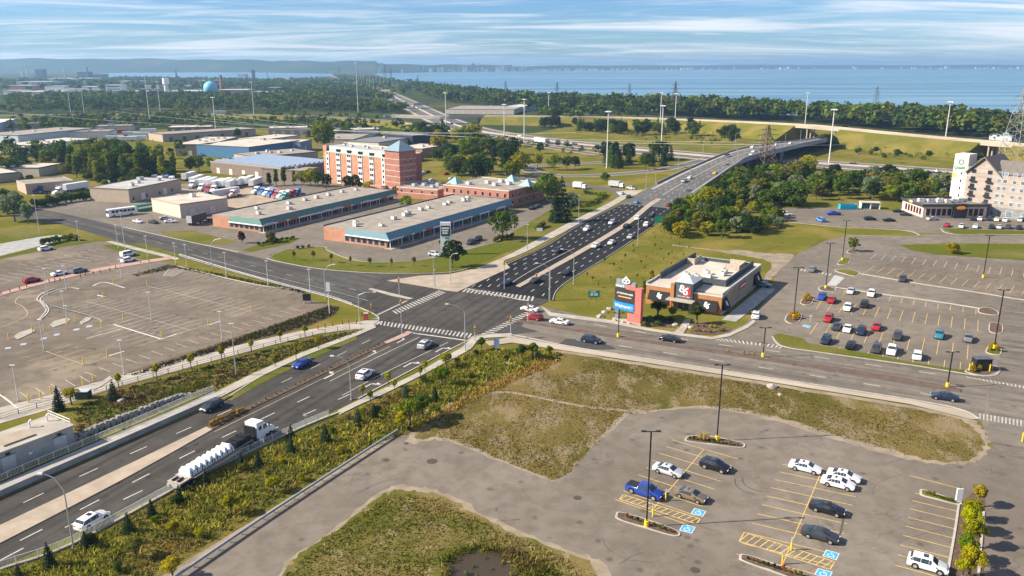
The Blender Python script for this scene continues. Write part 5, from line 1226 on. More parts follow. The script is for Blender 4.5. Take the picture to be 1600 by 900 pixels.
car('suv', (331, 639), ROAD_A + math.pi, 'charcoal', 'dark grey suv coming down the left carriageway', True)
car('sedan', (472, 572), ROAD_A + math.pi, 'blue', 'blue sedan on the left carriageway', True, sc=1.02)
car('suv', (571, 589), ROAD_A, 'white', 'white suv in the middle lanes before the crossing', True)
car('suv', (665, 542), ROAD_A, 'silver', 'silver suv nearest the southern crosswalk', True)
RCd = HD((900, 520), (1100, 552))
car('suv', (924, 535), RCd, 'navy', 'dark blue suv on the dark asphalt patch of the side road', True)
car('sedan', (1046, 533), RCd + math.pi, 'black', 'black sedan passing in front of the restaurant', True)
car('sedan', (874, 506), RCd + math.pi, 'white', 'white sedan on the side road behind the red car', True)
car('suv', (834, 499), RCd + math.pi, 'red', 'red hatchback waiting at the crossing', True)
car('sedan', (828, 486), RCd + math.pi, 'white', 'white car beside the red hatchback at the crossing', True)
car('sedan', (1475, 624), HD((1400, 606), (1480, 618)) + math.pi, 'navy', 'dark blue sedan on the side road at the far right', True)
car('suv', (1181, 496), HD((1178, 506), (1186, 482)) , 'white', 'white suv parked beside the restaurant', True)
car('sedan', (1192, 448), RCd, 'grey', 'grey car behind the restaurant corner')
V1 = HD((1421, 506), (1426, 489)); V2 = V1 + math.pi; RL = 'cars in the right parking lot'
for kind, px, hd, c, lb in (('suv', (1284, 467), V2, 'blue', 'dark blue suv beside the golden grass bed'), ('sedan', (1299, 472), V2, 'red', 'maroon car next to the dark blue suv'), ('sedan', (1329, 458), V2, 'silver', 'small silver grey car in the top row'),
 ('suv', (1361, 462), V2, 'white', 'white suv in the top row of the right lot'), ('suv', (1324, 484), V2, 'white', 'white suv in the second row of the right lot'), ('suv', (1350, 479), V2, 'black', 'black suv right of the white suv in the second row'),
 ('suv', (1294, 501), V2, 'red', 'dark red suv in the third row'), ('sedan', (1307, 514), V2, 'charcoal', 'charcoal car left of a white car in the third row'), ('sedan', (1324, 517), V2, 'white', 'white car between two dark cars in the third row'),
 ('suv', (1345, 521), V2, 'navy', 'navy suv in the third row'), ('sedan', (1369, 514), V2, 'red', 'bright red car in the third row'), ('suv', (1402, 529), V2, 'charcoal', 'dark suv parked apart in the third row'), ('suv', (1467, 527), V2, 'teal', 'teal blue compact car near the right end'),
 ('sedan', (1512, 532), V2, 'grey', 'grey car at the right end of the lot'), ('suv', (1290, 535), V2, 'navy', 'dark blue suv at the left end of the front row'), ('sedan', (1329, 543), V2, 'black', 'black sedan in the front row'), ('suv', (1369, 549), V2, 'charcoal', 'charcoal suv left of the white pickup'),
 ('pickup', (1393, 551), V2, 'white', 'white pickup truck in the front row'), ('suv', (1433, 559), V1, 'white', 'white car with black roof at the right of the front row'), ('suv', (1269, 424), V1, 'grey', 'dark grey suv driving over the zebra crossing'), ('suv', (1410, 439), V2, 'charcoal', 'lone dark suv in the empty upper lot')):
 car(kind, px, hd, c, lb, False, RL)
def nhd(x):
 for i in range(len(NCX) - 1):
  if NCX[i][0] <= x < NCX[i + 1][0]: return HD(NCX[i], NCX[i + 1])
 return HD(NCX[-2], NCX[-1])
NCX = [(760, 470), (860, 420), (905, 394), (980, 350), (1016, 320), (1060, 300)]
MR = 'cars on the northern main road'
for kind, px, up, c, lb in (('suv', (917, 360), 0, 'white', 'white suv in the left carriageway nearest the grass strip'), ('suv', (956, 350), 0, 'silver', 'silver car behind the white suv in the left carriageway'), ('suv', (871, 394), 0, 'charcoal', 'dark suv in the left carriageway near the light pole'),
 ('sedan', (885, 429), 1, 'black', 'black sedan in the right carriageway close to the stop line'), ('sedan', (836, 441), 0, 'charcoal', 'dark car beside the median tip'), ('sedan', (791, 445), 0, 'navy', 'dark blue car at the northern stop line'), ('sedan', (931, 386), 1, 'white', 'white sedan beside the tan median, lower one'),
 ('sedan', (956, 381), 1, 'white', 'white sedan in the second right lane'), ('sedan', (985, 372), 1, 'silver', 'silver car in the outer right lane'), ('sedan', (979, 355), 1, 'black', 'black car beside the median, upper right carriageway'), ('suv', (996, 343), 1, 'white', 'white suv beside the median, upper right carriageway'),
 ('sedan', (1019, 338), 1, 'charcoal', 'dark car near the green road sign'), ('suv', (1010, 353), 1, 'white', 'white hatchback left of the green road sign'), ('sedan', (1045, 322), 1, 'red', 'red car before the second crossing'), ('sedan', (994, 318), 0, 'sky', 'light blue car leaving the second crossing'),
 ('sedan', (982, 309), 0, 'charcoal', 'dark car in the slip lane'), ('sedan', (971, 304), 0, 'white', 'white car in the slip lane'), ('sedan', (1076, 309), 1, 'charcoal', 'dark car in the second crossing, lower'), ('sedan', (1076, 300), 1, 'charcoal', 'dark car in the second crossing, upper')):
 car(kind, px, nhd(px[0]) + (0 if up else math.pi), c, lb, False, MR)
def bz(px):
 best = min(zip(WA, EA), key=lambda ab: abs((ab[0] + ab[1]).length / 2 - G(px[0], px[1], (ab[0].z + ab[1].z) / 2).length)); return (best[0].z + best[1].z) / 2
BH = HD((1040, 300), (1150, 245)); BH2 = HD((1150, 247), (1220, 227), 7)
for kind, px, c, lb in (('pickup', (1069, 284), 'silver', 'silver pickup waiting at the second crossing'), ('sedan', (1078, 279), 'white', 'white car beside the silver pickup'), ('sedan', (1117, 272), 'yellow', 'yellow taxi on the rising road'), ('sedan', (1130, 277), 'grey', 'grey car on the ramp beside the taxi'),
 ('suv', (1137, 260), 'charcoal', 'dark suv on the bridge approach, right side'), ('suv', (1136, 243), 'charcoal', 'dark suv on the bridge approach, left side'), ('sedan', (1176, 231), 'white', 'white car on the bridge, left lanes'), ('sedan', (1174, 243), 'white', 'white car on the bridge by the railing'), ('sedan', (1190, 235), 'charcoal', 'dark car on the bridge deck'),
 ('sedan', (1178, 238), 'white', 'white car in the middle of the bridge'), ('suv', (1212, 228), 'white', 'white suv near the bridge crest'), ('sedan', (1235, 225), 'white', 'white car beyond the bridge crest')):
 z = bz(px); car(kind, px, BH if px[0] < 1130 else BH2, c, lb, False, 'cars on the bridge road', z + .03)
LH = HD((230, 447), (390, 486)); LP = LH + math.pi / 2
for kind, px, hd, c, lb in (('suv', (72, 391), LP, 'white', 'white suv with open tailgate beside the left lawn'), ('van', (201, 400), LP, 'white', 'white van at the corner of the upper left lot'), ('suv', (201, 409), LP, 'white', 'white suv in front of the white van'), ('sedan', (94, 430), LP, 'white', 'white car by the salmon kerb'),
 ('suv', (124, 426), LP, 'grey', 'dark grey car by the salmon kerb'), ('suv', (50, 441), LP, 'red', 'red car by the salmon kerb'), ('sedan', (216, 348), LH, 'white', 'white car left of the cream garage'), ('sedan', (240, 349), LH, 'charcoal', 'dark car left of the cream garage'), ('sedan', (259, 343), LH + 1, 'silver', 'silver car at the open garage bay'), ('sedan', (267, 348), LH + .6, 'white', 'white car in front of the garage bay'),
 ('suv', (680, 400), LH, 'silver', 'silver car under the tree beside the plaza sign'), ('pickup', (736, 381), HD((736, 381), (750, 373)) + math.pi, 'charcoal', 'dark pickup parked in the plaza lot'), ('suv', (747, 376), HD((736, 381), (750, 373)) + math.pi, 'black', 'black suv parked beside the dark pickup'), ('sedan', (832, 327), hA, 'black', 'black car under the blue plaza front'), ('sedan', (840, 324), hA, 'charcoal', 'dark grey car under the blue plaza front')):
 car(kind, px, hd, c, lb)
DH = HD((1480, 352), (1474, 360))
for i, (kind, px, hd, c, lb) in enumerate((('pickup', (1226, 337), R(170), 'white', 'white pickup at the left end of the diner lot'), ('pickup', (1302, 336), R(175), 'blue', 'bright blue pickup in the diner lot'), ('van', (1282, 346), R(95), 'sky', 'small pale blue van in the diner lot'), ('suv', (1359, 344), 0, 'black', 'black suv in the middle of the diner lot'), ('sedan', (1389, 346), 0, 'black', 'black sedan right of the black suv, diner lot'),
 ('sedan', (1404, 332), R(-20), 'black', 'black car beside the diner wall, rear'), ('sedan', (1415, 337), R(-20), 'charcoal', 'dark car beside the diner wall, front'), ('sedan', (1457, 344), R(10), 'silver', 'silver grey car in front of the diner windows'), ('sedan', (1479, 354), DH, 'red', 'dark red car on the lawn side of the diner lot'), ('suv', (1502, 356), DH, 'silver', 'silver car right of the dark red car'), ('sedan', (1524, 356), DH, 'white', 'white car on the lawn side of the hotel lot'),
 ('suv', (1549, 357), DH, 'black', 'black suv on the lawn side of the hotel lot'), ('sedan', (1561, 357), DH, 'silver', 'grey car next to the black suv at the hotel'), ('suv', (1575, 357), DH, 'charcoal', 'dark suv second from the right edge, lawn side'), ('suv', (1592, 358), DH, 'black', 'dark car at the right edge, lawn side'), ('suv', (1520, 344), DH, 'black', 'black suv at the hotel entrance, left end'), ('sedan', (1531, 344), DH, 'white', 'white car at the hotel wall, first'),
 ('suv', (1545, 344), DH, 'navy', 'navy suv at the hotel wall'), ('sedan', (1557, 345), DH, 'white', 'white car right of the navy suv'), ('sedan', (1570, 346), DH, 'white', 'second white car right of the navy suv'), ('suv', (1593, 346), DH, 'silver', 'silver suv at the right edge by the hotel wall'))):
 car(kind, px, hd, c, lb, False, 'cars at the diner and hotel')
for k, (x, y, c) in enumerate(((650, 277, 'white'), (655, 275, 'silver'), (661, 272, 'white'), (668, 270, 'charcoal'), (652, 289, 'white'), (659, 287, 'silver'), (666, 284, 'white'), (674, 283, 'white'), (697, 273, 'red'), (706, 280, 'silver'))):
 car('sedan', (x, y), R(60), c, ('%s car in the yard behind the brick hotel' % c) if c in ('red', 'charcoal') else '%s car parked behind the brick hotel' % c, False, 'cars behind the brick hotel')
for k, (x, y, c) in enumerate(((812, 213, 'white'), (898, 226, 'charcoal'), (936, 230, 'white'), (1333, 257, 'black'), (1464, 270, 'charcoal'), (760, 211, 'black'), (725, 198, 'white'), (740, 200, 'black'), (1075, 188, 'charcoal'), (1240, 252, 'silver'))):
 hd = HD((x - 20, y - 2), (x + 20, y + 2)); z = 8.6 if k == 8 else 0
 car('suv' if k % 2 else 'sedan', (x, y), hd, c, '%s car %s' % (c, ['left of the highway truck', 'right of the highway truck', 'far right of the highway truck', 'on the highway right of the bridge', 'on the highway left of the stone hotel', 'on the far highway under the ramp', 'past the far highway bridge, pale', 'past the far highway bridge, dark', 'on the upper bank road', 'under the road bridge'][k]), False, 'highway traffic', z)
# ---- heavy trucks
WTR = M('truck white', (.80, .80, .79), .4, var=.05)
def wheels(root, xs, y=1.0, r=.5, dual=True):
 tm = MB().tube((0, -.28 if dual else -.15, 0), (0, .28 if dual else .15, 0), r, r, 16).mesh('wheel', TYRE); rm = MB().tube((0, -.29, 0), (0, .29, 0), r * .5, r * .5, 10).mesh('rim', RIM)
 for x in xs:
  for s in (-1, 1): t_ = link('wheel', tm, root, loc=(x, s * y, r)); link('rim', rm, t_)
def tractor(root, x0, paint=WTR, colr=None, sleeper=True):
 """cab with its rear at x0, nose forward"""
 k = dict(color=colr) if colr else {}
 L = 2.6 if sleeper else 1.4
 mb = MB(); mb.add([(x0, -1.2, 1.0), (x0 + L, -1.2, 1.0), (x0 + L, 1.2, 1.0), (x0, 1.2, 1.0), (x0, -1.2, 3.7), (x0 + L - .9, -1.15, 3.6), (x0 + L - .9, 1.15, 3.6), (x0, 1.2, 3.7), (x0 + L, -1.15, 2.35), (x0 + L, 1.15, 2.35)],
  [(0, 3, 2, 1), (4, 5, 6, 7), (0, 4, 7, 3), (5, 8, 9, 6), (0, 1, 8, 5, 4), (3, 7, 6, 9, 2), (1, 2, 9, 8)]); mb.obj('cab', paint, root, **k)
 mb = MB(); x1 = x0 + L; mb.add([(x1, -1.1, .75), (x1 + 1.9, -1.0, .7), (x1 + 1.9, 1.0, .7), (x1, 1.1, .75), (x1, -1.1, 2.2), (x1 + 1.5, -.95, 1.75), (x1 + 1.5, .95, 1.75), (x1, 1.1, 2.2), (x1 + 1.95, -.95, 1.4), (x1 + 1.95, .95, 1.4)],
  [(0, 3, 2, 1), (4, 5, 6, 7), (0, 1, 8, 5, 4), (3, 7, 6, 9, 2), (5, 8, 9, 6), (1, 2, 9, 8)]); mb.obj('hood', paint, root, **k)
 MB().add([(x0 + L - .86, -1.0, 3.45), (x0 + L + .03, -1.0, 2.5), (x0 + L + .03, 1.0, 2.5), (x0 + L - .86, 1.0, 3.45)], [(0, 1, 2, 3)]).obj('windscreen', GLASS, root)
 for s in (-1, 1):
  MB().box(x0 + L - 1.0, x0 + L - .15, min(s * 1.19, s * 1.23), max(s * 1.19, s * 1.23), 2.1, 2.8).obj('side_window', GLASS, root)
  if sleeper: MB().box(x0 + .5, x0 + 1.1, min(s * 1.19, s * 1.23), max(s * 1.19, s * 1.23), 2.3, 2.9).obj('sleeper_window', GLASS, root)
  MB().box(x1 + 1.7, x1 + 1.98, s * .7 - .2, s * .7 + .2, 1.05, 1.3).obj('headlight', LAMPW, root)
  MB().tube((x0 + .2, s * 1.1, .75), (x0 + 1.7, s * 1.1, .75), .32, .32, 12).obj('fuel_tank', RIM, root)
  MB().box(x0 + L + .1, x0 + L + .25, min(s * 1.25, s * 1.5), max(s * 1.25, s * 1.5), 2.2, 2.8).obj('mirror', DARKM, root)
 MB().box(x1 + 1.85, x1 + 2.05, -1.1, 1.1, .45, .85).obj('bumper', RIM, root)
FT = empty('flatbed_truck', G(357, 716), ROAD_A, label='white semi truck hauling a flatbed of wrapped pipes beside the railing', cat='truck'); FT.location.z = .03
tractor(FT, 5.6)
MB().box(2.0, 9.6, -.45, .45, .85, 1.05).obj('chassis', DARKM, FT); MB().box(7.0, 8.6, -1.12, -1.0, .3, .6).box(5.9, 7.6, -1.3, -1.2, .5, 1.0).obj('side_skirt', M('dark red steel', (.24, .02, .02), .5), FT)
MB().box(5.15, 5.35, -1.1, 1.1, 1.1, 3.2).box(4.6, 5.1, -.9, .9, 1.1, 1.6).obj('headache_rack', DARKM, FT)
wheels(FT, (3.0, 4.3, 8.9), 1.0, .5)
mb = MB(); mb.box(-11.2, 4.4, -1.25, 1.25, 1.25, 1.45); mb.box(-11.2, 4.4, -.5, -.3, .9, 1.25).box(-11.2, 4.4, .3, .5, .9, 1.25); mb.obj('flatbed_deck', M('worn timber deck', (.42, .36, .29), .85, var=.25, scale=2), FT)
MB().box(-11.3, 4.45, -1.32, -1.26, 1.2, 1.46).box(-11.3, 4.45, 1.26, 1.32, 1.2, 1.46).obj('side_rail', M('side rail brown', (.20, .15, .12), .7), FT)
wheels(FT, (-9.9, -8.6), 1.0, .5); MB().box(-11.34, -11.2, -1.2, 1.2, .7, 1.2).obj('rear_bumper', LGREY, FT)
mb = MB()
for x, y in ((-10.6, -.5), (-10.6, .5), (-10.0, -.4), (-10.1, .5)): mb.tube((x - .3, y, 1.6), (x + .3, y, 1.6), .15, .15, 8)
mb.obj('chain_pile', DARKM, FT)
WRAP = M('white plastic wrap', (.82, .82, .81), .35, var=.12, scale=3)
for k in range(9):
 x = -8.6 + k * 1.05; lo = MB()
 lo.add([(x - .45, -1.1, 1.47), (x + .45, -1.1, 1.47), (x + .45, 1.1, 1.47), (x - .45, 1.1, 1.47), (x - .38, -1.0, 2.15), (x + .38, -1.0, 2.15), (x + .38, 1.0, 2.15), (x - .38, 1.0, 2.15), (x - .1, -.75, 2.65), (x + .25, -.75, 2.55), (x + .25, .75, 2.55), (x - .1, .75, 2.65)],
  [(0, 1, 5, 4), (1, 2, 6, 5), (2, 3, 7, 6), (3, 0, 4, 7), (4, 5, 9, 8), (5, 6, 10, 9), (6, 7, 11, 10), (7, 4, 8, 11), (8, 9, 10, 11)])
 lo.v = [(x_ + rnd.uniform(-.07, .07), y_ + rnd.uniform(-.07, .07), z_ + (rnd.uniform(-.12, .12) if z_ > 1.6 else 0)) for x_, y_, z_ in lo.v]; o = link('wrapped_bundle', lo.mesh('wrapped_bundle', WRAP, ang=30), FT); MB().box(x - .03, x + .03, -1.16, -1.02, 1.45, 2.2).obj('strap', DARKM, o)
 MB().box(x + .44, x + .53, -1.0, -.5, 1.47, 2.0).box(x + .44, x + .53, .1, .6, 1.47, 1.9).obj('dark_pallet', DARKM, o)
for k in range(5):
 x = 1.05 + k * .75; MB().box(x - .33, x + .33, -1.1, 1.1, 1.47, 2.35 + .12 * (k % 2), .08).obj('black_crate', M('black tarpaulin', (.012, .012, .014), .5, var=.3), FT)
ht = G(846, 224); hh = HD((830, 221), (862, 225))
HTk = empty('semi_truck', ht, hh, label='white semi trailer truck driving on the highway', cat='truck'); HTk.location.z = .03
MB().box(-8.5, 6.0, -1.3, 1.3, 1.2, 4.1).obj('trailer', WTR, HTk); tractor(HTk, 6.4, M('truck black', (.02, .02, .022), .4)); wheels(HTk, (-7, -5.7, 5, 9.5), 1.0, .52); MB().box(-8, 9, -.4, .4, .8, 1.15).obj('chassis', DARKM, HTk)
def yard_tractor(px, hd, c, label, group):
 t_ = empty('parked_truck', G(*px), hd, label=label, cat='truck', group=group); t_.location.z = .02
 tractor(t_, -.5, OPAINT, c); MB().box(-3.6, 3.4, -.45, .45, .75, 1.0).obj('chassis', DARKM, t_); wheels(t_, (-2.9, -1.7, 2.7), 1.0, .5); return t_
def yard_trailer(px, hd, c, label, group, L=14):
 t_ = empty('box_trailer', G(*px), hd, label=label, cat='trailer', group=group); t_.location.z = .02
 MB().box(-L / 2, L / 2, -1.28, 1.28, 1.15, 4.0).obj('box', OPAINT, t_, color=c); MB().box(-L / 2 - .03, -L / 2, -1.2, 1.2, 1.2, 3.95).obj('rear_door', LGREY, t_); MB().box(-L / 2 + .2, L / 2 - .2, -.5, .5, .85, 1.15).box(L / 2 - 3, L / 2 - 2.8, -.8, .8, .0, .85).obj('chassis', DARKM, t_); wheels(t_, (-L / 2 + 1.4, -L / 2 + 2.7), 1.0, .48); return t_
TC = dict(w=(.78, .78, .76), b=(.03, .16, .48), r=(.40, .03, .05), g=(.10, .35, .30), k=(.03, .03, .035), n=(.02, .04, .22))
FH = HD((440, 300), (400, 312))
fan = [(404, 303, 'w'), (415, 304, 'b'), (421, 306, 'w'), (428, 307, 'b'), (436, 309, 'r'), (443, 310, 'w'), (452, 309, 'w'), (459, 308, 'r'), (467, 306, 'b'), (448, 313, 'g')]
cn = dict(w='white', b='blue', r='red', g='green', k='black', n='navy')
for i, (x, y, c) in enumerate(fan): yard_tractor((x, y), FH - .25, TC[c], {'g': 'green truck cab at the front of the cab row', 'w': 'white truck cab in the tight row before the left plaza', 'b': 'blue truck cab in the tight row before the left plaza', 'r': 'red truck cab in the tight row before the left plaza'}[c], 'truck cabs parked in a tight row')
for i, (x, y, c) in enumerate(((300, 289, 'w'), (312, 292, 'w'), (322, 293, 'w'), (333, 295, 'w'), (345, 294, 'w'), (356, 295, 'w'), (368, 292, 'w'), (380, 290, 'w'), (392, 293, 'w'), (288, 283, 'w'))):
 yard_trailer((x + 8, y - 2), HD((330, 300), (372, 285)) + math.pi, TC[c], 'white box trailer before the solar roof warehouse, %s of its row' % ('second from left', 'third from left', 'fourth from left', 'fifth from left', 'fifth from right', 'fourth from right', 'third from right', 'second from right', 'right end', 'left end')[i], 'white box trailers in a row', 13)
for i, (x, y, c) in enumerate(((317, 298, 'w'), (328, 300, 'r'), (336, 301, 'w'), (303, 293, 'w'), (222, 283, 'w'), (243, 284, 'w'), (252, 286, 'w'), (262, 284, 'b'), (270, 286, 'w'), (176, 286, 'w'))):
 yard_tractor((x, y), HD((330, 300), (372, 285)) + math.pi, TC[c], {'r': 'red truck cab among the white box trailers', 'b': 'blue truck cab between white cabs', 'w': 'white truck cab parked at the yard edge'}[c], 'truck cabs along the yard edge')
yard_trailer((352, 308), HD((330, 312), (380, 303)), (.6, .62, .63), 'long grey white trailer with blue nose in the truck yard', None, 16); yard_tractor((367, 308), FH - .2, (.7, .5, .45), 'orange topped white truck cab beside the long grey trailer', None); yard_tractor((326, 312), FH + 2.6, TC['n'], 'navy truck cab at the nose of the long grey trailer', None)
yard_trailer((269, 321), HD((250, 320), (300, 308)), (.72, .74, .76), 'white trailer parked behind the cream garage', None, 14)
yard_trailer((120, 298), HD((90, 300), (140, 292)), (.75, .78, .8), 'white tanker trailer behind the hedge', None, 13); yard_tractor((95, 304), HD((90, 300), (140, 292)) + math.pi, TC['w'], 'white truck cab behind the hedge', None); yard_tractor((66, 302), R(200), TC['n'], 'navy truck beside the tan shed', None)
yard_trailer((308, 350), HD((295, 352), (330, 342)), (.05, .05, .06), 'dark flat trailer beside the cream garage', None, 9); yard_tractor((318, 346), R(190), TC['r'], 'red and white truck cab beside the cream garage', None)
cb = empty('motor_coach', G(191, 337), HD((174, 337), (212, 332)) + math.pi, label='white motor coach with dark windows near the tan workshop', cat='bus'); cb.location.z = .02
MB().box(-5.8, 5.8, -1.25, 1.25, .5, 3.3, .12).obj('body', WTR, cb); MB().box(5.7, 5.83, -1.05, 1.05, 1.6, 2.9).obj('windscreen', GLASS, cb)
for s in (-1, 1):
 for k in range(6): MB().box(-4.8 + k * 1.6, -3.5 + k * 1.6, min(s * 1.16, s * 1.27), max(s * 1.16, s * 1.27), 1.7, 2.7).obj('side_window', GLASS, cb)
wheels(cb, (-3.4, 3.6), 1.0, .5)
gc = empty('shipping_container', G(225, 329), HD((212, 331), (240, 326)), label='dark green shipping container beside the motor coach', cat='container'); MB().box(-3.8, 3.8, -1.22, 1.22, 0.1, 2.7).obj('body', GRNW, gc); MB().box(-3.85, 3.85, -1.3, -1.22, .0, .2).box(-3.85, 3.85, 1.22, 1.3, 0, .2).obj('base_rail', DARKM, gc); MB().box(-3.6, 3.6, -1.26, -1.221, 1.2, 2.0).obj('stripe', WHITE, gc)
for px, L, lb in (((906, 295), 7, 'white box truck beside the spruces'), ((963, 293), 8, 'dark framed tow truck on the slip road')):
 t_ = empty('box_truck', G(*px), HD((963, 293), (905, 288)) + math.pi, label=lb, cat='truck'); t_.location.z = .02
 MB().box(-L / 2, L / 2 - 2.2, -1.2, 1.2, .9, 3.3).obj('box', WTR if '906' in str(px) else LGREY, t_); MB().box(L / 2 - 2.0, L / 2, -1.1, 1.1, .6, 2.4, .2).obj('cab', WTR, t_); MB().box(L / 2 - .25, L / 2 + .02, -.9, .9, 1.5, 2.2).obj('windscreen', GLASS, t_); MB().box(-L / 2, L / 2, -.4, .4, .5, .9).obj('chassis', DARKM, t_); wheels(t_, (-L / 2 + 1.2, L / 2 - 1.1), .95, .42)
car('pickup', (986, 296), HD((963, 293), (986, 296)) + math.pi, 'silver', 'silver pickup on the slip road behind the tow truck')
for k, (x, y, c) in enumerate(((185, 210, 'r'), (205, 213, 'w'), (222, 214, 'w'), (165, 215, 'w'), (180, 220, 'w'), (200, 221, 'w'), (215, 220, 'w'), (232, 208, 'w'), (195, 205, 'w'), (345, 178, 'w'))):
 yard_trailer((x, y), R(8), TC[c], 'red trailer in the far yard' if c == 'r' else ('white trailer on the far ramp' if k == 9 else 'white trailer in the far yard beyond the grove'), None if k in (0, 9) else 'white trailers in the far yard', 14)
bpy.data.objects['box_trailer'].location.z += 0
# ================================================================== BRIDGES
def bridge(name, path, w, t, label, piers, pw=1.2, mat=None, par=True, deckm=None, thick=1.6):
 e = empty(name, (0, 0, 0), label=label, cat='bridge'); m = mat or CONCG
 MB().wall(path, w, thick, -thick - .02).obj('deck', m, e)
 if par:
  for s in (1, -1): MB().wall(offs(path, s * (w / 2 - .25)), .4, 1.0, .02).obj('parapet', deckm or SHOULD, e)
 for i in piers:
  p = path[i]; tdir = (path[min(i + 1, len(path) - 1)] - path[max(0, i - 1)]).xy.normalized(); nr = Vector((-tdir.y, tdir.x, 0))
  for k in (-.35, 0, .35):
   q = p + nr * w * k; MB().tube((q.x, q.y, -.05), (q.x, q.y, p.z - thick), pw / 2, pw / 2, 10).obj('pier', m, e)
  a, b = p + nr * w * .42, p - nr * w * .42; MB().wall([a, b], pw, 1.0, -thick - 1.0).obj('pier_cap', m, e)
 return e
mp_ = mid(WA, EA, .5); wdt = (WA[24] - EA[24]).length
e_ = empty('road_bridge', (0, 0, 0), label='road bridge carrying the main road over the highway', cat='bridge')
mb = MB(); A, B = WA[20:], EA[20:]
lo = Vector((0, 0, -1.7)); mb.strip([p + lo for p in A], [p + lo for p in B])
for L in (A, B): mb.wall(L, .5, 1.75, -1.72)
mb.obj('deck', CONCG, e_)
for L, s in ((WA[10:], -.4), (EA[10:], .4)): MB().wall(offs(L, s), .35, .95, .02).obj('parapet', CONCG, e_)
for i in (24, 30, 36):
 for f in (.1, .35, .65, .9):
  q = WA[i].lerp(EA[i], f); MB().tube((q.x, q.y, -.05), (q.x, q.y, q.z - 1.7), .7, .7, 10).obj('pier', CONCG, e_)
MB().wall([WA[20] + Vector((0, 0, -3.2)), EA[20] + Vector((0, 0, -3.2))], 1.2, 3.2 + 0, -1.8).obj('abutment', CONCG, e_)
bridge('ramp_bridge', UP[g0:g1 + 1], 11.4, 0, 'white sided ramp bridge above the main road', (2, 8), mat=SHOULD, par=False)
bridge('ramp_bridge', UP[77:87], 11.4, 0, 'white sided ramp bridge beside the big pylon', (2, 7), mat=SHOULD, par=False)
fb = smooth_line(GP([(600, 181, 7), (622, 181, 7), (690, 183, 7), (750, 182, 7), (762, 182, 7)]), 6)
bridge('highway_bridge', fb, 13, 0, 'flat concrete bridge over the far highway, nearest of three', (6, 12, 18), 2.0, CONCG)
fb = GP([(440, 161, 6), (475, 161, 7), (560, 161.5, 7), (647, 162, 7), (665, 162, 6)])
bridge('highway_bridge', fb, 12, 0, 'long thin bridge over the far highway, middle of three', (1, 2, 3), 2.0, CONCG)
fb = GP([(520, 140.5, 6), (560, 140.5, 7), (610, 141, 7), (640, 141, 6)])
bridge('highway_bridge', fb, 16, 0, 'pale bridge over the far highway, farthest of three', (1, 2), 3.0, SHOULD)
# ================================================================== FENCES, RAILS, WALLS
def railing(name, px, h, gap, mat, label, panel=True, step=2.6, base=None, z=0.0, thin=.035, cat='railing'):
 P = smooth_line(GP(px), 5); posts = resample(P, step)
 e = empty(name, (0, 0, 0), label=label, cat=cat)
 pm = MB().box(-.05, .05, -.05, .05, 0, h + .05).mesh('post', mat)
 for q in posts: link('post', pm, e, loc=(q.x, q.y, z))
 for a, b in zip(posts[:-1], posts[1:]):
  mb = MB(); d = b - a; L = d.length; an = math.atan2(d.y, d.x)
  mb.box(.05, L - .05, -.025, .025, h - .06, h); mb.box(.05, L - .05, -.025, .025, .12, .18)
  if panel:
   n = int(L / gap)
   for i in range(1, n): mb.box(L * i / n - thin / 2, L * i / n + thin / 2, -.02, .02, .18, h - .06)
  else: mb.box(.05, L - .05, -.02, .02, h * .5, h * .5 + .05)
  mb.obj('picket_panel' if panel else 'rail', mat, e, loc=(a.x, a.y, z), rz=an)
 if base: MB().wall(P, .45, .22 + z).obj('base_kerb', base, e)
 return e
railing('railing', [(-40, 912), (0, 891), (115, 850), (300, 750), (415, 695), (482, 664), (530, 645)], 1.25, .16, M('white steel railing', (.66, .65, .62), .5, .1, var=.06), 'white picket railing along the right edge of the main road', True, 2.4, CONC)
railing('railing', [(-40, 770), (0, 753), (48, 732), (150, 689), (250, 646), (310, 620), (345, 607)], 1.15, .2, MATS['white steel railing'], 'white railing before the stone wall left of the road', True, 2.4)
pw = smooth_line(GP([(-60, 805), (0, 775), (176, 698), (300, 643), (352, 620)]), 5)
e = empty('roadside_wall', (0, 0, 0), label='low concrete wall between the road and the left walk', cat='wall')
seg = resample(pw, 6.0)
for a, b in zip(seg[:-1], seg[1:]):
 d = (b - a).normalized() * .02; MB().wall([a + d, b - d], .45, .85).obj('wall_panel', CONCG, e)
MB().wall(pw, .6, .12, .85).obj('coping', CONC, e)
road('sidewalk', [(-60, 800), (0, 771), (176, 694), (300, 640), (345, 620)], [(-60, 786), (0, 757), (160, 688), (280, 637), (335, 612)], .13, CONCG)
STO = M('grey field stone', (.24, .23, .215), .9, var=.3, scale=1.6)
sw = resample(smooth_line(GP([(116, 692), (160, 671), (200, 656), (240, 640), (280, 623), (305, 612)]), 6), 1.05)
e = empty('stone_retaining_wall', (0, 0, 0), label='stone retaining wall of grey boulders under the left hedge', cat='wall')
for i, (a, b) in enumerate(zip(sw[:-1], sw[1:])):
 an = math.atan2((b - a).y, (b - a).x); taper = min(1, (len(sw) - i) / 12 + .3)
 for c in range(2 if taper > .6 else 1):
  mb = MB(); sx, sy, sz = .5 * rnd.uniform(.85, 1), rnd.uniform(.35, .5), rnd.uniform(.55, .75) * taper
  mb.box(-sx, sx, -sy, sy, 0, sz, .09); v = [(x + rnd.uniform(-.06, .06), y + rnd.uniform(-.06, .06), z + rnd.uniform(-.05, .05)) for x, y, z in mb.v]; mb.v = v
  mb.obj('stone', STO, e, loc=(a.x, a.y + c * .25, c * .62 * taper), rz=an)
GR = smooth_line(GP([(240, 930), (283, 902), (390, 829), (500, 756), (600, 691), (622, 677)]), 6)
e = empty('guardrail', (0, 0, 0), label='grey steel guardrail along the curved driveway', cat='guardrail')
mb = MB()
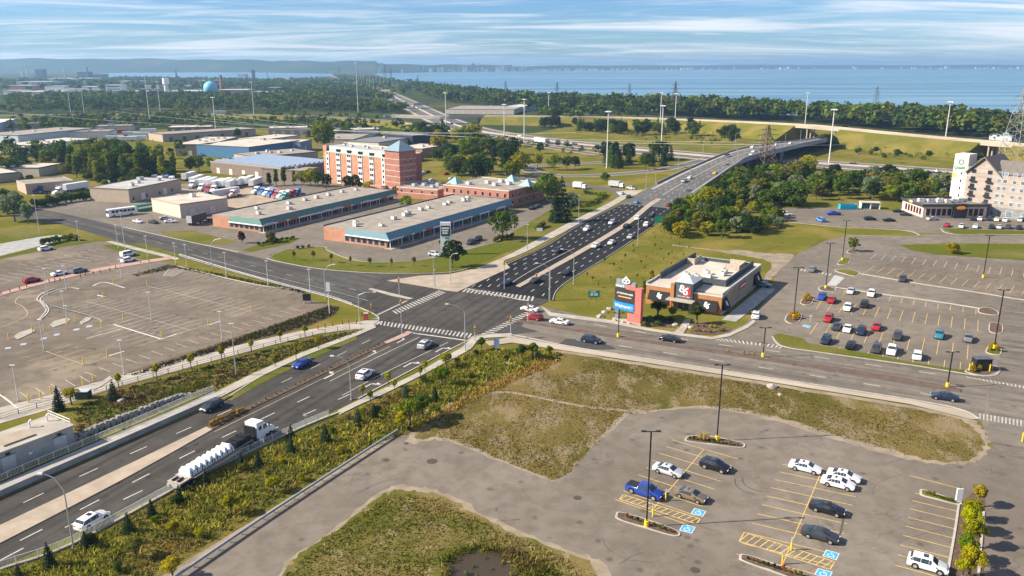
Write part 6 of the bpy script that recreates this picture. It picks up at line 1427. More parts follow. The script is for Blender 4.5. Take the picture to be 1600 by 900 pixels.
for z in (.42, .62): mb.wall(GR, .10, .13, z)
mb.wall(GR, .05, .08, .54); mb.obj('beam', M('shade blue steel beam', (.40, .45, .50), .4, .5, var=.1), e)  # blue shadow face is put into the beam colour, paler top above
MB().wall(GR, .16, .05, .76).obj('top_rail', STEEL, e)
pm = MB().box(-.07, .07, -.07, .07, 0, .76).mesh('post', STEEL)
for q in resample(offs(GR, .16), 2.0): link('post', pm, e, loc=(q.x, q.y, 0))
cl = smooth_line(GP([(200, 925), (260, 886), (370, 815), (480, 745), (560, 694), (612, 668), (640, 662)]), 6)
e = empty('wire_fence', (0, 0, 0), label='thin dark wire fence between the slope and the guardrail', cat='fence')
pm = MB().tube((0, 0, 0), (0, 0, 1.3), .04, .04, 6).mesh('post', DARKM)
for q in resample(cl, 3.0): link('post', pm, e, loc=q)
MB().wall(cl, .03, .03, 1.25).wall(cl, .03, .03, .5).obj('wire', DARKM, e)
railing('handrail_fence', [(0, 655), (70, 635), (140, 618), (180, 606), (260, 584), (340, 563), (400, 547), (470, 529), (560, 512)], 1.0, 2.5, DGREY, 'thin grey rail fence along the left walkway', False, 3.0, cat='fence')
railing('handrail_fence', [(280, 400), (340, 418), (400, 435), (460, 451), (517, 466), (560, 481)], 0.7, .5, WHITE, 'white low fence along the cross street', True, 3.0, cat='fence')
# ================================================================== POLES AND LAMPS
def lamp_pole(px, top, arm=None, label='', mat=STEEL, r=.12, z=0.0, group=None, head=True, name='street_lamp', double=False):
 p = G(*px, z); h = HT(px[0], px[1], top[1], z)
 e = empty(name, p, 0, label=label, cat='street lamp', group=group)
 MB().tube((0, 0, 0), (0, 0, h), r, r * .6, 8).obj('pole', mat, e)
 MB().tube((0, 0, 0), (0, 0, .25), r * 1.9, r * 1.7, 8).obj('base', CONC, e)
 hm = M('lamp head grey', (.60, .60, .58), .5)
 if arm:
  v = (arm[1] - 450) / FPX; t = p.y / (CP - v * SP); tip = Vector(((arm[0] - 800) / FPX * t - p.x, 0, CAMH - t * (SP + v * CP) - z))
  m_ = Vector((tip.x * .45, 0, h + (tip.z - h) * .75))
  MB().path([(0, 0, h - .05), m_, tip], [r * .6, r * .5, r * .4], 6).obj('arm', mat, e)
  s = 1 if tip.x > 0 else -1
  MB().box(min(tip.x, tip.x + s * .8), max(tip.x, tip.x + s * .8), -.18, .18, tip.z - .1, tip.z + .1, .05).obj('lamp_head', hm, e)
 elif head:
  MB().box(-.5, .5, -.14, .14, h, h + .12, .04).obj('lamp_head', hm, e)
 return e
CL = [((549, 625), (547, 570), (522, 556), 'curved arm street lamp beside the sidewalk before the white suv'), ((727, 548), (725, 487), (701, 475), 'curved arm street lamp at the southeast corner of the crossing'), ((562, 507), (561, 461), (582, 456), 'curved arm street lamp at the west corner of the crossing'),
      ((115, 856), (99, 766), (67, 740), 'curved arm street lamp standing in the railing at lower left'), ((896, 444), (895, 397), (880, 389), 'curved arm street lamp on the grass edge of the black road'), ((859, 469), (859, 422), (841, 411), 'curved arm street lamp at the pylon sign corner'),
      ((824, 391), (824, 351), None, 'straight street lamp on the grass strip beside the dark suv'), ((904, 349), (905, 305), None, 'straight street lamp on the grass strip near the spruces'), ((704, 444), (703, 403), (711, 396), 'street lamp on the buff traffic island'), ((678, 446), (677, 402), None, 'slim pole on the traffic island beside the street lamp'),
      ((996, 385), (996, 342), None, 'street lamp on the right grass edge near white cars'), ((1060, 336), (1060, 302), (1051, 296), 'street lamp at the trees before the second crossing'), ((1085, 312), (1086, 283), (1078, 276), 'street lamp at the second crossing, right side'), ((1041, 305), (1041, 286), None, 'street lamp on the median tip of the second crossing'), ((1009, 296), (1010, 268), (1017, 265), 'street lamp at the second crossing, left side'), ((1059, 270), (1059, 244), None, 'slim pole left of the rising road'),
      ((354, 433), (351, 395), None, 'pale pole at the cross street kerb, right of the hatched bay'), ((419, 446), (417, 408), None, 'pale pole at the cross street kerb, middle'), ((486, 473), (484, 421), None, 'pale pole beside the small black screen box'), ((509, 467), (507, 424), (519, 413), 'curved arm lamp beside the white banner sign'), ((332, 421), (329, 384), (341, 373), 'curved arm lamp at the cross street lawn'), ((369, 587), (364, 506), None, 'tall lamp between the walkway and the sidewalk'),
      ((98, 246), (99, 0), None, '')]
for px, top, arm, lb in CL[:-1]: lamp_pole(px, top, arm, lb, PALEP if lb.startswith('pale') else STEEL)
bl = [((1098, 245), (1099, 220), (1104, 217), 3.5), ((1148, 232), (1150, 210), (1156, 207), 6.2), ((1186, 241), (1189, 204), None, 7.6), ((1226, 231), (1227, 210), None, 7.8), ((1151, 257), (1152, 234), None, 6.0), ((1250, 222), (1251, 204), None, 7.8)]
for i, (px, top, arm, z) in enumerate(bl): lamp_pole(px, top, arm, ['lamp at the start of the bridge parapet, left', 'lamp on the left bridge parapet, middle', 'lamp on the right bridge parapet, tallest', 'lamp near the bridge crest, right', 'lamp on the right approach before the lattice tower', 'lamp beyond the bridge crest'][i], STEEL, z=z)
LPO = [((62, 365), (54, 305), 'beside the left lawn by the road bend'), ((124, 377), (120, 346), 'beside the shrub bed'), ((185, 388), (181, 352), 'on the small corner lawn, first'), ((196, 393), (191, 332), 'on the small corner lawn, tallest'), ((231, 403), (228, 369), 'on the small corner lawn, last'), ((275, 413), (270, 380), 'at the left corner of the hatched bay'), ((292, 417), (288, 382), 'right of the hatched bay'), ((75, 461), (70, 420), 'at the salmon kerb beside the red car'), ((104, 453), (99, 415), 'at the salmon kerb beside the white car'), ((101, 484), (96, 455), 'at the dark kerbed loop'), ((190, 435), (187, 405), 'at the end of the dark hedge row'), ((237, 500), (234, 457), 'in the middle of the big empty lot'), ((347, 530), (344, 487), 'near the walkway hedge, right'), ((69, 547), (62, 500), 'beside the pale blue bays'), ((194, 586), (187, 532), 'near the walkway hedge, left'), ((29, 627), (19, 571), 'at the lower left edge of the lot'), ((71, 482), (67, 458), 'left of the dark kerbed loop'), ((106, 505), (103, 478), 'on the pale island')]
for px, top, lb in LPO: lamp_pole(px, top, None, 'slender pale lot pole ' + lb, PALEP, .11, name='lot_lamp', group='pale poles in the left lots')
def black_lamp(px, top, lb, base=True, z=0.0):
 p = G(*px, z); h = HT(px[0], px[1], top[1], z); e = empty('lot_lamp', p, 0, label=lb, cat='street lamp', group='black lot lamps')
 MB().box(-.09, .09, -.09, .09, .9, h).obj('pole', DARKM, e); MB().tube((0, 0, 0), (0, 0, .95), .34, .32, 12).obj('base', YEL if base else CONC, e)
 MB().box(-1.0, 1.0, -.05, .05, h - .08, h + .02).obj('arm', DARKM, e)
 for s in (-1, 1): MB().box(s * .95 - .35, s * .95 + .35, -.2, .2, h - .02, h + .12, .05).obj('lamp_head', DARKM, e)
 return e
for px, top, lb in (((1010, 823), (1017, 674), 'black lot lamp on a yellow base before the blue pickup'), ((1120, 689), (1129, 570), 'black lot lamp on a yellow base at the field edge island'), ((1240, 497), (1247, 418), 'black lot lamp in the golden grass bed nearest the restaurant'), ((1290, 451), (1299, 380), 'black lot lamp at the striped crossing'), ((1316, 407), (1324, 345), 'black lot lamp on the small lawn island'), ((1536, 434), (1548, 368), 'black lot lamp in the empty upper right lot'), ((1553, 545), (1568, 453), 'tall black lot lamp at the right end of the lot'), ((1480, 605), (1484, 550), 'black lamp on the median tip at right'), ((1192, 558), (1195, 512), 'black lamp on the median before the lot entrance'), ((966, 527), (967, 489), 'black lamp on the median before the pylon sign')):
 black_lamp(px, top, lb)
def mast(px, top, lb):
 p = G(*px); h = HT(px[0], px[1], top[1]); e = empty('high_mast_light', p, 0, label=lb, cat='mast light', group='high mast highway lights')
 MB().tube((0, 0, 0), (0, 0, h), .45, .28, 10).obj('pole', PALEP, e); mb = MB(); mb.tube((0, 0, h - .3), (0, 0, h + .2), 1.1, .9, 10)
 for k in range(6): a = k * math.pi / 3; mb.obox((math.cos(a) * 1.6, math.sin(a) * 1.6), .55, .4, .5, a, h - .4)
 mb.obj('lamp_ring', WHITE, e); MB().tube((0, 0, 0), (0, 0, .6), .8, .7, 10).obj('base', CONC, e)
for px, top, lb in (((235, 196), (225, 118), 'thickest mast light at far left, beyond the yard'), ((251, 179), (247, 127), 'thin mast light right of the thickest one'), ((337, 201), (334, 152), 'mast light in front of the blue tank'), ((111, 180), (107, 140), 'mast light beyond the dark wood, left'), ((132, 178), (127, 141), 'mast light beyond the dark wood, right'), ((397, 180), (394, 128), 'mast light right of the red chimney'), ((819, 221), (820, 155), 'mast light beside the highway truck'), ((948, 263), (951, 174), 'mast light among the dark conifers'), ((788, 222), (789, 163), 'mast light left of the highway truck'), ((857, 182), (858, 145), 'mast light at the lakeside wood, left'), ((1031, 204), (1034, 145), 'mast light of a pair, left'), ((1054, 202), (1057, 146), 'mast light of a pair, right'), ((1033, 234), (1037, 165), 'mast light just below the pair'), ((1258, 193), (1263, 145), 'mast light left of the ramp bridge'), ((1295, 256), (1304, 171), 'mast light beside the dark bridge underside'), ((1475, 232), (1486, 159), 'mast light on the golden bank'), ((697, 202), (695, 145), 'mast light at the far highway bridge'), ((560, 180), (562, 98), 'slim mast before the far highway')):
 mast(px, top, lb)
def lattice(px, top, lb, mat=DGREY, w=None, arms=3, r=None):
 p = G(*px); h = HT(px[0], px[1], top[1]); e = empty('transmission_tower', p, .4, label=lb, cat='pylon', group='lattice transmission towers'); w = w or h * .16; r = r or max(.10, h * .005)
 mb = MB(); lv = [0, .16, .31, .45, .57, .68, .78, .87, .94, 1]
 wf = lambda f: w * (1 - f) * .5 + .06 * w + (.10 * w if f < .75 else 0)
 for s in ((1, 1), (1, -1), (-1, -1), (-1, 1)):
  for a, b in zip(lv[:-1], lv[1:]): mb.tube((s[0] * wf(a), s[1] * wf(a), a * h), (s[0] * wf(b), s[1] * wf(b), b * h), r, r, 4, False)
 mb.obj('leg_frame', mat, e); mb = MB(); C = [(1, 1), (1, -1), (-1, -1), (-1, 1)]
 for a, b in zip(lv[:-1], lv[1:]):
  for k in range(4):
   s, t = C[k], C[(k + 1) % 4]
   mb.tube((s[0] * wf(a), s[1] * wf(a), a * h), (t[0] * wf(b), t[1] * wf(b), b * h), r * .65, r * .65, 4, False); mb.tube((t[0] * wf(a), t[1] * wf(a), a * h), (s[0] * wf(b), s[1] * wf(b), b * h), r * .65, r * .65, 4, False)
   mb.tube((s[0] * wf(b), s[1] * wf(b), b * h), (t[0] * wf(b), t[1] * wf(b), b * h), r * .6, r * .6, 4, False)
 mb.obj('bracing', mat, e)
 for k in range(arms):
  z = h * (.66 + .12 * k); L = w * (1.15 - .2 * k); m2 = MB()
  for s in (-1, 1): m2.tube((0, 0, z + h * .03), (s * L, 0, z), r * .8, r * .5, 4); m2.tube((0, 0, z), (s * L, 0, z), r * .8, r * .5, 4); m2.tube((s * L, 0, z), (s * L, 0, z - h * .04), r * .7, r * .7, 4)
  m2.obj('cross_arm', mat, e)
LAT = M('weathered lattice steel', (.28, .27, .26), .6, .3, var=.1)
lattice((1583, 258), (1594, 138), 'large grey lattice tower right of the golden bank', LAT, 11, 3, .16)
lattice((1195, 263), (1198, 196), 'rusty lattice tower before the road bridge', M('rusty steel', (.16, .11, .085), .8), 8, 3, .2)
for px, top, lb in (((1367, 172), (1368, 135), 'lattice tower rising from lakeside trees, right'), ((983, 160), (983, 131), 'lattice tower rising from lakeside trees, middle'), ((870, 158), (870, 128), 'lattice tower rising from lakeside trees, left'), ((1053, 180), (1053, 127), 'lattice tower behind the pair of mast lights'), ((790, 150), (790, 126), 'lattice tower on the far lakeshore'), ((531, 122), (531, 104), 'lattice tower far off before the escarpment, left'), ((557, 123), (557, 104), 'lattice tower far off before the escarpment, middle'), ((602, 128), (602, 102), 'lattice tower at the far shore, first'), ((611, 129), (611, 106), 'lattice tower at the far shore, second'), ((653, 136), (653, 118), 'lattice tower at the far shore, third'), ((418, 121), (418, 108), 'lattice tower by the harbour')):
 lattice(px, top, lb, DGREY, None, 3)
wm = M('bright wire', (.55, .54, .50), .5, .4)
for k, (a, b, s) in enumerate((((0, 152), (800, 196), 5), ((180, 152), (1190, 210), 7), ((330, 155), (1190, 214), 7), ((300, 160), (900, 195), 6), ((700, 190), (1580, 200), 7))):
 A_, B_ = G(a[0], a[1] + 22, 14), G(b[0], b[1] + 12, 16); P = [A_.lerp(B_, i / 20) - Vector((0, 0, s * 4 * (i / 20) * (1 - i / 20))) for i in range(21)]
 mb = MB()
 for i in range(20): mb.tube(P[i], P[i + 1], .08, .08, 4, False)
 mb.obj('overhead_wire', wm, label=['thin overhead wire crossing the far left ramp', 'thin overhead wire across the interchange, upper', 'thin overhead wire across the interchange, lower', 'thin overhead wire above the green bank', 'thin overhead wire toward the big lattice tower'][k], cat='wire', group='overhead wires')
fp = resample(HP[:44], 130)
for i, q in enumerate(fp[1:22]):
 for s in (-26, 26):
  qq = offs([fp[i], q, fp[min(i + 2, len(fp) - 1)]], s)[1]
  e = empty('highway_lamp', (qq.x, qq.y, 0), label='thin lamp post in the rows along the far highway', cat='street lamp', group='lamp posts along the far highway')
  MB().tube((0, 0, 0), (0, 0, 28), .35, .2, 6).obj('pole', PALEP, e); MB().box(-1.2, 1.2, -.4, .4, 27.8, 28.3).obj('lamp_head', WHITE, e)
SIG = M('signal yellow', (.75, .42, .03), .5)
def signal(px, top, lb, arm=None, double=False, face=0):
 p = G(*px); h = HT(px[0], px[1], top[1]); e = empty('traffic_signal', p, 0, label=lb, cat='traffic light', group='traffic signals')
 MB().tube((0, 0, 0), (0, 0, h), .11, .08, 8).obj('pole', STEEL, e)
 x = 0
 if arm: x = (arm - px[0]) / FPX * (p - Vector((0, 0, CAMH))).length; MB().tube((0, 0, h * .88), (x, 0, h * .92), .07, .05, 6).obj('arm', STEEL, e)
 z = h * .86 if arm else h - 1.0
 hd = MB().box(x - .22, x + .22, -.32, -.1, z - .6, z + .6).obj('signal_head', SIG, e)
 for k, c in enumerate(((.35, .02, .02), (.4, .25, .02), (.02, .25, .1))):
  MB().tube((x, -.36, z + .38 - k * .38), (x, -.325, z + .38 - k * .38), .14, .14, 10).obj('lens', M('signal lens %d' % k, c, .3), hd)
for a in (((788, 452), (787, 405), 'traffic signal on the stop line, north side'), ((628, 522), (626, 467), 'traffic signal on the southern median tip'), ((624, 462), (624, 432), 'traffic signal on the small island, west side'), ((742, 533), (741, 508), 'slim signal post at the southeast corner'), ((798, 529), (798, 493), 'signal post before the side road'), ((825, 503), (824, 473), 'signal post on the side road median'), ((580, 482), (583, 474), 'signal head at the west corner')): signal(*a[:2], a[2])
signal((858, 470), (859, 424), 'signal arm at the pylon sign corner', 838); signal((680, 450), (679, 420), 'signal post on the buff island'); signal((1078, 285), (1078, 262), 'yellow signal at the second crossing, upper'); signal((1024, 290), (1024, 270), 'yellow signal at the second crossing, left')
# ---- signs, bollards and small street furniture
def sign_post(px, top, lb, w=.6, hgt=.6, mat=WHITE, pm=STEEL, name='road_sign', cat='sign', group=None):
 p = G(*px); h = HT(px[0], px[1], top[1]); e = empty(name, p, 0, label=lb, cat=cat, group=group)
 MB().tube((0, 0, 0), (0, 0, h), .045, .045, 6).obj('post', pm, e); MB().box(-w / 2, w / 2, -.07, -.045, h - hgt, h).obj('sign_plate', mat, e); return e
gs = M('sign green', (.02, .30, .18), .5)
e = sign_post((1031, 352), (1031, 337), 'green road sign at the edge of the thicket', 4.2, 2.8, gs)
e = sign_post((928, 468), (928, 454), 'teal green notice board on the grass', 3.0, 1.8, M('teal notice', (.02, .22, .17), .5)); h_ = HT(928, 468, 454); MB().box(-.9, .6, -.10, -.07, h_ - .45, h_ - .25).obj('small_print', WHITE, e); MB().box(-1.0, -.2, -.10, -.07, h_ - 1.4, h_ - .7).box(.0, 1.0, -.10, -.07, h_ - 1.4, h_ - .7).obj('pale_panel', M('mint print', (.45, .75, .62), .5), e)
e = sign_post((776, 551), (776, 528), 'blue and white banner sign at the shrubs near the crossing', 1.2, 2.2, M('banner blue white', (.30, .38, .52), .6, var=.4, scale=2))
pl = empty('plaza_sign', G(697, 398), 0, label='white plaza directory sign with dark tenant panels', cat='sign'); hz = HT(697, 398, 347)
MB().box(-1.75, 1.75, -.45, .45, 0, hz, .05).obj('body', WHITE, pl)
MB().box(-1.5, 1.5, -.50, -.452, hz * .58, hz * .9).obj('tenant_panel', M('dark tenant panel', (.06, .065, .06), .5), pl);
for k in range(3): MB().box(-1.25 + .1 * k, 1.2 - .25 * k, -.53, -.5, hz * (.80 - .075 * k), hz * (.845 - .075 * k)).obj('small_print', WHITE, pl)
MB().box(-.2, 1.2, -.49, -.452, hz * .50, hz * .54).obj('small_print', M('green letters', (.05, .25, .12), .5), pl)
sign_post((843, 363), (843, 356), 'small white board on the grass strip', 2.2, 1.2)
wb = empty('banner_sign', G(515, 491), 0, label='tall white oval banner post by the cross street', cat='sign'); hz = HT(515, 491, 441); MB().tube((0, 0, 0), (0, 0, hz * .75), .12, .1, 8).obj('post', PALEP, wb); MB().box(-.55, .55, -.12, .12, hz * .72, hz, .1).obj('panel', WHITE, wb)
bxk = empty('screen_box', G(480, 474), 0, label='black menu screen box at the lot corner', cat='screen'); MB().box(-1.0, 1.0, -.3, .3, 0.8, 2.6).obj('screen', DARKM, bxk); MB().box(-.9, -.7, -.15, .15, 0, .8).box(.7, .9, -.15, .15, 0, .8).obj('leg', WHITE, bxk)
for px, top, lb in (((776, 814), (776, 792), 'small sign on the edge of the pond field'), ((914, 0), (0, 0), '')):
 if lb: sign_post(px, top, lb, .45, .6, STEEL)
sign_post((478, 668), (478, 646), 'small white sign on the railing beside the white truck', .5, .45)
sign_post((1106, 830), (1106, 826), 'thin yellow post', .1, .1) if False else None
for px in ((1020, 807), (1040, 783), (1222, 882), (1236, 860)):
 e = empty('bay_sign_post', G(*px), 0, label={1020: 'yellow post on the near left hatched bay', 1040: 'yellow post behind the blue pickup', 1222: 'yellow post beside the red hydrant', 1236: 'yellow post on the right hatched bay'}[px[0]], cat='post', group='yellow bay posts')
 MB().tube((0, 0, 0), (0, 0, 1.5), .1, .1, 8).obj('bollard', YEL, e); MB().box(-.16, .16, -.12, -.1, 1.5, 1.95).tube((0, 0, 1.5), (0, 0, 1.95), .03, .03, 5).obj('sign_plate', WHITE, e)
hy = empty('fire_hydrant', G(1224, 889), 0, label='small red fire hydrant on the planted island', cat='hydrant'); MB().tube((0, 0, 0), (0, 0, .6), .14, .13, 10).tube((0, 0, .6), (0, 0, .78), .15, .05, 10).obj('body', M('hydrant red', (.35, .02, .02), .5), hy); MB().tube((-.26, 0, .45), (.26, 0, .45), .07, .07, 8).obj('nozzle', MATS['hydrant red'], hy)
e = empty('lot_sign', G(1497, 786), 0, label='white upright board at the yellow shrubs', cat='sign'); MB().box(-.42, .42, -.12, .12, 0, 2.3).obj('board', WHITE, e); MB().tube((0, 0, 2.3), (0, 0, 2.7), .04, .04, 6).obj('post_tip', DARKM, e)
bm = MB().tube((0, 0, 0), (0, 0, 1.1), .13, .13, 8).mesh('bollard', M('brick red bollard', (.30, .06, .035), .6)); ym = MB().tube((0, 0, 0), (0, 0, 1.6), .12, .12, 8).mesh('bollard', YEL)
for i, (x, y) in enumerate([(2, 461), (16, 457), (31, 453), (42, 449), (77, 441), (86, 440), (94, 439), (126, 433), (134, 431), (146, 429), (157, 427), (172, 424), (181, 420), (220, 411), (233, 410), (565, 493), (574, 495), (578, 492), (497, 515), (508, 512), (520, 510), (535, 507), (545, 506), (557, 506)]):
 link('bollard', bm, None, loc=G(x, y), label='brick red bollard by the salmon walk at the crossing' if x > 300 else 'brick red bollard along the salmon kerb', cat='bollard', group='brick red bollards')
for i, (x, y) in enumerate([(159, 511), (193, 500), (104, 507), (118, 502), (69, 516), (51, 520), (14, 531), (131, 570), (168, 558), (253, 528), (326, 510), (230, 446), (392, 486), (45, 629), (64, 623), (130, 602), (146, 596), (80, 616), (178, 446), (162, 466)]):
 link('bollard', ym, None, loc=G(x, y), label='thin yellow bollard in the left parking lot', cat='bollard', group='yellow lot bollards')
e = empty('utility_cabinet', G(572, 500), 0, label='red and grey signal cabinet at the west corner', cat='cabinet'); MB().box(-.5, .5, -.35, .35, 0, 1.7).obj('body', M('cabinet red', (.42, .06, .04), .5), e); MB().box(-.55, .55, -.4, .4, 1.7, 1.8).obj('cap', LGREY, e)
e = empty('waste_bin', G(131, 622), 0, label='dark green bin enclosure beside the big spruce', cat='bin'); MB().box(-1.2, 1.2, -.8, .8, 0, 1.5).obj('body', M('bin green black', (.015, .03, .025), .6), e); MB().box(-1.25, 1.25, -.85, .85, 1.5, 1.6).obj('lid', LGREY, e)
for px, lb in (((1532, 578), 'black cart shelter at the lot exit'), ((1434, 562), None)):
 if lb: e = empty('cart_shelter', G(*px), 0, label=lb, cat='shelter'); MB().box(-1.6, 1.6, -.9, .9, .4, 2.6).obj('housing', DARKM, e); MB().box(-1.7, 1.7, -1.0, 1.0, 2.6, 2.7).obj('roof', DGREY, e); MB().box(-1.4, -1.2, -.8, -.6, 0, .4).box(1.2, 1.4, -.8, -.6, 0, .4).box(-1.4, -1.2, .6, .8, 0, .4).box(1.2, 1.4, .6, .8, 0, .4).obj('leg', STEEL, e)
for px in ((1518, 578), (1514, 580), (1546, 581), (1597, 690)): link('bollard', ym, None, loc=G(*px), label='yellow bollard beside the black cart shelter' if px[0] < 1560 else 'yellow bollard at the right picture edge', cat='bollard', group='yellow lot bollards')
sign_post((1550, 580), (1551, 563), 'small white sign at the cart shelter', .7, .7)
sign_post((1266, 503), (1267, 492), 'small white sign at the blue accessible bay of the right lot', .6, .6, WHITE, YEL)
def boulder(px, r, lb, mat=STO, group=None):
 mb = MB(); bm_ = bmesh.new(); bmesh.ops.create_icosphere(bm_, subdivisions=2, radius=r)
 for v in bm_.verts: v.co *= rnd.uniform(.8, 1.15); v.co.z = max(-.2 * r, v.co.z * .7)
 me = bpy.data.meshes.new('boulder'); bm_.to_mesh(me); bm_.free(); me.materials.append(mat); o = link('boulder', me, None, loc=G(*px), rz=rnd.uniform(0, 6), label=lb, cat='boulder', group=group); return o
boulder((1206, 605), 1.1, 'grey boulder at the side road edge of the field', M('pale boulder', (.36, .32, .27), .9)); boulder((1219, 617), .5, 'flat grey slab on the vacant field', MATS['pale boulder'])
boulder((190, 627), .8, 'pale rock in the planting bed above the stone wall', MATS['pale boulder'])
for px, r in (((938, 495), 1.0), ((945, 488), .9), ((952, 483), .8), ((960, 501), .6), ((973, 504), .6), ((983, 506), .6), ((1080, 512), .8), ((1072, 510), .6), ((1055, 508), .8)): boulder(px, r, 'landscape rock around the pylon sign and restaurant', MATS['pale boulder'], 'landscape rocks')
for px, r in (((667, 643), .5), ((700, 638), .45), ((795, 569), .6), ((802, 571), .5)): boulder(px, r, 'pale rock on the overgrown slope edge', MATS['pale boulder'], 'slope rocks')
sheet('walkway', [(1062, 512), (1070, 500), (1080, 498), (1077, 508), (1066, 524), (1052, 520)], .135, CONC)
sheet('planting_bed', [(1078, 520), (1085, 505), (1105, 503), (1140, 512), (1143, 517), (1120, 523), (1090, 523)], .03, MULCH); sheet('planting_bed', [(960, 501), (1000, 495), (1060, 498), (1055, 512), (1010, 510), (970, 505)], .03, MULCH)
sheet('walkway', [(1128, 500), (1170, 465), (1195, 446), (1212, 452), (1180, 480), (1150, 503)], .06, CONCG)
# ================================================================== VEGETATION
ng = np.random.default_rng(11)
def quads_mesh(name, V, mat, leaf=None, tint=None):
 n = len(V) // 4; me = bpy.data.meshes.new(name)
 me.vertices.add(n * 4); me.vertices.foreach_set('co', V.astype(np.float32).ravel())
 me.loops.add(n * 4); me.loops.foreach_set('vertex_index', np.arange(n * 4, dtype=np.int32))
 me.polygons.add(n); me.polygons.foreach_set('loop_start', np.arange(0, n * 4, 4, dtype=np.int32)); me.polygons.foreach_set('loop_total', np.full(n, 4, np.int32))
 me.materials.append(mat); me.update(calc_edges=True)
 a = me.attributes.new('leaf', 'FLOAT', 'FACE'); a.data.foreach_set('value', (ng.random(n) if leaf is None else leaf).astype(np.float32))
 if tint is not None:
  t = me.attributes.new('tint', 'FLOAT_COLOR', 'FACE'); t.data.foreach_set('color', np.concatenate([tint, np.ones((n, 1))], 1).astype(np.float32).ravel())
 return me
def leaf_quads(P, N, size, asp=1.0, jitter=.7):
 """one quad for each point, facing roughly along N"""
 n = len(P); N = N + ng.normal(0, jitter, (n, 3)); N /= np.linalg.norm(N, axis=1)[:, None] + 1e-9
 A = np.cross(N, ng.normal(0, 1, (n, 3))); A /= np.linalg.norm(A, axis=1)[:, None] + 1e-9; B = np.cross(N, A)
 s = (size * ng.uniform(.6, 1.3, n))[:, None] * .5
 return np.stack([P - A * s - B * s * asp, P + A * s * .8 - B * s * asp * .7, P + A * s + B * s * asp, P - A * s * .7 + B * s * asp * .8], 1).reshape(-1, 3)
def sphere_dirs(n):
 d = ng.normal(0, 1, (n, 3)); return d / np.linalg.norm(d, axis=1)[:, None]
def lobed(n, lobes):
 """points on the shells of several lobes (cx, cy, cz, rx, rz)"""
 wts = np.array([l[3] ** 2 for l in lobes]); idx = ng.choice(len(lobes), n, p=wts / wts.sum()); L = np.array(lobes)[idx]
 d = sphere_dirs(n); d[:, 2] = np.where((d[:, 2] < -.3) & (ng.random(n) < .6), -d[:, 2], d[:, 2]); rr = ng.uniform(.62, 1.08, n)[:, None] ** .7
 P = L[:, :3] + d * rr * np.stack([L[:, 3], L[:, 3], L[:, 4]], 1)
 return P, d, idx
def deciduous(seed, n=950, rad=3.6, z0=2.2, top=10.0, size=.62, nl=11, kind='round'):
 n, size, nl = int(n * 1.7), size * .8, nl + 5
 rs = np.random.RandomState(seed); lobes = []
 for k in range(nl):
  f = (k + .5) / nl; z = z0 + 1.2 + (top - z0 - 2.4) * f
  env = rad * (math.sin(math.pi * (.18 + .74 * f)) if kind == 'round' else (.55 + .45 * math.sin(math.pi * min(1, f + .2))) * (1 - .55 * f))
  a = k * 2.4 + rs.uniform(-.5, .5); r_ = env * rs.uniform(.4, .95); lr = rad * rs.uniform(.24, .46)
  if kind != 'round': r_ *= .5
  lobes.append((r_ * math.cos(a), r_ * math.sin(a), z, lr, lr * .85))
 P, d, idx = lobed(n, lobes); V = leaf_quads(P, d, size, 1.0, .48)
 lv = np.clip(ng.random(len(P)) * .6 + (np.array([rs.uniform(0, .4) for _ in range(nl)]))[idx], 0, 1)
 crown = quads_mesh('crown', V, LEAF, lv)
 mb = MB(); tz = z0 + (top - z0) * .35
 mb.path([(0, 0, -.1), (.08, .05, z0 * .7), (0, 0, tz), (.1, -.1, top * .8)], [.28, .2, .15, .04], 7)
 for k in range(5):
  l = lobes[rs.randint(nl)]; mb.tube((0, 0, rs.uniform(z0 * .7, tz)), (l[0] * .8, l[1] * .8, l[2]), .1, .03, 5)
 return crown, mb.mesh('trunk', BARK, True)
def conifer(seed, n=900, rad=2.3, top=10.0, size=.55, z0=.6):
 rs = np.random.RandomState(seed); f = rs.power(1.7, n); f = 1 - f; f = np.clip(f, 0, 1)  # dense at the foot
 f = 1 - np.sqrt(rs.uniform(0, 1, n)); lay = np.floor(f * 11) / 11 + rs.uniform(0, .05, n)
 a = rs.uniform(0, 2 * math.pi, n); br = np.round(a / (2 * math.pi) * 9) / 9 * 2 * math.pi
 a = np.where(rs.uniform(0, 1, n) < .5, br + rs.normal(0, .12, n), a)
 r_ = rad * (1 - lay) ** .9 * np.sqrt(rs.uniform(.12, 1.0, n)) * (1 + .12 * np.sin(a * 5 + seed)); z = z0 + (top - z0) * lay - .22 * r_
 P = np.stack([r_ * np.cos(a), r_ * np.sin(a), z], 1); N = np.stack([np.cos(a) * .6, np.sin(a) * .6, np.full(n, .8)], 1)
 crown = quads_mesh('crown', leaf_quads(P, N, size, .55, .45), LEAF)
 return crown, MB().tube((0, 0, -.1), (0, 0, top * .95), .2, .03, 7).mesh('trunk', BARK, True)
def shrub(seed, n=420, rad=1.6, top=2.4, size=.34, nl=7):
 rs = np.random.RandomState(seed); lobes = [(rs.uniform(-.6, .6) * rad, rs.uniform(-.6, .6) * rad, top * rs.uniform(.3, .7), rad * rs.uniform(.35, .55), top * rs.uniform(.25, .4)) for _ in range(nl)]
 P, d, idx = lobed(n, lobes); P[:, 2] = np.abs(P[:, 2]) + .03
 crown = quads_mesh('crown', leaf_quads(P, d, size), LEAF, np.clip(ng.random(n) * .7 + np.array([rs.uniform(0, .3) for _ in range(nl)])[idx], 0, 1))
 mb = MB()
 for l in lobes[:4]: mb.tube((l[0] * .3, l[1] * .3, -.05), (l[0], l[1], l[2]), .05, .02, 5)
 return crown, mb.mesh('stem', BARK)
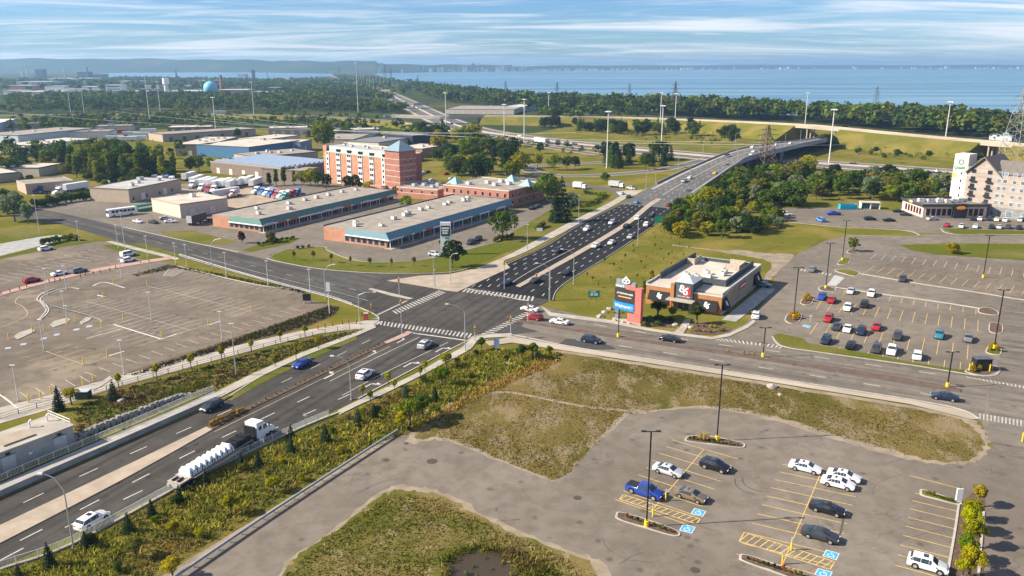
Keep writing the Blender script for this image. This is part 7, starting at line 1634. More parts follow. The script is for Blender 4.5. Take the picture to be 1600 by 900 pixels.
PROT = {'round': [deciduous(s, 950, r_, 2.0, 10, .62, 11) for s, r_ in ((1, 3.6), (2, 4.2), (3, 3.9), (4, 4.6), (5, 3.2))],
  'tall': [deciduous(s, 900, r_, 1.2, 10, .56, 12, 'tall') for s, r_ in ((6, 2.3), (7, 2.0), (8, 2.6))],
  'conifer': [conifer(s, 950, r_) for s, r_ in ((9, 2.5), (10, 2.1), (11, 2.8))],
  'bush': [deciduous(s, 850, r_, .1, 6, .55, 10) for s, r_ in ((12, 3.4), (13, 3.9), (14, 3.0))],
  'fine': [deciduous(s, 1500, r_, 1.6, 6.0, .26, 12) for s, r_ in ((15, 1.7), (16, 2.1))],
  'spruce': [conifer(s, 1500, r_, 4.0, .20, .1) for s, r_ in ((17, 1.15), (18, 1.0), (19, 1.3))],
  'shrub': [shrub(s, 520) for s in (20, 21, 22)],
  'shrubfine': [shrub(s, 900, 1.4, 2.2, .2) for s in (24, 25, 26)]}
HB_ = {'round': 10, 'tall': 10, 'conifer': 10, 'bush': 6, 'fine': 6, 'spruce': 4, 'shrub': 2.4, 'shrubfine': 2.2}
GREENS = dict(dark=(.036, .062, .014), mid=(.085, .128, .020), fresh=(.155, .200, .024), yel=(.29, .28, .026), gold=(.38, .31, .05), rust=(.24, .15, .035), grey=(.185, .215, .115), spruce=(.026, .046, .024), blue=(.06, .09, .068), olive=(.155, .155, .032))
CAT = {'round': 'tree', 'tall': 'tree', 'conifer': 'conifer', 'bush': 'tree', 'fine': 'young tree', 'spruce': 'conifer', 'shrub': 'shrub', 'shrubfine': 'shrub'}
NAMES = {'round': 'broadleaf_tree', 'tall': 'poplar_tree', 'conifer': 'conifer_tree', 'bush': 'thicket_tree', 'fine': 'young_tree', 'spruce': 'young_spruce', 'shrub': 'shrub', 'shrubfine': 'shrub'}
def plant(kind, p, h, colr, label, group=None, wide=1.0):
 cr, tr = PROT[kind][rnd.randrange(len(PROT[kind]))]; s = h / HB_[kind]
 c = GREENS[colr] if isinstance(colr, str) else colr; k = rnd.uniform(.82, 1.2); c = tuple(min(1, x * k * rnd.uniform(.92, 1.08)) for x in c)
 e = empty(NAMES[kind], (p.x, p.y, p.z), rnd.uniform(0, 6.28), label=label, cat=CAT[kind], group=group); e.scale = (s * wide, s * wide, s)
 link('crown', cr, e, color=c); link('trunk' if tr.name.startswith('trunk') else 'stem', tr, e)
 return e
def in_poly(x, y, P):
 c = False; n = len(P); j = n - 1
 for i in range(n):
  if (P[i][1] > y) != (P[j][1] > y) and x < (P[j][0] - P[i][0]) * (y - P[i][1]) / (P[j][1] - P[i][1]) + P[i][0]: c = not c
  j = i
 return c
def scatter(poly, n, mind, rng=rnd, seedpts=None):
 P = [(p.x, p.y) for p in GP(poly)]; x0, x1 = min(p[0] for p in P), max(p[0] for p in P); y0, y1 = min(p[1] for p in P), max(p[1] for p in P); out = []
 for _ in range(n * 40):
  if len(out) >= n: break
  x, y = rng.uniform(x0, x1), rng.uniform(y0, y1)
  if in_poly(x, y, P) and all((x - a) ** 2 + (y - b) ** 2 > mind * mind for a, b in out): out.append((x, y))
 return [Vector((x, y, 0)) for x, y in out]
CNAME = dict(dark='dark green', mid='mid green', fresh='bright green', yel='yellow green', gold='golden', rust='rust', grey='silvery', spruce='blackish green', olive='olive')
def grove(poly, n, mind, kinds, hs_, cols, label, group):
 L = scatter(poly, n, mind); xs = sorted(p.x / p.y for p in L); ys = sorted(p.y for p in L); lab = label.split(' ', 2)[2] if label.startswith(('tree', 'dark tree')) else label
 for p in L:
  k, h, c = rnd.choice(kinds), rnd.uniform(*hs_), rnd.choice(cols); f = xs.index(p.x / p.y) / len(L); g = ys.index(p.y) / len(L)
  wh = ('front ' if g < .33 else 'rear ' if g > .66 else 'middle ') + ('far left' if f < .2 else 'left' if f < .4 else 'centre' if f < .6 else 'right' if f < .8 else 'far right')
  plant(k, p, h, c, '%s %s %s, %s of the %s' % ('tall' if h > (hs_[0] + hs_[1]) / 2 else 'low', CNAME[c], 'conifer' if k == 'conifer' else 'tree', wh, group), group, rnd.uniform(.9, 1.25))
grove([(90, 266), (130, 282), (180, 290), (240, 289), (274, 278), (278, 266), (230, 262), (160, 258), (110, 254)], 56, 4.4, ['round', 'tall', 'tall'], (11, 18), ['fresh', 'mid', 'yel', 'dark', 'fresh', 'olive', 'mid'], 'tree in the dense green and yellow grove left of the truck yard', 'left grove by the yard')
grove([(95, 272), (140, 286), (200, 291), (270, 280), (274, 268), (160, 262)], 34, 3.5, ['bush'], (4, 8), ['mid', 'dark', 'fresh', 'olive'], 'tree under the left grove', 'undergrowth of the left grove')
grove([(-40, 275), (10, 290), (60, 268), (100, 266), (96, 252), (40, 250), (-40, 255)], 14, 6, ['round'], (9, 14), ['mid', 'fresh', 'dark', 'mid'], 'tree among the sheds at far left', 'trees among the left sheds')
grove([(-60, 345), (-10, 368), (30, 360), (55, 345), (40, 325), (-10, 310), (-60, 310)], 9, 4, ['round', 'bush'], (6, 10), ['dark', 'mid', 'dark', 'grey'], 'dark tree by the left picture edge beside the road bend', 'dark trees at the road bend')
grove([(1048, 345), (1040, 365), (1060, 372), (1110, 378), (1170, 370), (1210, 352), (1215, 338), (1190, 312), (1120, 300), (1090, 312), (1070, 325)], 60, 3.6, ['bush', 'bush', 'round'], (4, 8.2), ['mid', 'dark', 'fresh', 'yel', 'olive', 'mid', 'grey', 'dark'], 'tree in the thicket between the black road and the diner lot', 'thicket beside the black road')
grove([(1120, 318), (1180, 330), (1230, 325), (1330, 320), (1420, 318), (1480, 300), (1500, 290), (1420, 285), (1330, 284), (1250, 278), (1200, 280), (1150, 292)], 84, 4.4, ['bush', 'round', 'round'], (6, 11), ['mid', 'dark', 'mid', 'fresh', 'grey', 'olive', 'dark'], 'tree in the wood behind the diner lot', 'wood behind the diner lot')
grove([(1440, 318), (1505, 318), (1510, 298), (1440, 295)], 8, 5, ['bush'], (4, 7), ['yel', 'grey', 'fresh', 'olive'], 'yellowish low tree beside the stone hotel', 'low trees beside the stone hotel')
grove([(690, 268), (720, 276), (770, 288), (815, 285), (820, 262), (790, 240), (740, 228), (690, 228), (670, 244)], 36, 5.0, ['round', 'bush', 'conifer', 'round'], (8, 14), ['mid', 'dark', 'yel', 'fresh', 'dark', 'mid'], 'tree in the mixed wood right of the brick hotel', 'mixed wood by the brick hotel')
grove([(625, 220), (690, 226), (740, 222), (760, 216), (700, 208), (640, 208)], 24, 5, ['round', 'bush'], (8, 13), ['mid', 'fresh', 'yel', 'dark'], 'tree in the belt below the curved ramp', 'tree belt below the ramp')
grove([(470, 222), (560, 218), (620, 214), (600, 206), (500, 208)], 9, 8, ['round', 'conifer'], (8, 13), ['mid', 'dark', 'spruce', 'grey'], 'tree behind the warehouses below the far ramp', 'trees behind the warehouses')
grove([(938, 262), (1000, 268), (1055, 258), (1050, 248), (990, 250), (945, 252)], 15, 5, ['conifer', 'conifer', 'round'], (10, 15), ['spruce', 'dark', 'spruce', 'mid', 'dark'], 'dark conifer in the cluster by the loop ramp', 'conifer cluster by the loop ramp')
grove([(835, 198), (900, 205), (1000, 212), (1100, 214), (1110, 206), (1020, 200), (900, 192), (840, 190)], 44, 6, ['round', 'conifer', 'bush'], (8, 14), ['mid', 'dark', 'dark', 'fresh', 'spruce'], 'tree in the belt between the highway and the bank road', 'tree belt beside the bank road')
grove([(1100, 222), (1200, 226), (1230, 212), (1190, 204), (1120, 206)], 10, 7, ['bush', 'conifer'], (6, 11), ['dark', 'spruce', 'dark', 'mid'], 'dark tree behind the road bridge', 'dark trees behind the bridge')
grove([(1330, 240), (1400, 250), (1450, 250), (1460, 243), (1400, 236), (1340, 232)], 14, 7, ['bush'], (2, 4), ['dark', 'mid', 'olive'], 'low bush in the hollow below the golden bank', 'bushes below the golden bank')
grove([(1120, 292), (1200, 288), (1260, 276), (1250, 262), (1180, 266), (1140, 276)], 22, 5, ['bush', 'shrub'], (2.5, 6), ['mid', 'fresh', 'olive', 'dark'], 'bush on the bank below the road bridge', 'bushes below the road bridge')
def T(kind, px, top, colr, label, wide=1.0, group=None, z=0.0):
 return plant(kind, G(*px, z), HT(px[0], px[1], top, z), colr, label, group, wide)
for a in (('round', (785, 374), 328, 'mid', 'large round tree on the grass strip beside the plaza', 1.05), ('round', (707, 418), 374, 'dark', 'dark tree covering the foot of the plaza sign', 1.05), ('round', (635, 329), 304, 'fresh', 'green tree between the two plazas'), ('round', (507, 240), 186, 'fresh', 'big bright green tree behind the brick hotel', 1.0), ('conifer', (483, 214), 192, 'spruce', 'dark conifer left of the big bright tree'),
 ('tall', (432, 290), 262, 'mid', 'pointed tree in the row before the solar roof, left', 1.1), ('tall', (444, 289), 259, 'mid', 'pointed tree in the row before the solar roof, right', 1.1), ('tall', (421, 291), 268, 'dark', 'low dark pointed tree at the row start', 1.2), ('tall', (460, 289), 264, 'olive', 'slim olive tree right of the pointed trees', 1.1), ('round', (472, 290), 266, 'olive', 'olive round tree before the brown annex'), ('round', (486, 291), 263, 'yel', 'yellow green round tree before the brown annex', 1.0), ('round', (497, 292), 266, 'mid', 'green tree left of the hotel corner'), ('round', (510, 296), 270, 'dark', 'dark tree at the hotel corner', 1.0),
 ('round', (545, 298), 273, 'dark', 'dark round tree before the white hotel bays, left'), ('round', (556, 298), 273, 'dark', 'dark round tree before the white hotel bays, right'), ('bush', (567, 298), 285, 'yel', 'yellow shrub tree before the hotel'), ('bush', (578, 299), 282, 'gold', 'golden shrub tree before the hotel'), ('bush', (607, 301), 288, 'gold', 'golden bush before the hotel tower'), ('bush', (620, 307), 289, 'olive', 'olive tree at the corner of the annex'),
 ('conifer', (868, 347), 290, 'spruce', 'tall spruce by the road, front left'), ('conifer', (877, 346), 272, 'spruce', 'tallest spruce by the road'), ('round', (855, 318), 270, 'mid', 'green tree behind the tall spruces'), ('conifer', (861, 305), 267, 'spruce', 'spruce top behind the green tree'), ('bush', (892, 330), 300, 'grey', 'silvery tree right of the spruces', 1.0), ('bush', (885, 340), 326, 'olive', 'olive shrub at the foot of the spruces'),
 ('round', (840, 262), 238, 'yel', 'yellow topped tree inside the loop ramp'), ('round', (866, 266), 240, 'fresh', 'fresh green tree inside the loop ramp, left'), ('round', (885, 266), 242, 'mid', 'green tree inside the loop ramp, middle'), ('round', (898, 264), 243, 'dark', 'dark tree inside the loop ramp, right'), ('bush', (945, 282), 268, 'mid', 'small round tree at the foot of the conifer mast'), ('round', (801, 242), 214, 'dark', 'dark tree left of the loop ramp'), ('round', (779, 238), 217, 'dark', 'dark tree further left of the loop ramp'), ('round', (844, 240), 222, 'dark', 'tree beside the highway shoulder'), ('round', (871, 231), 217, 'dark', 'round tree on the highway verge'),
 ('bush', (1150, 362), 336, 'grey', 'silvery bush at the thicket edge'), ('bush', (1175, 362), 340, 'yel', 'yellow bush at the thicket edge, right'), ('bush', (1145, 345), 322, 'gold', 'golden orange tree in the thicket'), ('bush', (1205, 352), 332, 'grey', 'silvery bush by the diner lot, left'), ('bush', (1217, 354), 338, 'grey', 'silvery bush by the diner lot, right'), ('bush', (1063, 371), 346, 'yel', 'yellow green bush at the left thicket tip'),
 ('round', (1333, 393), 370, 'fresh', 'small tree on the mulch island of the upper lot', 1.1), ('bush', (1487, 396), 378, 'yel', 'round yellow green bush on the right lawn', 1.2), ('bush', (1260, 266), 241, 'gold', 'golden tree below the road bridge'), ('bush', (1462, 300), 276, 'gold', 'golden yellow tree beside the stone hotel'), ('bush', (1360, 292), 268, 'rust', 'rust tinted tree in the wood behind the diner'), ('bush', (1517, 254), 236, 'spruce', 'dark spreading pine before the golden bank', 1.5), ('conifer', (1345, 272), 263, 'spruce', 'small conifer beside the highway shoulder'), ('bush', (1318, 208), 194, 'dark', 'dark tree at the ramp bridge end'), ('bush', (1292, 232), 208, 'dark', 'dark tree beside the road bridge crest', 1.1),
 ('round', (24, 346), 300, 'grey', 'large grey green willow at the road bend', 1.15), ('conifer', (35, 285), 266, 'spruce', 'spruce between the pale sheds'), ('bush', (47, 284), 272, 'dark', 'dark bush right of the pale sheds'), ('round', (312, 268), 243, 'mid', 'tree left of the blue warehouse, first'), ('round', (330, 266), 245, 'fresh', 'tree left of the blue warehouse, second'), ('round', (346, 268), 246, 'mid', 'tree left of the blue warehouse, third'), ('round', (362, 268), 246, 'mid', 'tree left of the blue warehouse, fourth', 1.1), ('round', (298, 270), 245, 'dark', 'dark tree beside the brown warehouse'), ('conifer', (348, 214), 200, 'spruce', 'spruce before the long tan depot, left'), ('round', (372, 216), 200, 'dark', 'tree before the long tan depot, middle'), ('bush', (425, 222), 210, 'dark', 'dark bush cluster behind the blue warehouse, left'), ('bush', (455, 222), 211, 'mid', 'bush cluster behind the blue warehouse, right'),
 ('bush', (164, 290), 280, 'fresh', 'bright bush at the yard edge, left'), ('bush', (192, 288), 278, 'yel', 'bright yellow bush at the yard edge, middle'), ('bush', (231, 286), 277, 'gold', 'golden bush at the yard edge, right'), ('bush', (382, 280), 272, 'yel', 'small yellow tree among the white trailers'), ('round', (378, 380), 361, (.05, .012, .012), 'small dark red tree beside the plaza driveway', .8), ('bush', (423, 379), 360, 'olive', 'olive bush on the plaza driveway island', .9),
 ('tall', (1006, 465), 436, 'mid', 'slim columnar tree behind the pylon sign', 1.0), ('tall', (1017, 455), 418, 'yel', 'slim yellowing tree behind the pylon sign', .8), ('conifer', (1062, 432), 405, 'blue', 'bluish spruce behind the restaurant, left', 1.1), ('conifer', (1072, 428), 401, 'blue', 'bluish spruce behind the restaurant, right', 1.1), ('tall', (1040, 440), 415, 'yel', 'slim yellow tree left of the bluish spruces', .8),
 ('fine', (1028, 496), 466, 'dark', 'dark tree at the left restaurant bay', 1.3), ('fine', (1050, 500), 476, 'olive', 'thin leaved tree before the entrance', 1.1), ('fine', (1088, 506), 474, 'dark', 'dark tree at the restaurant entrance, right', 1.2)):
 T(*a)
def row(kind, px, step, h, cols, label, group, jit=.25, wide=1.0, z=0.0):
 for q in resample(GP(px), step):
  plant(kind, Vector((q.x + rnd.uniform(-jit, jit), q.y + rnd.uniform(-jit, jit), z)), h * rnd.uniform(.8, 1.2), rnd.choice(cols), label, group, wide * rnd.uniform(.85, 1.15))
row('shrub', [(58, 325), (100, 317), (150, 311)], 1.5, 4.0, ['dark', 'mid'], 'shrub of the tall dark hedge before the tan shed', 'tall dark hedge', wide=.8)
row('shrub', [(70, 383), (100, 376), (120, 376)], 2.0, 2.2, ['olive', 'mid'], 'shrub in the bed of the upper left lot', 'upper left lot shrubs')
row('shrubfine', [(1000, 505), (1025, 500), (1050, 505)], 1.5, 1.3, ['mid', 'fresh', 'dark'], 'low green shrub between pylon sign and restaurant', 'restaurant shrubs'); row('shrubfine', [(1008, 510), (1035, 509)], 1.5, 1.1, ['mid', 'fresh'], 'low green shrub between pylon sign and restaurant', 'restaurant shrubs')
row('shrubfine', [(1085, 518), (1110, 520), (1135, 517)], 1.2, .7, ['yel', 'olive', 'gold'], 'low golden shrub in the bed before the restaurant', 'golden restaurant shrubs'); row('shrubfine', [(1092, 511), (1125, 513)], 1.3, .7, ['yel', 'olive', 'gold'], 'low golden shrub in the bed before the restaurant', 'golden restaurant shrubs')
row('shrub', [(690, 383), (704, 380)], 1.6, 1.6, ['dark'], 'dark shrub under the plaza front', 'plaza shrubs'); row('shrub', [(772, 378), (800, 372)], 1.8, 1.8, ['olive', 'mid'], 'olive shrub around the large round tree', 'shrubs at the large round tree'); row('shrub', [(838, 360), (850, 354)], 2, 2.0, ['olive'], 'brownish shrub on the grass strip', 'grass strip shrubs')
row('shrub', [(405, 384), (430, 379), (460, 373)], 1.6, 1.3, ['dark', 'mid'], 'low shrub on the plaza driveway island', 'driveway island shrubs'); row('shrub', [(465, 389), (490, 386)], 2.0, 1.0, ['olive', 'dark'], 'low brown shrub at the plaza lot edge', 'plaza lot shrubs')
row('shrub', [(915, 303), (945, 306), (930, 318), (905, 325)], 2.0, 1.6, ['fresh', 'yel', 'mid'], 'bright green shrub beside the slip road bend', 'slip road shrubs')
for px in ((1262, 466), (1256, 470), (1264, 471), (1236, 495), (1243, 494), (1240, 500), (1247, 498)): plant('shrubfine', G(*px), 1.5, (.42, .27, .03), 'golden ornamental grass clump by the right lot entrance', 'golden grass clumps', .7)
for px in ((1552, 544), (1558, 549), (1548, 548), (1530, 580), (1520, 582)): plant('shrubfine', G(*px), 1.5, (.36, .27, .04), 'golden grass clump at the right end of the lot', 'golden grass clumps', .7)
for px in ((1093, 688), (1100, 689), (1106, 690)): plant('shrubfine', G(*px), 1.4, (.50, .38, .15), 'pale feathery grass on the field edge island', 'feathery grass', .55)
for px in ((1137, 551), (1162, 554), (1170, 555), (1178, 556)): plant('shrubfine', G(*px), 1.0, (.5, .36, .14), 'pale feathery grass on the side road median', 'feathery grass', .5)
for a, b, n_, g_ in (((1075, 686), (1155, 697), 14, 'field edge island'), ((975, 807), (1052, 833), 9, 'island before the blue pickup'), ((1164, 873), (1262, 904), 12, 'lower right island'), ((1446, 771), (1492, 786), 12, 'right bay island')):
 for i in range(n_):
  f = (i + .5) / n_; plant('shrubfine', G(a[0] + (b[0] - a[0]) * f, a[1] + (b[1] - a[1]) * f, .14), rnd.uniform(.4, .75), rnd.choice(['olive', 'mid', 'fresh'] if '1446' in str(a) else ['olive', 'dark', 'rust']), 'small clipped shrub on the ' + g_, 'island shrubs', .7)
sheet('planting_bed', [(1497, 788), (1520, 770), (1540, 765), (1537, 905), (1480, 905)], .03, MULCH); kerb([(1498, 788), (1492, 830), (1478, 910)], .3); kerb([(1537, 800), (1532, 860), (1528, 910)], .3)
ORD7 = ['topmost golden one', 'second from the top', 'third from the top', 'fourth from the top', 'fifth from the top, green', 'at the lower frame edge, right', 'at the lower frame edge, left']
for px, top, c in (((1528, 792), 752, 'gold'), ((1516, 815), 776, 'yel'), ((1513, 835), 790, 'yel'), ((1518, 858), 806, 'yel'), ((1508, 880), 832, 'fresh'), ((1514, 905), 850, 'yel'), ((1503, 905), 868, 'yel')): T('fine', px, top, c, 'yellow shrub tree at the right edge, %s' % ORD7.pop(0), 1.0, 'yellow shrubs at the right edge')
for i, (x, y) in enumerate(((460, 407), (490, 407), (518, 411), (548, 415), (578, 417), (612, 418), (647, 416))): T('fine', (x, y), y - 17, 'olive', 'young staked tree on the lawn before the plaza', .55, 'young trees on the plaza lawn')
for i, (x, y, t_) in enumerate(((186, 606, 580), (245, 593, 565), (299, 576, 550), (347, 564, 537), (393, 550, 528), (438, 534, 514), (477, 526, 506), (463, 562, 541), (430, 573, 552), (498, 545, 522))): T('fine', (x, y), t_, 'yel', 'young yellow green tree along the left walkway', .75, 'young trees along the left walkway')
for i, (x, y, t_) in enumerate(((607, 605, 577), (664, 581, 560), (617, 612, 590), (657, 592, 569), (579, 632, 606), (567, 622, 598))): T('fine', (x, y), t_, 'yel', 'young light green tree on the verge beside the right sidewalk', .6, 'young trees on the right verge')
for px, top, lb in (((93, 641), 601, 'big dark spruce beside the utility building'), ((178, 625), 592, 'spruce at the walkway rail'), ((78, 886), 846, 'young spruce nearest the lower left lamp'), ((135, 858), 828, 'young spruce right of the lower left lamp'), ((201, 832), 800, 'young spruce below the white hatchback'), ((238, 808), 778, 'young spruce on the slope, fifth from left'), ((281, 784), 756, 'young spruce behind the flatbed tail'), ((322, 757), 732, 'young spruce before the flatbed, first'), ((378, 733), 706, 'young spruce before the flatbed, second'), ((404, 727), 700, 'young spruce before the flatbed, third'), ((455, 707), 678, 'young spruce before the flatbed, fourth'), ((509, 692), 660, 'tall young spruce above the guardrail'), ((455, 683), 662, 'small spruce at the railing before the truck cab'), ((634, 622), 600, 'blue spruce near the sidewalk'), ((560, 662), 636, 'spruce on the slope left of the bright shrubs'), ((585, 655), 628, 'spruce beside the bright shrubs'), ((30, 905), 880, 'young spruce at the lower left corner'), ((680, 628), 600, 'grey spruce among the slope shrubs')):
 T('spruce', px, top, 'spruce' if 'blue' not in lb else 'blue', lb, 1.05)
for px, top, c, lb, k in (((640, 665), 618, 'fresh', 'bright green shrub tree at the guardrail end, left', 'fine'), ((660, 655), 612, 'mid', 'green shrub tree at the guardrail end, right', 'fine'), ((628, 672), 640, 'yel', 'yellow shrub at the guardrail end', 'fine'), ((690, 602), 568, 'fresh', 'bright tree beside the slope path', 'fine'), ((697, 575), 548, 'yel', 'yellow shrub beside the sidewalk corner', 'fine'), ((752, 548), 525, 'mid', 'green shrub beside the banner sign', 'fine'), ((815, 562), 535, 'mid', 'green shrub by the side road, left', 'fine'), ((832, 562), 532, 'fresh', 'green shrub by the side road, middle', 'fine'), ((858, 556), 538, 'fresh', 'green shrub by the side road, right', 'fine'), ((715, 572), 556, 'yel', 'small yellow shrub on the slope top', 'fine'), ((272, 838), 812, 'yel', 'yellow sapling on the slope', 'fine'), ((362, 805), 770, 'yel', 'yellow green sapling above the path', 'fine'), ((428, 770), 742, 'yel', 'pale sapling above the guardrail', 'fine'), ((270, 905), 868, 'gold', 'golden shrub at the lower edge', 'fine'), ((112, 632), 603, 'yel', 'yellow green tree right of the big spruce', 'fine'), ((212, 872), 838, 'olive', 'olive shrub at the lower slope', 'fine')):
 T(k, px, top, c, lb, 1.1)
row('shrubfine', [(328, 667), (350, 657), (383, 641)], .5, 1.0, [(.46, .31, .07), (.42, .29, .08)], 'golden grass clump on the road median before the truck', 'median grass clumps', .1, .6)
row('shrubfine', [(392, 637), (450, 608), (520, 574), (600, 536)], 1.3, .5, ['olive', 'yel', 'gold'], 'low clump on the narrow planted median', 'median clumps', .1, .6)
# ---- ground cover (nobody could count it)
def cover(name, poly, dens, hgt, tints, label, size=.28, blades=3, holes=(), mask=None, z=0.02):
 P = GP(poly); Q = np.array([(p.x, p.y) for p in P]); x0, y0 = Q.min(0); x1, y1 = Q.max(0); n = int((x1 - x0) * (y1 - y0) * dens)
 X = ng.uniform(x0, x1, n); Y = ng.uniform(y0, y1, n); ins = np.zeros(n, bool); j = len(Q) - 1
 for i in range(len(Q)):
  c = ((Q[i, 1] > Y) != (Q[j, 1] > Y)) & (X < (Q[j, 0] - Q[i, 0]) * (Y - Q[i, 1]) / (Q[j, 1] - Q[i, 1] + 1e-12) + Q[i, 0]); ins ^= c; j = i
 X, Y = X[ins], Y[ins]
 pat = np.sin(X * .21 + np.sin(Y * .17) * 2.5) + np.sin(Y * .27 + np.sin(X * .17 + 1) * 2.2) + ng.normal(0, .38, len(X))
 if mask: k = mask(X, Y, pat); X, Y, pat = X[k], Y[k], pat[k]
 n = len(X); h = hgt[0] + (hgt[1] - hgt[0]) * np.clip(ng.random(n) ** 2 + .12 * pat, 0, 1)
 ti = np.array(tints)[np.clip(((pat + 2.2) / 4.4 * len(tints)).astype(int), 0, len(tints) - 1)]
 Vs, Ts = [], []
 for b_ in range(blades):
  off = ng.normal(0, size * .7, (n, 2)); an = ng.uniform(0, 6.28, n); w_ = size * ng.uniform(.25, .5, n); A = np.stack([np.cos(an) * w_, np.sin(an) * w_, np.zeros(n)], 1)
  B0 = np.stack([X + off[:, 0], Y + off[:, 1], np.full(n, z * .5)], 1); hh = h * ng.uniform(.5, 1.15, n); ln = ng.normal(0, .45, (n, 2)) * hh[:, None]; Up = np.stack([ln[:, 0], ln[:, 1], hh], 1)
  V = np.stack([B0 - A, B0 + A, B0 + A * .45 + Up, B0 - A * .45 + Up * .92], 1); Vs.append(V); Ts.append(ti * ng.uniform(.7, 1.25, (n, 1)))
 me = quads_mesh(name, np.concatenate(Vs).reshape(-1, 3), LEAFA, None, np.concatenate(Ts)); return link(name, me, None, label=label, cat='ground cover', kind='stuff')
SLOPE = [(-60, 925), (0, 897), (115, 858), (300, 757), (420, 701), (530, 652), (600, 622), (660, 594), (735, 552), (770, 546), (880, 552), (840, 566), (760, 600), (690, 640), (640, 676), (600, 688), (500, 742), (400, 803), (300, 863), (215, 912), (-60, 1000)]
cover('slope_scrub', SLOPE, 9.0, (.10, .85), [(.26, .17, .055), (.24, .20, .055), (.17, .18, .035), (.26, .26, .042), (.36, .31, .07), (.20, .20, .04)], 'overgrown yellow green and rust scrub on the road slope', .30, 3)
cover('bed_scrub', [(120, 690), (118, 640), (180, 612), (300, 580), (400, 551), (500, 527), (570, 514), (555, 522), (470, 550), (400, 580), (330, 612), (290, 624)], 6.0, (.1, .6), [(.10, .06, .035), (.045, .06, .018), (.06, .075, .02), (.11, .13, .022), (.09, .06, .03)], 'low shrubs and mulch in the bed above the stone wall', .30, 3)
cover('hedge_planting', [(203, 586), (360, 533), (515, 478), (528, 482), (518, 494), (470, 512), (395, 531), (210, 588)], 7.0, (.2, .75), [(.03, .045, .014), (.045, .055, .016), (.06, .055, .02), (.04, .05, .016)], 'rows of dark low planting along the lot edge', .28, 3)
cover('hedge_planting', [(207, 430), (262, 414), (300, 420), (470, 453), (480, 460), (462, 456), (300, 424), (275, 419), (215, 432)], 6.0, (.2, .6), [(.035, .045, .015), (.06, .05, .02), (.05, .06, .02)], 'dark low planting along the cross street kerb', .28, 2)
cover('bright_planting', [(180, 668), (205, 645), (250, 622), (325, 590), (330, 598), (270, 628), (215, 655), (190, 672)], 7.0, (.2, .7), [(.10, .13, .018), (.16, .17, .022), (.08, .10, .02)], 'bright yellow green planting above the stone wall', .28, 3)
FLD = [(660, 687), (705, 688), (845, 743), (873, 747), (905, 725), (975, 648), (1010, 643), (1110, 636), (1185, 648), (1300, 680), (1440, 718), (1500, 724), (1530, 706), (1538, 692), (1490, 652), (1425, 640), (1200, 603), (1000, 572), (880, 554), (845, 570), (765, 604), (700, 640)]
cover('field_grass', FLD, 11.0, (.04, .2), [(.19, .14, .045), (.12, .098, .024), (.075, .076, .013), (.09, .082, .015), (.135, .105, .026), (.066, .074, .011)], 'short dry grass of the vacant field', .24, 2, mask=lambda X, Y, p: p > -.55)
cover('golden_grass', [(690, 640), (740, 610), (800, 582), (850, 562), (885, 556), (860, 572), (800, 598), (760, 616), (700, 646), (655, 672), (640, 676)], 16.0, (.2, .75), [(.40, .27, .08), (.34, .23, .065), (.46, .33, .11)], 'golden dry grass along the field rim', .26, 2)
PND = [(438, 905), (510, 842), (605, 777), (640, 772), (695, 784), (790, 834), (870, 866), (935, 905), (935, 1000), (360, 1000)]
cover('pond_grass', PND, 14.0, (.06, .35), [(.30, .23, .10), (.24, .185, .06), (.13, .135, .022), (.10, .13, .016), (.20, .155, .04), (.28, .215, .085), (.30, .23, .10)], 'rank green and straw grass around the pond', .26, 2, mask=lambda X, Y, p: (((X - G(752, 890).x) / 6.0) ** 2 + ((Y - G(752, 892).y) / 4.6) ** 2 > 1 + .25 * p))
cover('pond_reeds', [(690, 905), (688, 878), (712, 858), (752, 852), (800, 858), (850, 880), (870, 905), (830, 905), (808, 900), (800, 882), (778, 866), (745, 861), (716, 868), (704, 884), (702, 905)], 12.0, (.2, 1.0), [(.14, .13, .03), (.10, .12, .022), (.20, .16, .05), (.17, .13, .05)], 'reeds around the small brown pond', .24, 3)
cover('meadow_grass', [(900, 436), (1055, 334), (1060, 372), (1120, 382), (1220, 370), (1240, 395), (1205, 440), (1150, 420), (1010, 470), (960, 498), (862, 488), (848, 478)], 1.2, (.02, .12), [(.19, .165, .032), (.16, .15, .026), (.20, .165, .036), (.15, .145, .024)], 'tufted olive meadow beside the black road', .3, 2)
for p in scatter([(905, 436), (1040, 345), (1050, 378), (1120, 390), (1100, 402), (1010, 430), (960, 460), (880, 470)], 34, 4.5): plant('fine', p, rnd.uniform(1.2, 2.2), rnd.choice(['olive', 'yel', 'mid']), 'small staked sapling on the meadow beside the black road', 'meadow saplings', .6)
for p in scatter(SLOPE, 40, 2.4): plant('shrubfine', p, rnd.uniform(.6, 1.6), rnd.choice(['yel', 'olive', 'mid', 'grey', 'fresh', 'yel', 'dark']), 'wild shrub in the road slope scrub, %s' % ('low end' if p.x < -45 else 'below the flatbed truck' if p.x < -25 else 'above the guardrail' if p.x < -10 else 'near the guardrail end' if p.x < 5 else 'near the crossing'), 'wild slope shrubs', rnd.uniform(.8, 1.2))
for p in scatter([(700, 905), (705, 878), (750, 864), (795, 880), (805, 905)], 9, 1.0): plant('shrubfine', p, rnd.uniform(.3, .7), rnd.choice(['olive', 'grey', 'gold']), 'grass tussock standing in the brown pond', 'pond tussocks', .8)
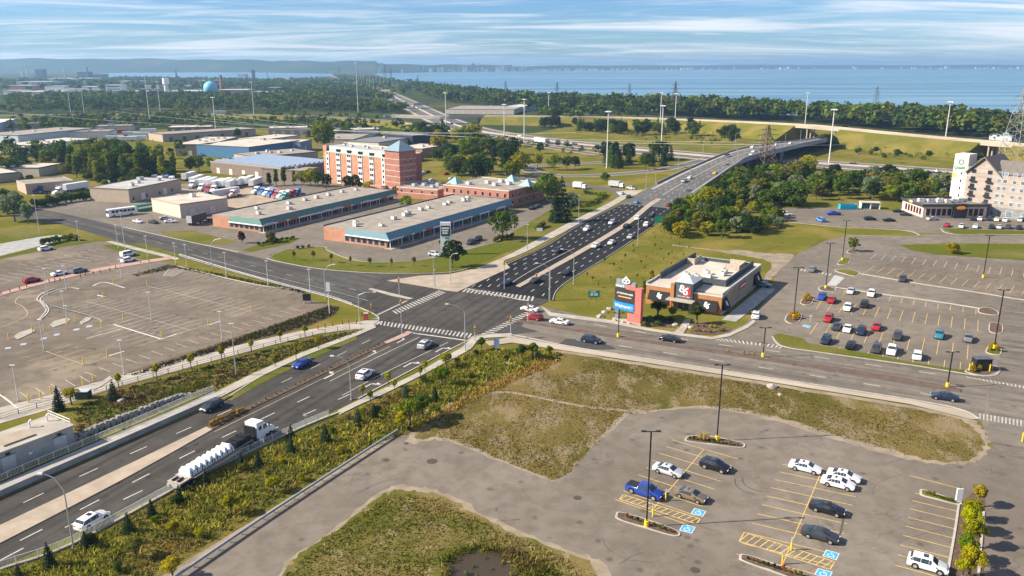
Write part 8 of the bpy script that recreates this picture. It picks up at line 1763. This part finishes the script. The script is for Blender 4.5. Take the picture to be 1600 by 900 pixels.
# ================================================================== FAR WOODS, SHORES, SKYLINE, HAZE
def wood(name, poly, n, hs_, tints, label, leafs=70, size=2.0, rad=3.6):
 P = GP(poly); Q = np.array([(p.x, p.y) for p in P]); x0, y0 = Q.min(0); x1, y1 = Q.max(0); C = np.empty((0, 2))
 while len(C) < n:
  X = ng.uniform(x0, x1, n * 3); Y = ng.uniform(y0, y1, n * 3); ins = np.zeros(n * 3, bool); j = len(Q) - 1
  for i in range(len(Q)):
   ins ^= ((Q[i, 1] > Y) != (Q[j, 1] > Y)) & (X < (Q[j, 0] - Q[i, 0]) * (Y - Q[i, 1]) / (Q[j, 1] - Q[i, 1] + 1e-12) + Q[i, 0]); j = i
  C = np.concatenate([C, np.stack([X[ins], Y[ins]], 1)])
 C = C[:n]; h = ng.uniform(*hs_, n); r_ = rad * h / 11 * ng.uniform(.8, 1.3, n); ti = np.array(tints)[ng.integers(0, len(tints), n)] * ng.uniform(.7, 1.3, (n, 1))
 idx = np.repeat(np.arange(n), leafs); d = sphere_dirs(len(idx)); d[:, 2] = np.where(d[:, 2] < -.2, -d[:, 2], d[:, 2])
 rr = ng.uniform(.55, 1.08, len(idx))[:, None]; Pn = np.stack([C[idx, 0], C[idx, 1], h[idx] * .56], 1) + d * rr * np.stack([r_[idx], r_[idx], h[idx] * .45], 1)
 Pn += .28 * r_[idx][:, None] * np.sin(d * 7 + idx[:, None]); V = leaf_quads(Pn, d, 1.0 * size * (h[idx] / 11), 1.0, .5)
 return link(name, quads_mesh(name, V, LEAFA, None, ti[idx]), None, label=label, cat='wood', kind='stuff')
DK = [(.038, .065, .014), (.062, .098, .018), (.092, .13, .022), (.048, .075, .022), (.115, .145, .026)]
MIXW = DK + DK + [(.13, .16, .03), (.155, .165, .035)]
wood('lakeside_wood', [(1010, 180), (1010, 167), (1100, 173), (1200, 179), (1300, 185), (1400, 191), (1500, 198), (1600, 203), (1800, 215), (1800, 246), (1610, 225), (1500, 214), (1400, 205), (1300, 196), (1250, 191), (1150, 187)], 900, (11, 20), MIXW, 'continuous belt of lakeside trees on the right', 75, 2.0, 4.4)
wood('lakeside_wood', [(640, 133), (720, 146), (800, 155), (900, 161), (1010, 167), (1010, 180), (900, 178), (850, 178), (800, 170), (740, 165), (690, 160), (650, 146)], 800, (10, 18), DK, 'continuous belt of lakeside trees in the middle', 60, 2.3, 4.6)
wood('ramp_wood', [(840, 190), (850, 180), (960, 181), (1010, 183), (1000, 187), (900, 190)], 60, (8, 15), DK, 'tree clump above the bank road', 80, 1.9)
wood('far_wood', [(20, 172), (0, 157), (90, 152), (200, 151), (420, 153), (520, 160), (640, 172), (630, 178), (500, 174), (330, 172), (180, 174)], 900, (8, 14), DK + [(.10, .10, .025)], 'dark wood across the left middle distance', 60, 2.2, 4.2)
wood('far_wood', [(440, 152), (560, 156), (620, 160), (590, 148), (560, 140), (500, 130), (420, 131), (380, 140)], 700, (9, 15), DK, 'wood left of the far highway', 45, 2.8, 5)
wood('far_wood', [(190, 141), (330, 143), (420, 138), (540, 130), (500, 124), (400, 126), (300, 124), (190, 122)], 600, (7, 12), DK, 'wood around the far factories', 36, 4.0, 6)
wood('far_wood', [(0, 142), (190, 142), (190, 124), (0, 126)], 260, (8, 14), DK, 'scattered trees among the far left factories', 36, 4.0, 6)
wood('far_wood', [(540, 130), (600, 146), (640, 154), (640, 134), (610, 127), (560, 121), (520, 119)], 300, (9, 15), DK, 'trees along the far shore of the highway', 36, 3.4, 6)
wood('verge_wood', [(480, 172), (560, 176), (620, 178), (615, 170), (540, 166)], 150, (7, 12), DK, 'bushes between the far ramps', 60, 2.0)
wood('verge_wood', [(0, 205), (60, 198), (160, 190), (240, 188), (330, 190), (300, 198), (200, 202), (80, 212)], 240, (5, 11), MIXW, 'scrub along the far yard', 70, 1.7)
wood('verge_wood', [(300, 206), (420, 200), (560, 203), (640, 206), (630, 200), (500, 193), (340, 192)], 110, (4, 10), MIXW, 'scattered bushes on the green ramp bank', 70, 1.7)
wood('verge_wood', [(-60, 262), (60, 252), (160, 254), (250, 250), (300, 258), (280, 242), (160, 236), (0, 240), (-60, 246)], 60, (6, 12), MIXW, 'trees between the left warehouses', 120, 1.4)
wood('verge_wood', [(700, 222), (800, 232), (900, 246), (930, 250), (900, 236), (800, 222), (720, 212)], 50, (3, 7), MIXW, 'scrub beside the highway shoulder', 90, 1.3)
wood('verge_wood', [(1100, 232), (1180, 218), (1260, 206), (1240, 202), (1150, 204), (1060, 214), (960, 212), (1000, 222)], 60, (2, 6), MIXW, 'scrub behind the bridge approach', 90, 1.2)
wood('verge_wood', [(1330, 226), (1420, 232), (1540, 246), (1500, 255), (1400, 252), (1330, 246)], 70, (1.5, 4), MIXW, 'scrub on the golden bank', 70, 1.0)
wood('verge_wood', [(-40, 178), (180, 176), (330, 175), (480, 177), (470, 172), (300, 171), (100, 171), (-40, 173)], 260, (5, 11), DK, 'tree line along the far side of the left ramp', 60, 1.9)
wood('verge_wood', [(-40, 196), (200, 188), (420, 186), (600, 192), (590, 187), (400, 182), (200, 182), (-40, 188)], 150, (3, 9), MIXW, 'trees on the near bank of the left ramp', 70, 1.7)
def ridge(name, prof, label, mat, depth=4000, seedk=0):
 """prof: (x, row of foot, row of top)"""
 mb = MB(); A, B, Cc = [], [], []
 P = [(p[0], p[1], p[2]) for p in prof]; F_ = []
 for i in range(len(P) - 1):
  for k in range(8):
   f = k / 8; F_.append(tuple(P[i][j] + (P[i + 1][j] - P[i][j]) * f for j in range(3)))
 F_.append(P[-1])
 for i, (x, yb, yt) in enumerate(F_):
  g = G(x, yb); h = HT(x, yb, yt) + 4 * math.sin(i * 1.3 + seedk) + 3 * math.sin(i * .7); d = g.xy.normalized()
  A.append(Vector((g.x, g.y, -1))); q = g.xy + d * depth * .16; B.append(Vector((q.x, q.y, max(2, h * 1.0)))); q = g.xy + d * depth; Cc.append(Vector((q.x, q.y, max(2, h * 1.04))))
 mb.strip(A, B); mb.strip(B, Cc); return S(mb.obj(name, mat, smooth=True))
FARW = grassy('far wooded slope', ((.030, .050, .020), (.060, .085, .030)), (.10, .11, .05), (.16, .15, .11), .58, .8, .12)
ridge('hills', [(-500, 113.5, 90), (0, 113, 91.5), (150, 113, 91), (300, 113, 92), (420, 113.4, 94), (480, 113.8, 95), (585, 114.2, 95), (600, 114.3, 100.2), (700, 112.6, 101.6), (800, 111.5, 101.6)], 'escarpment', FARW, 3000)
ridge('far_shore', [(560, 114.6, 107.5), (640, 113.4, 106), (800, 111.6, 104), (1000, 109.2, 102.4), (1300, 107.7, 101.9), (1600, 107.1, 101.8), (2000, 107.1, 101.7)], 'far shore', FARW, 3000, 2)
mb = MB()
def tower_at(mb, x, yb, yt, wpx):
 g = G(x, yb); h = HT(x, yb, yt); s = wpx / FPX * g.length / 2; mb.box(g.x - s, g.x + s, g.y - s, g.y + s, -.5, h)
for k in range(230):
 x = rnd.choice([rnd.uniform(590, 820), rnd.gauss(850, 60), rnd.uniform(800, 1250)]) if k < 200 else rnd.uniform(1250, 1600); yb = 114.2 - min(1, (x - 590) / 600) * 5.4 - rnd.uniform(0, 1.0) - (.5 if x > 1250 else 0)
 tower_at(mb, x, yb, yb - rnd.uniform(1.0, 4.0) - (rnd.uniform(2, 6.5) if rnd.random() < .45 and x < 830 else 0), rnd.uniform(1.2, 5.0))
o = mb.obj('far_town', M('pale far building', (.46, .45, .43), .8, var=.3, scale=.01), label='pale line of far town buildings across the lake', cat='town', kind='stuff')
for x, yt, wpx, lb in ((739.5, 99.3, 4.5, 'taller of the twin towers in the town across the lake'), (746, 102.0, 5.0, 'lower of the twin towers in the town across the lake')):
 g = G(x, 112); s = wpx / FPX * g.length / 2; h = HT(x, 112, yt); e = empty('far_tower', g, 0, label=lb, cat='tower'); MB().box(-s, s, -s, s, -.5, h).obj('shaft', M('dark glass tower', (.10, .14, .18), .5), e); MB().box(-s * .6, s * .6, -s * .6, s * .6, h, h + 10).obj('roof_plant', LGREY, e)
def simple(name, x, yb, yt, wpx, mat, lb, cat, roof=None, dk=1.0, rows=0):
 g = G(x, yb); s = wpx / FPX * g.length / 2; h = HT(x, yb, yt); e = empty(name, g, 0, label=lb, cat=cat)
 MB().box(-s, s, 0, s * 2 * dk, -.5, h).obj('wall', mat, e); MB().box(-s * 1.02, s * 1.02, -.3, s * 2 * dk, h, h + .8).obj('roof', roof or LGREY, e)
 for r_ in range(rows): MB().box(-s * .9, s * .9, -.25, -.02, h * (r_ + .45) / (rows + .2), h * (r_ + .75) / (rows + .2)).obj('window_band', GLASS, e)
 return e
simple('office_block', 178, 149, 133, 20, WHITE, 'white four storey office block in the left distance', 'building', rows=4)
simple('factory', 210, 150, 143, 34, OFFW, 'pale low factory right of the white office block', 'building'); simple('factory', 112, 150, 140, 22, OFFW, 'pale factory left of the mast lights', 'building'); simple('factory', 60, 151, 144, 55, OFFW, 'long pale factory at far left', 'building'); simple('factory', 290, 149, 143, 60, M('mauve grey cladding', (.42, .36, .38), .8), 'long mauve grey factory before the water tower', 'building')
simple('factory', 362, 149, 141, 40, BRICKR, 'red brick factory beside the blue tank', 'building'); simple('factory', 428, 147, 137, 16, M('brown brick', (.20, .08, .06), .8), 'dark red brick block in the left distance', 'building'); simple('factory', 445, 149, 143, 32, BRICKO, 'orange brick factory in the left distance', 'building'); simple('factory', 412, 149, 144, 30, BRICKO, 'low orange factory left of the dark red block', 'building')
simple('factory', 440, 125, 121, 26, WHITE, 'long white harbour shed by the water', 'building'); simple('factory', 486, 124, 120.5, 10, WHITE, 'small white harbour shed', 'building'); simple('factory', 100, 128, 123, 60, LGREY, 'long grey steelworks hall', 'building'); simple('factory', 50, 136, 128, 40, LGREY, 'grey steelworks hall at far left', 'building'); simple('factory', 20, 150, 142, 24, OFFW, 'pale building at the left edge distance', 'building')
simple('factory', 62, 122, 108, 10, DGREY, 'dark blast furnace block on the harbour', 'building'); simple('factory', 130, 123, 112, 14, DGREY, 'dark silo block on the harbour', 'building'); simple('factory', 152, 123, 116, 16, DGREY, 'dark plant hall on the harbour', 'building'); simple('factory', 378, 124, 116, 12, LGREY, 'grey mill on the harbour', 'building'); simple('factory', 396, 125, 109, 4, DGREY, 'dark tower of the harbour mill', 'building')
for x, yb, yt, wp, m_f, lb in ((140, 141, 136, 30, OFFW, 'pale works hall left of the white office block'), (235, 139, 135, 26, LGREY, 'grey works hall behind the water tower'), (86, 141, 135, 26, WHITE, 'white works hall in the left distance'), (30, 141, 134, 30, BRICKO, 'brick works hall in the left distance'), (300, 138, 134, 26, OFFW, 'pale hall left of the chimney'), (395, 139, 135, 22, WHITE, 'white hall right of the chimney'), (470, 136, 132, 20, OFFW, 'pale hall right of the brick factory'), (200, 131, 127, 30, LGREY, 'grey hall near the harbour, left'), (320, 129, 126, 26, OFFW, 'pale hall near the harbour, middle'), (520, 131, 128, 14, WHITE, 'small white hall near the far bridge')): simple('factory', x, yb, yt, wp, m_f, lb, 'building')
g = G(330, 150); r_ = 9.5 / FPX * g.length; hc = HT(330, 150, 140) + 3; e = empty('storage_tank', g, 0, label='pale blue spherical water tank in the left distance', cat='tank')
bm_ = bmesh.new(); bmesh.ops.create_uvsphere(bm_, u_segments=32, v_segments=18, radius=r_); me = bpy.data.meshes.new('sphere'); bm_.to_mesh(me); bm_.free(); me.materials.append(M('pale blue tank paint', (.20, .56, .72), .5, var=.06)); me.polygons.foreach_set('use_smooth', [True] * len(me.polygons)); link('sphere', me, e, loc=(0, 0, hc))
for k in range(8): a = k * math.pi / 4; MB().tube((math.cos(a) * r_ * .85, math.sin(a) * r_ * .85, -.2), (math.cos(a) * r_ * .85, math.sin(a) * r_ * .85, hc), .6, .6, 6).obj('leg', LGREY, e)
MB().tube((0, 0, hc + r_ * .96), (0, 0, hc + r_ + 3), 1.2, 1.2, 8).obj('vent_cap', LGREY, e)
def stack(px, top, r, mat, lb):
 p = G(*px); h = HT(px[0], px[1], top); e = empty('chimney', p, 0, label=lb, cat='chimney'); MB().tube((0, 0, -.3), (0, 0, h), r, r * .7, 14).obj('shaft', mat, e); MB().tube((0, 0, h - r * .4), (0, 0, h + .5), r * .85, r * .85, 14).obj('rim', DGREY, e)
stack((347, 146), 118, 3.6, BRICKD, 'red brick chimney beside the blue tank'); stack((44, 122), 105, 4, LGREY, 'thin grey steelworks chimney, left'); stack((102, 122), 104, 3, LGREY, 'thin grey steelworks chimney, middle'); stack((138, 123), 105, 4, DGREY, 'dark steelworks chimney, right'); stack((276, 123), 109, 4, DGREY, 'dark harbour chimney behind the water tower'); stack((36, 122), 108, 4, LGREY, 'thin grey steelworks chimney, leftmost')
p = G(261, 147); h = HT(261, 147, 122); e = empty('water_tower', p, 0, label='beige column water tower in the left distance', cat='tower'); MB().tube((0, 0, -.3), (0, 0, h * .62), 4.5, 4.5, 14).obj('column', OFFW, e); MB().tube((0, 0, h * .62), (0, 0, h), 6.5, 6.5, 16).obj('tank', WHITE, e)
# ---- haze over the whole place
hz_ = bpy.data.meshes.new('haze'); mbz = MB().box(-17500, 17500, -600, 17500, -3, 135); hz = mbz.obj('haze', M('haze'), label='thin blue haze over the whole distance', cat='haze', kind='stuff')
m, t, b = nt('haze air'); t.nodes.remove(b); pv = node(t, 'ShaderNodeVolumePrincipled'); pv.inputs['Color'].default_value = (.40, .67, 1.0, 1); pv.inputs['Density'].default_value = HAZE; pv.inputs['Anisotropy'].default_value = .25
t.links.new(pv.outputs[0], t.nodes['Material Output'].inputs['Volume']); hz.data.materials.clear(); hz.data.materials.append(m)
for o in scene.objects:
 if o.parent is None and o.type in ('MESH', 'EMPTY') and 'kind' not in o and 'label' not in o: print('UNLABELLED', o.name)
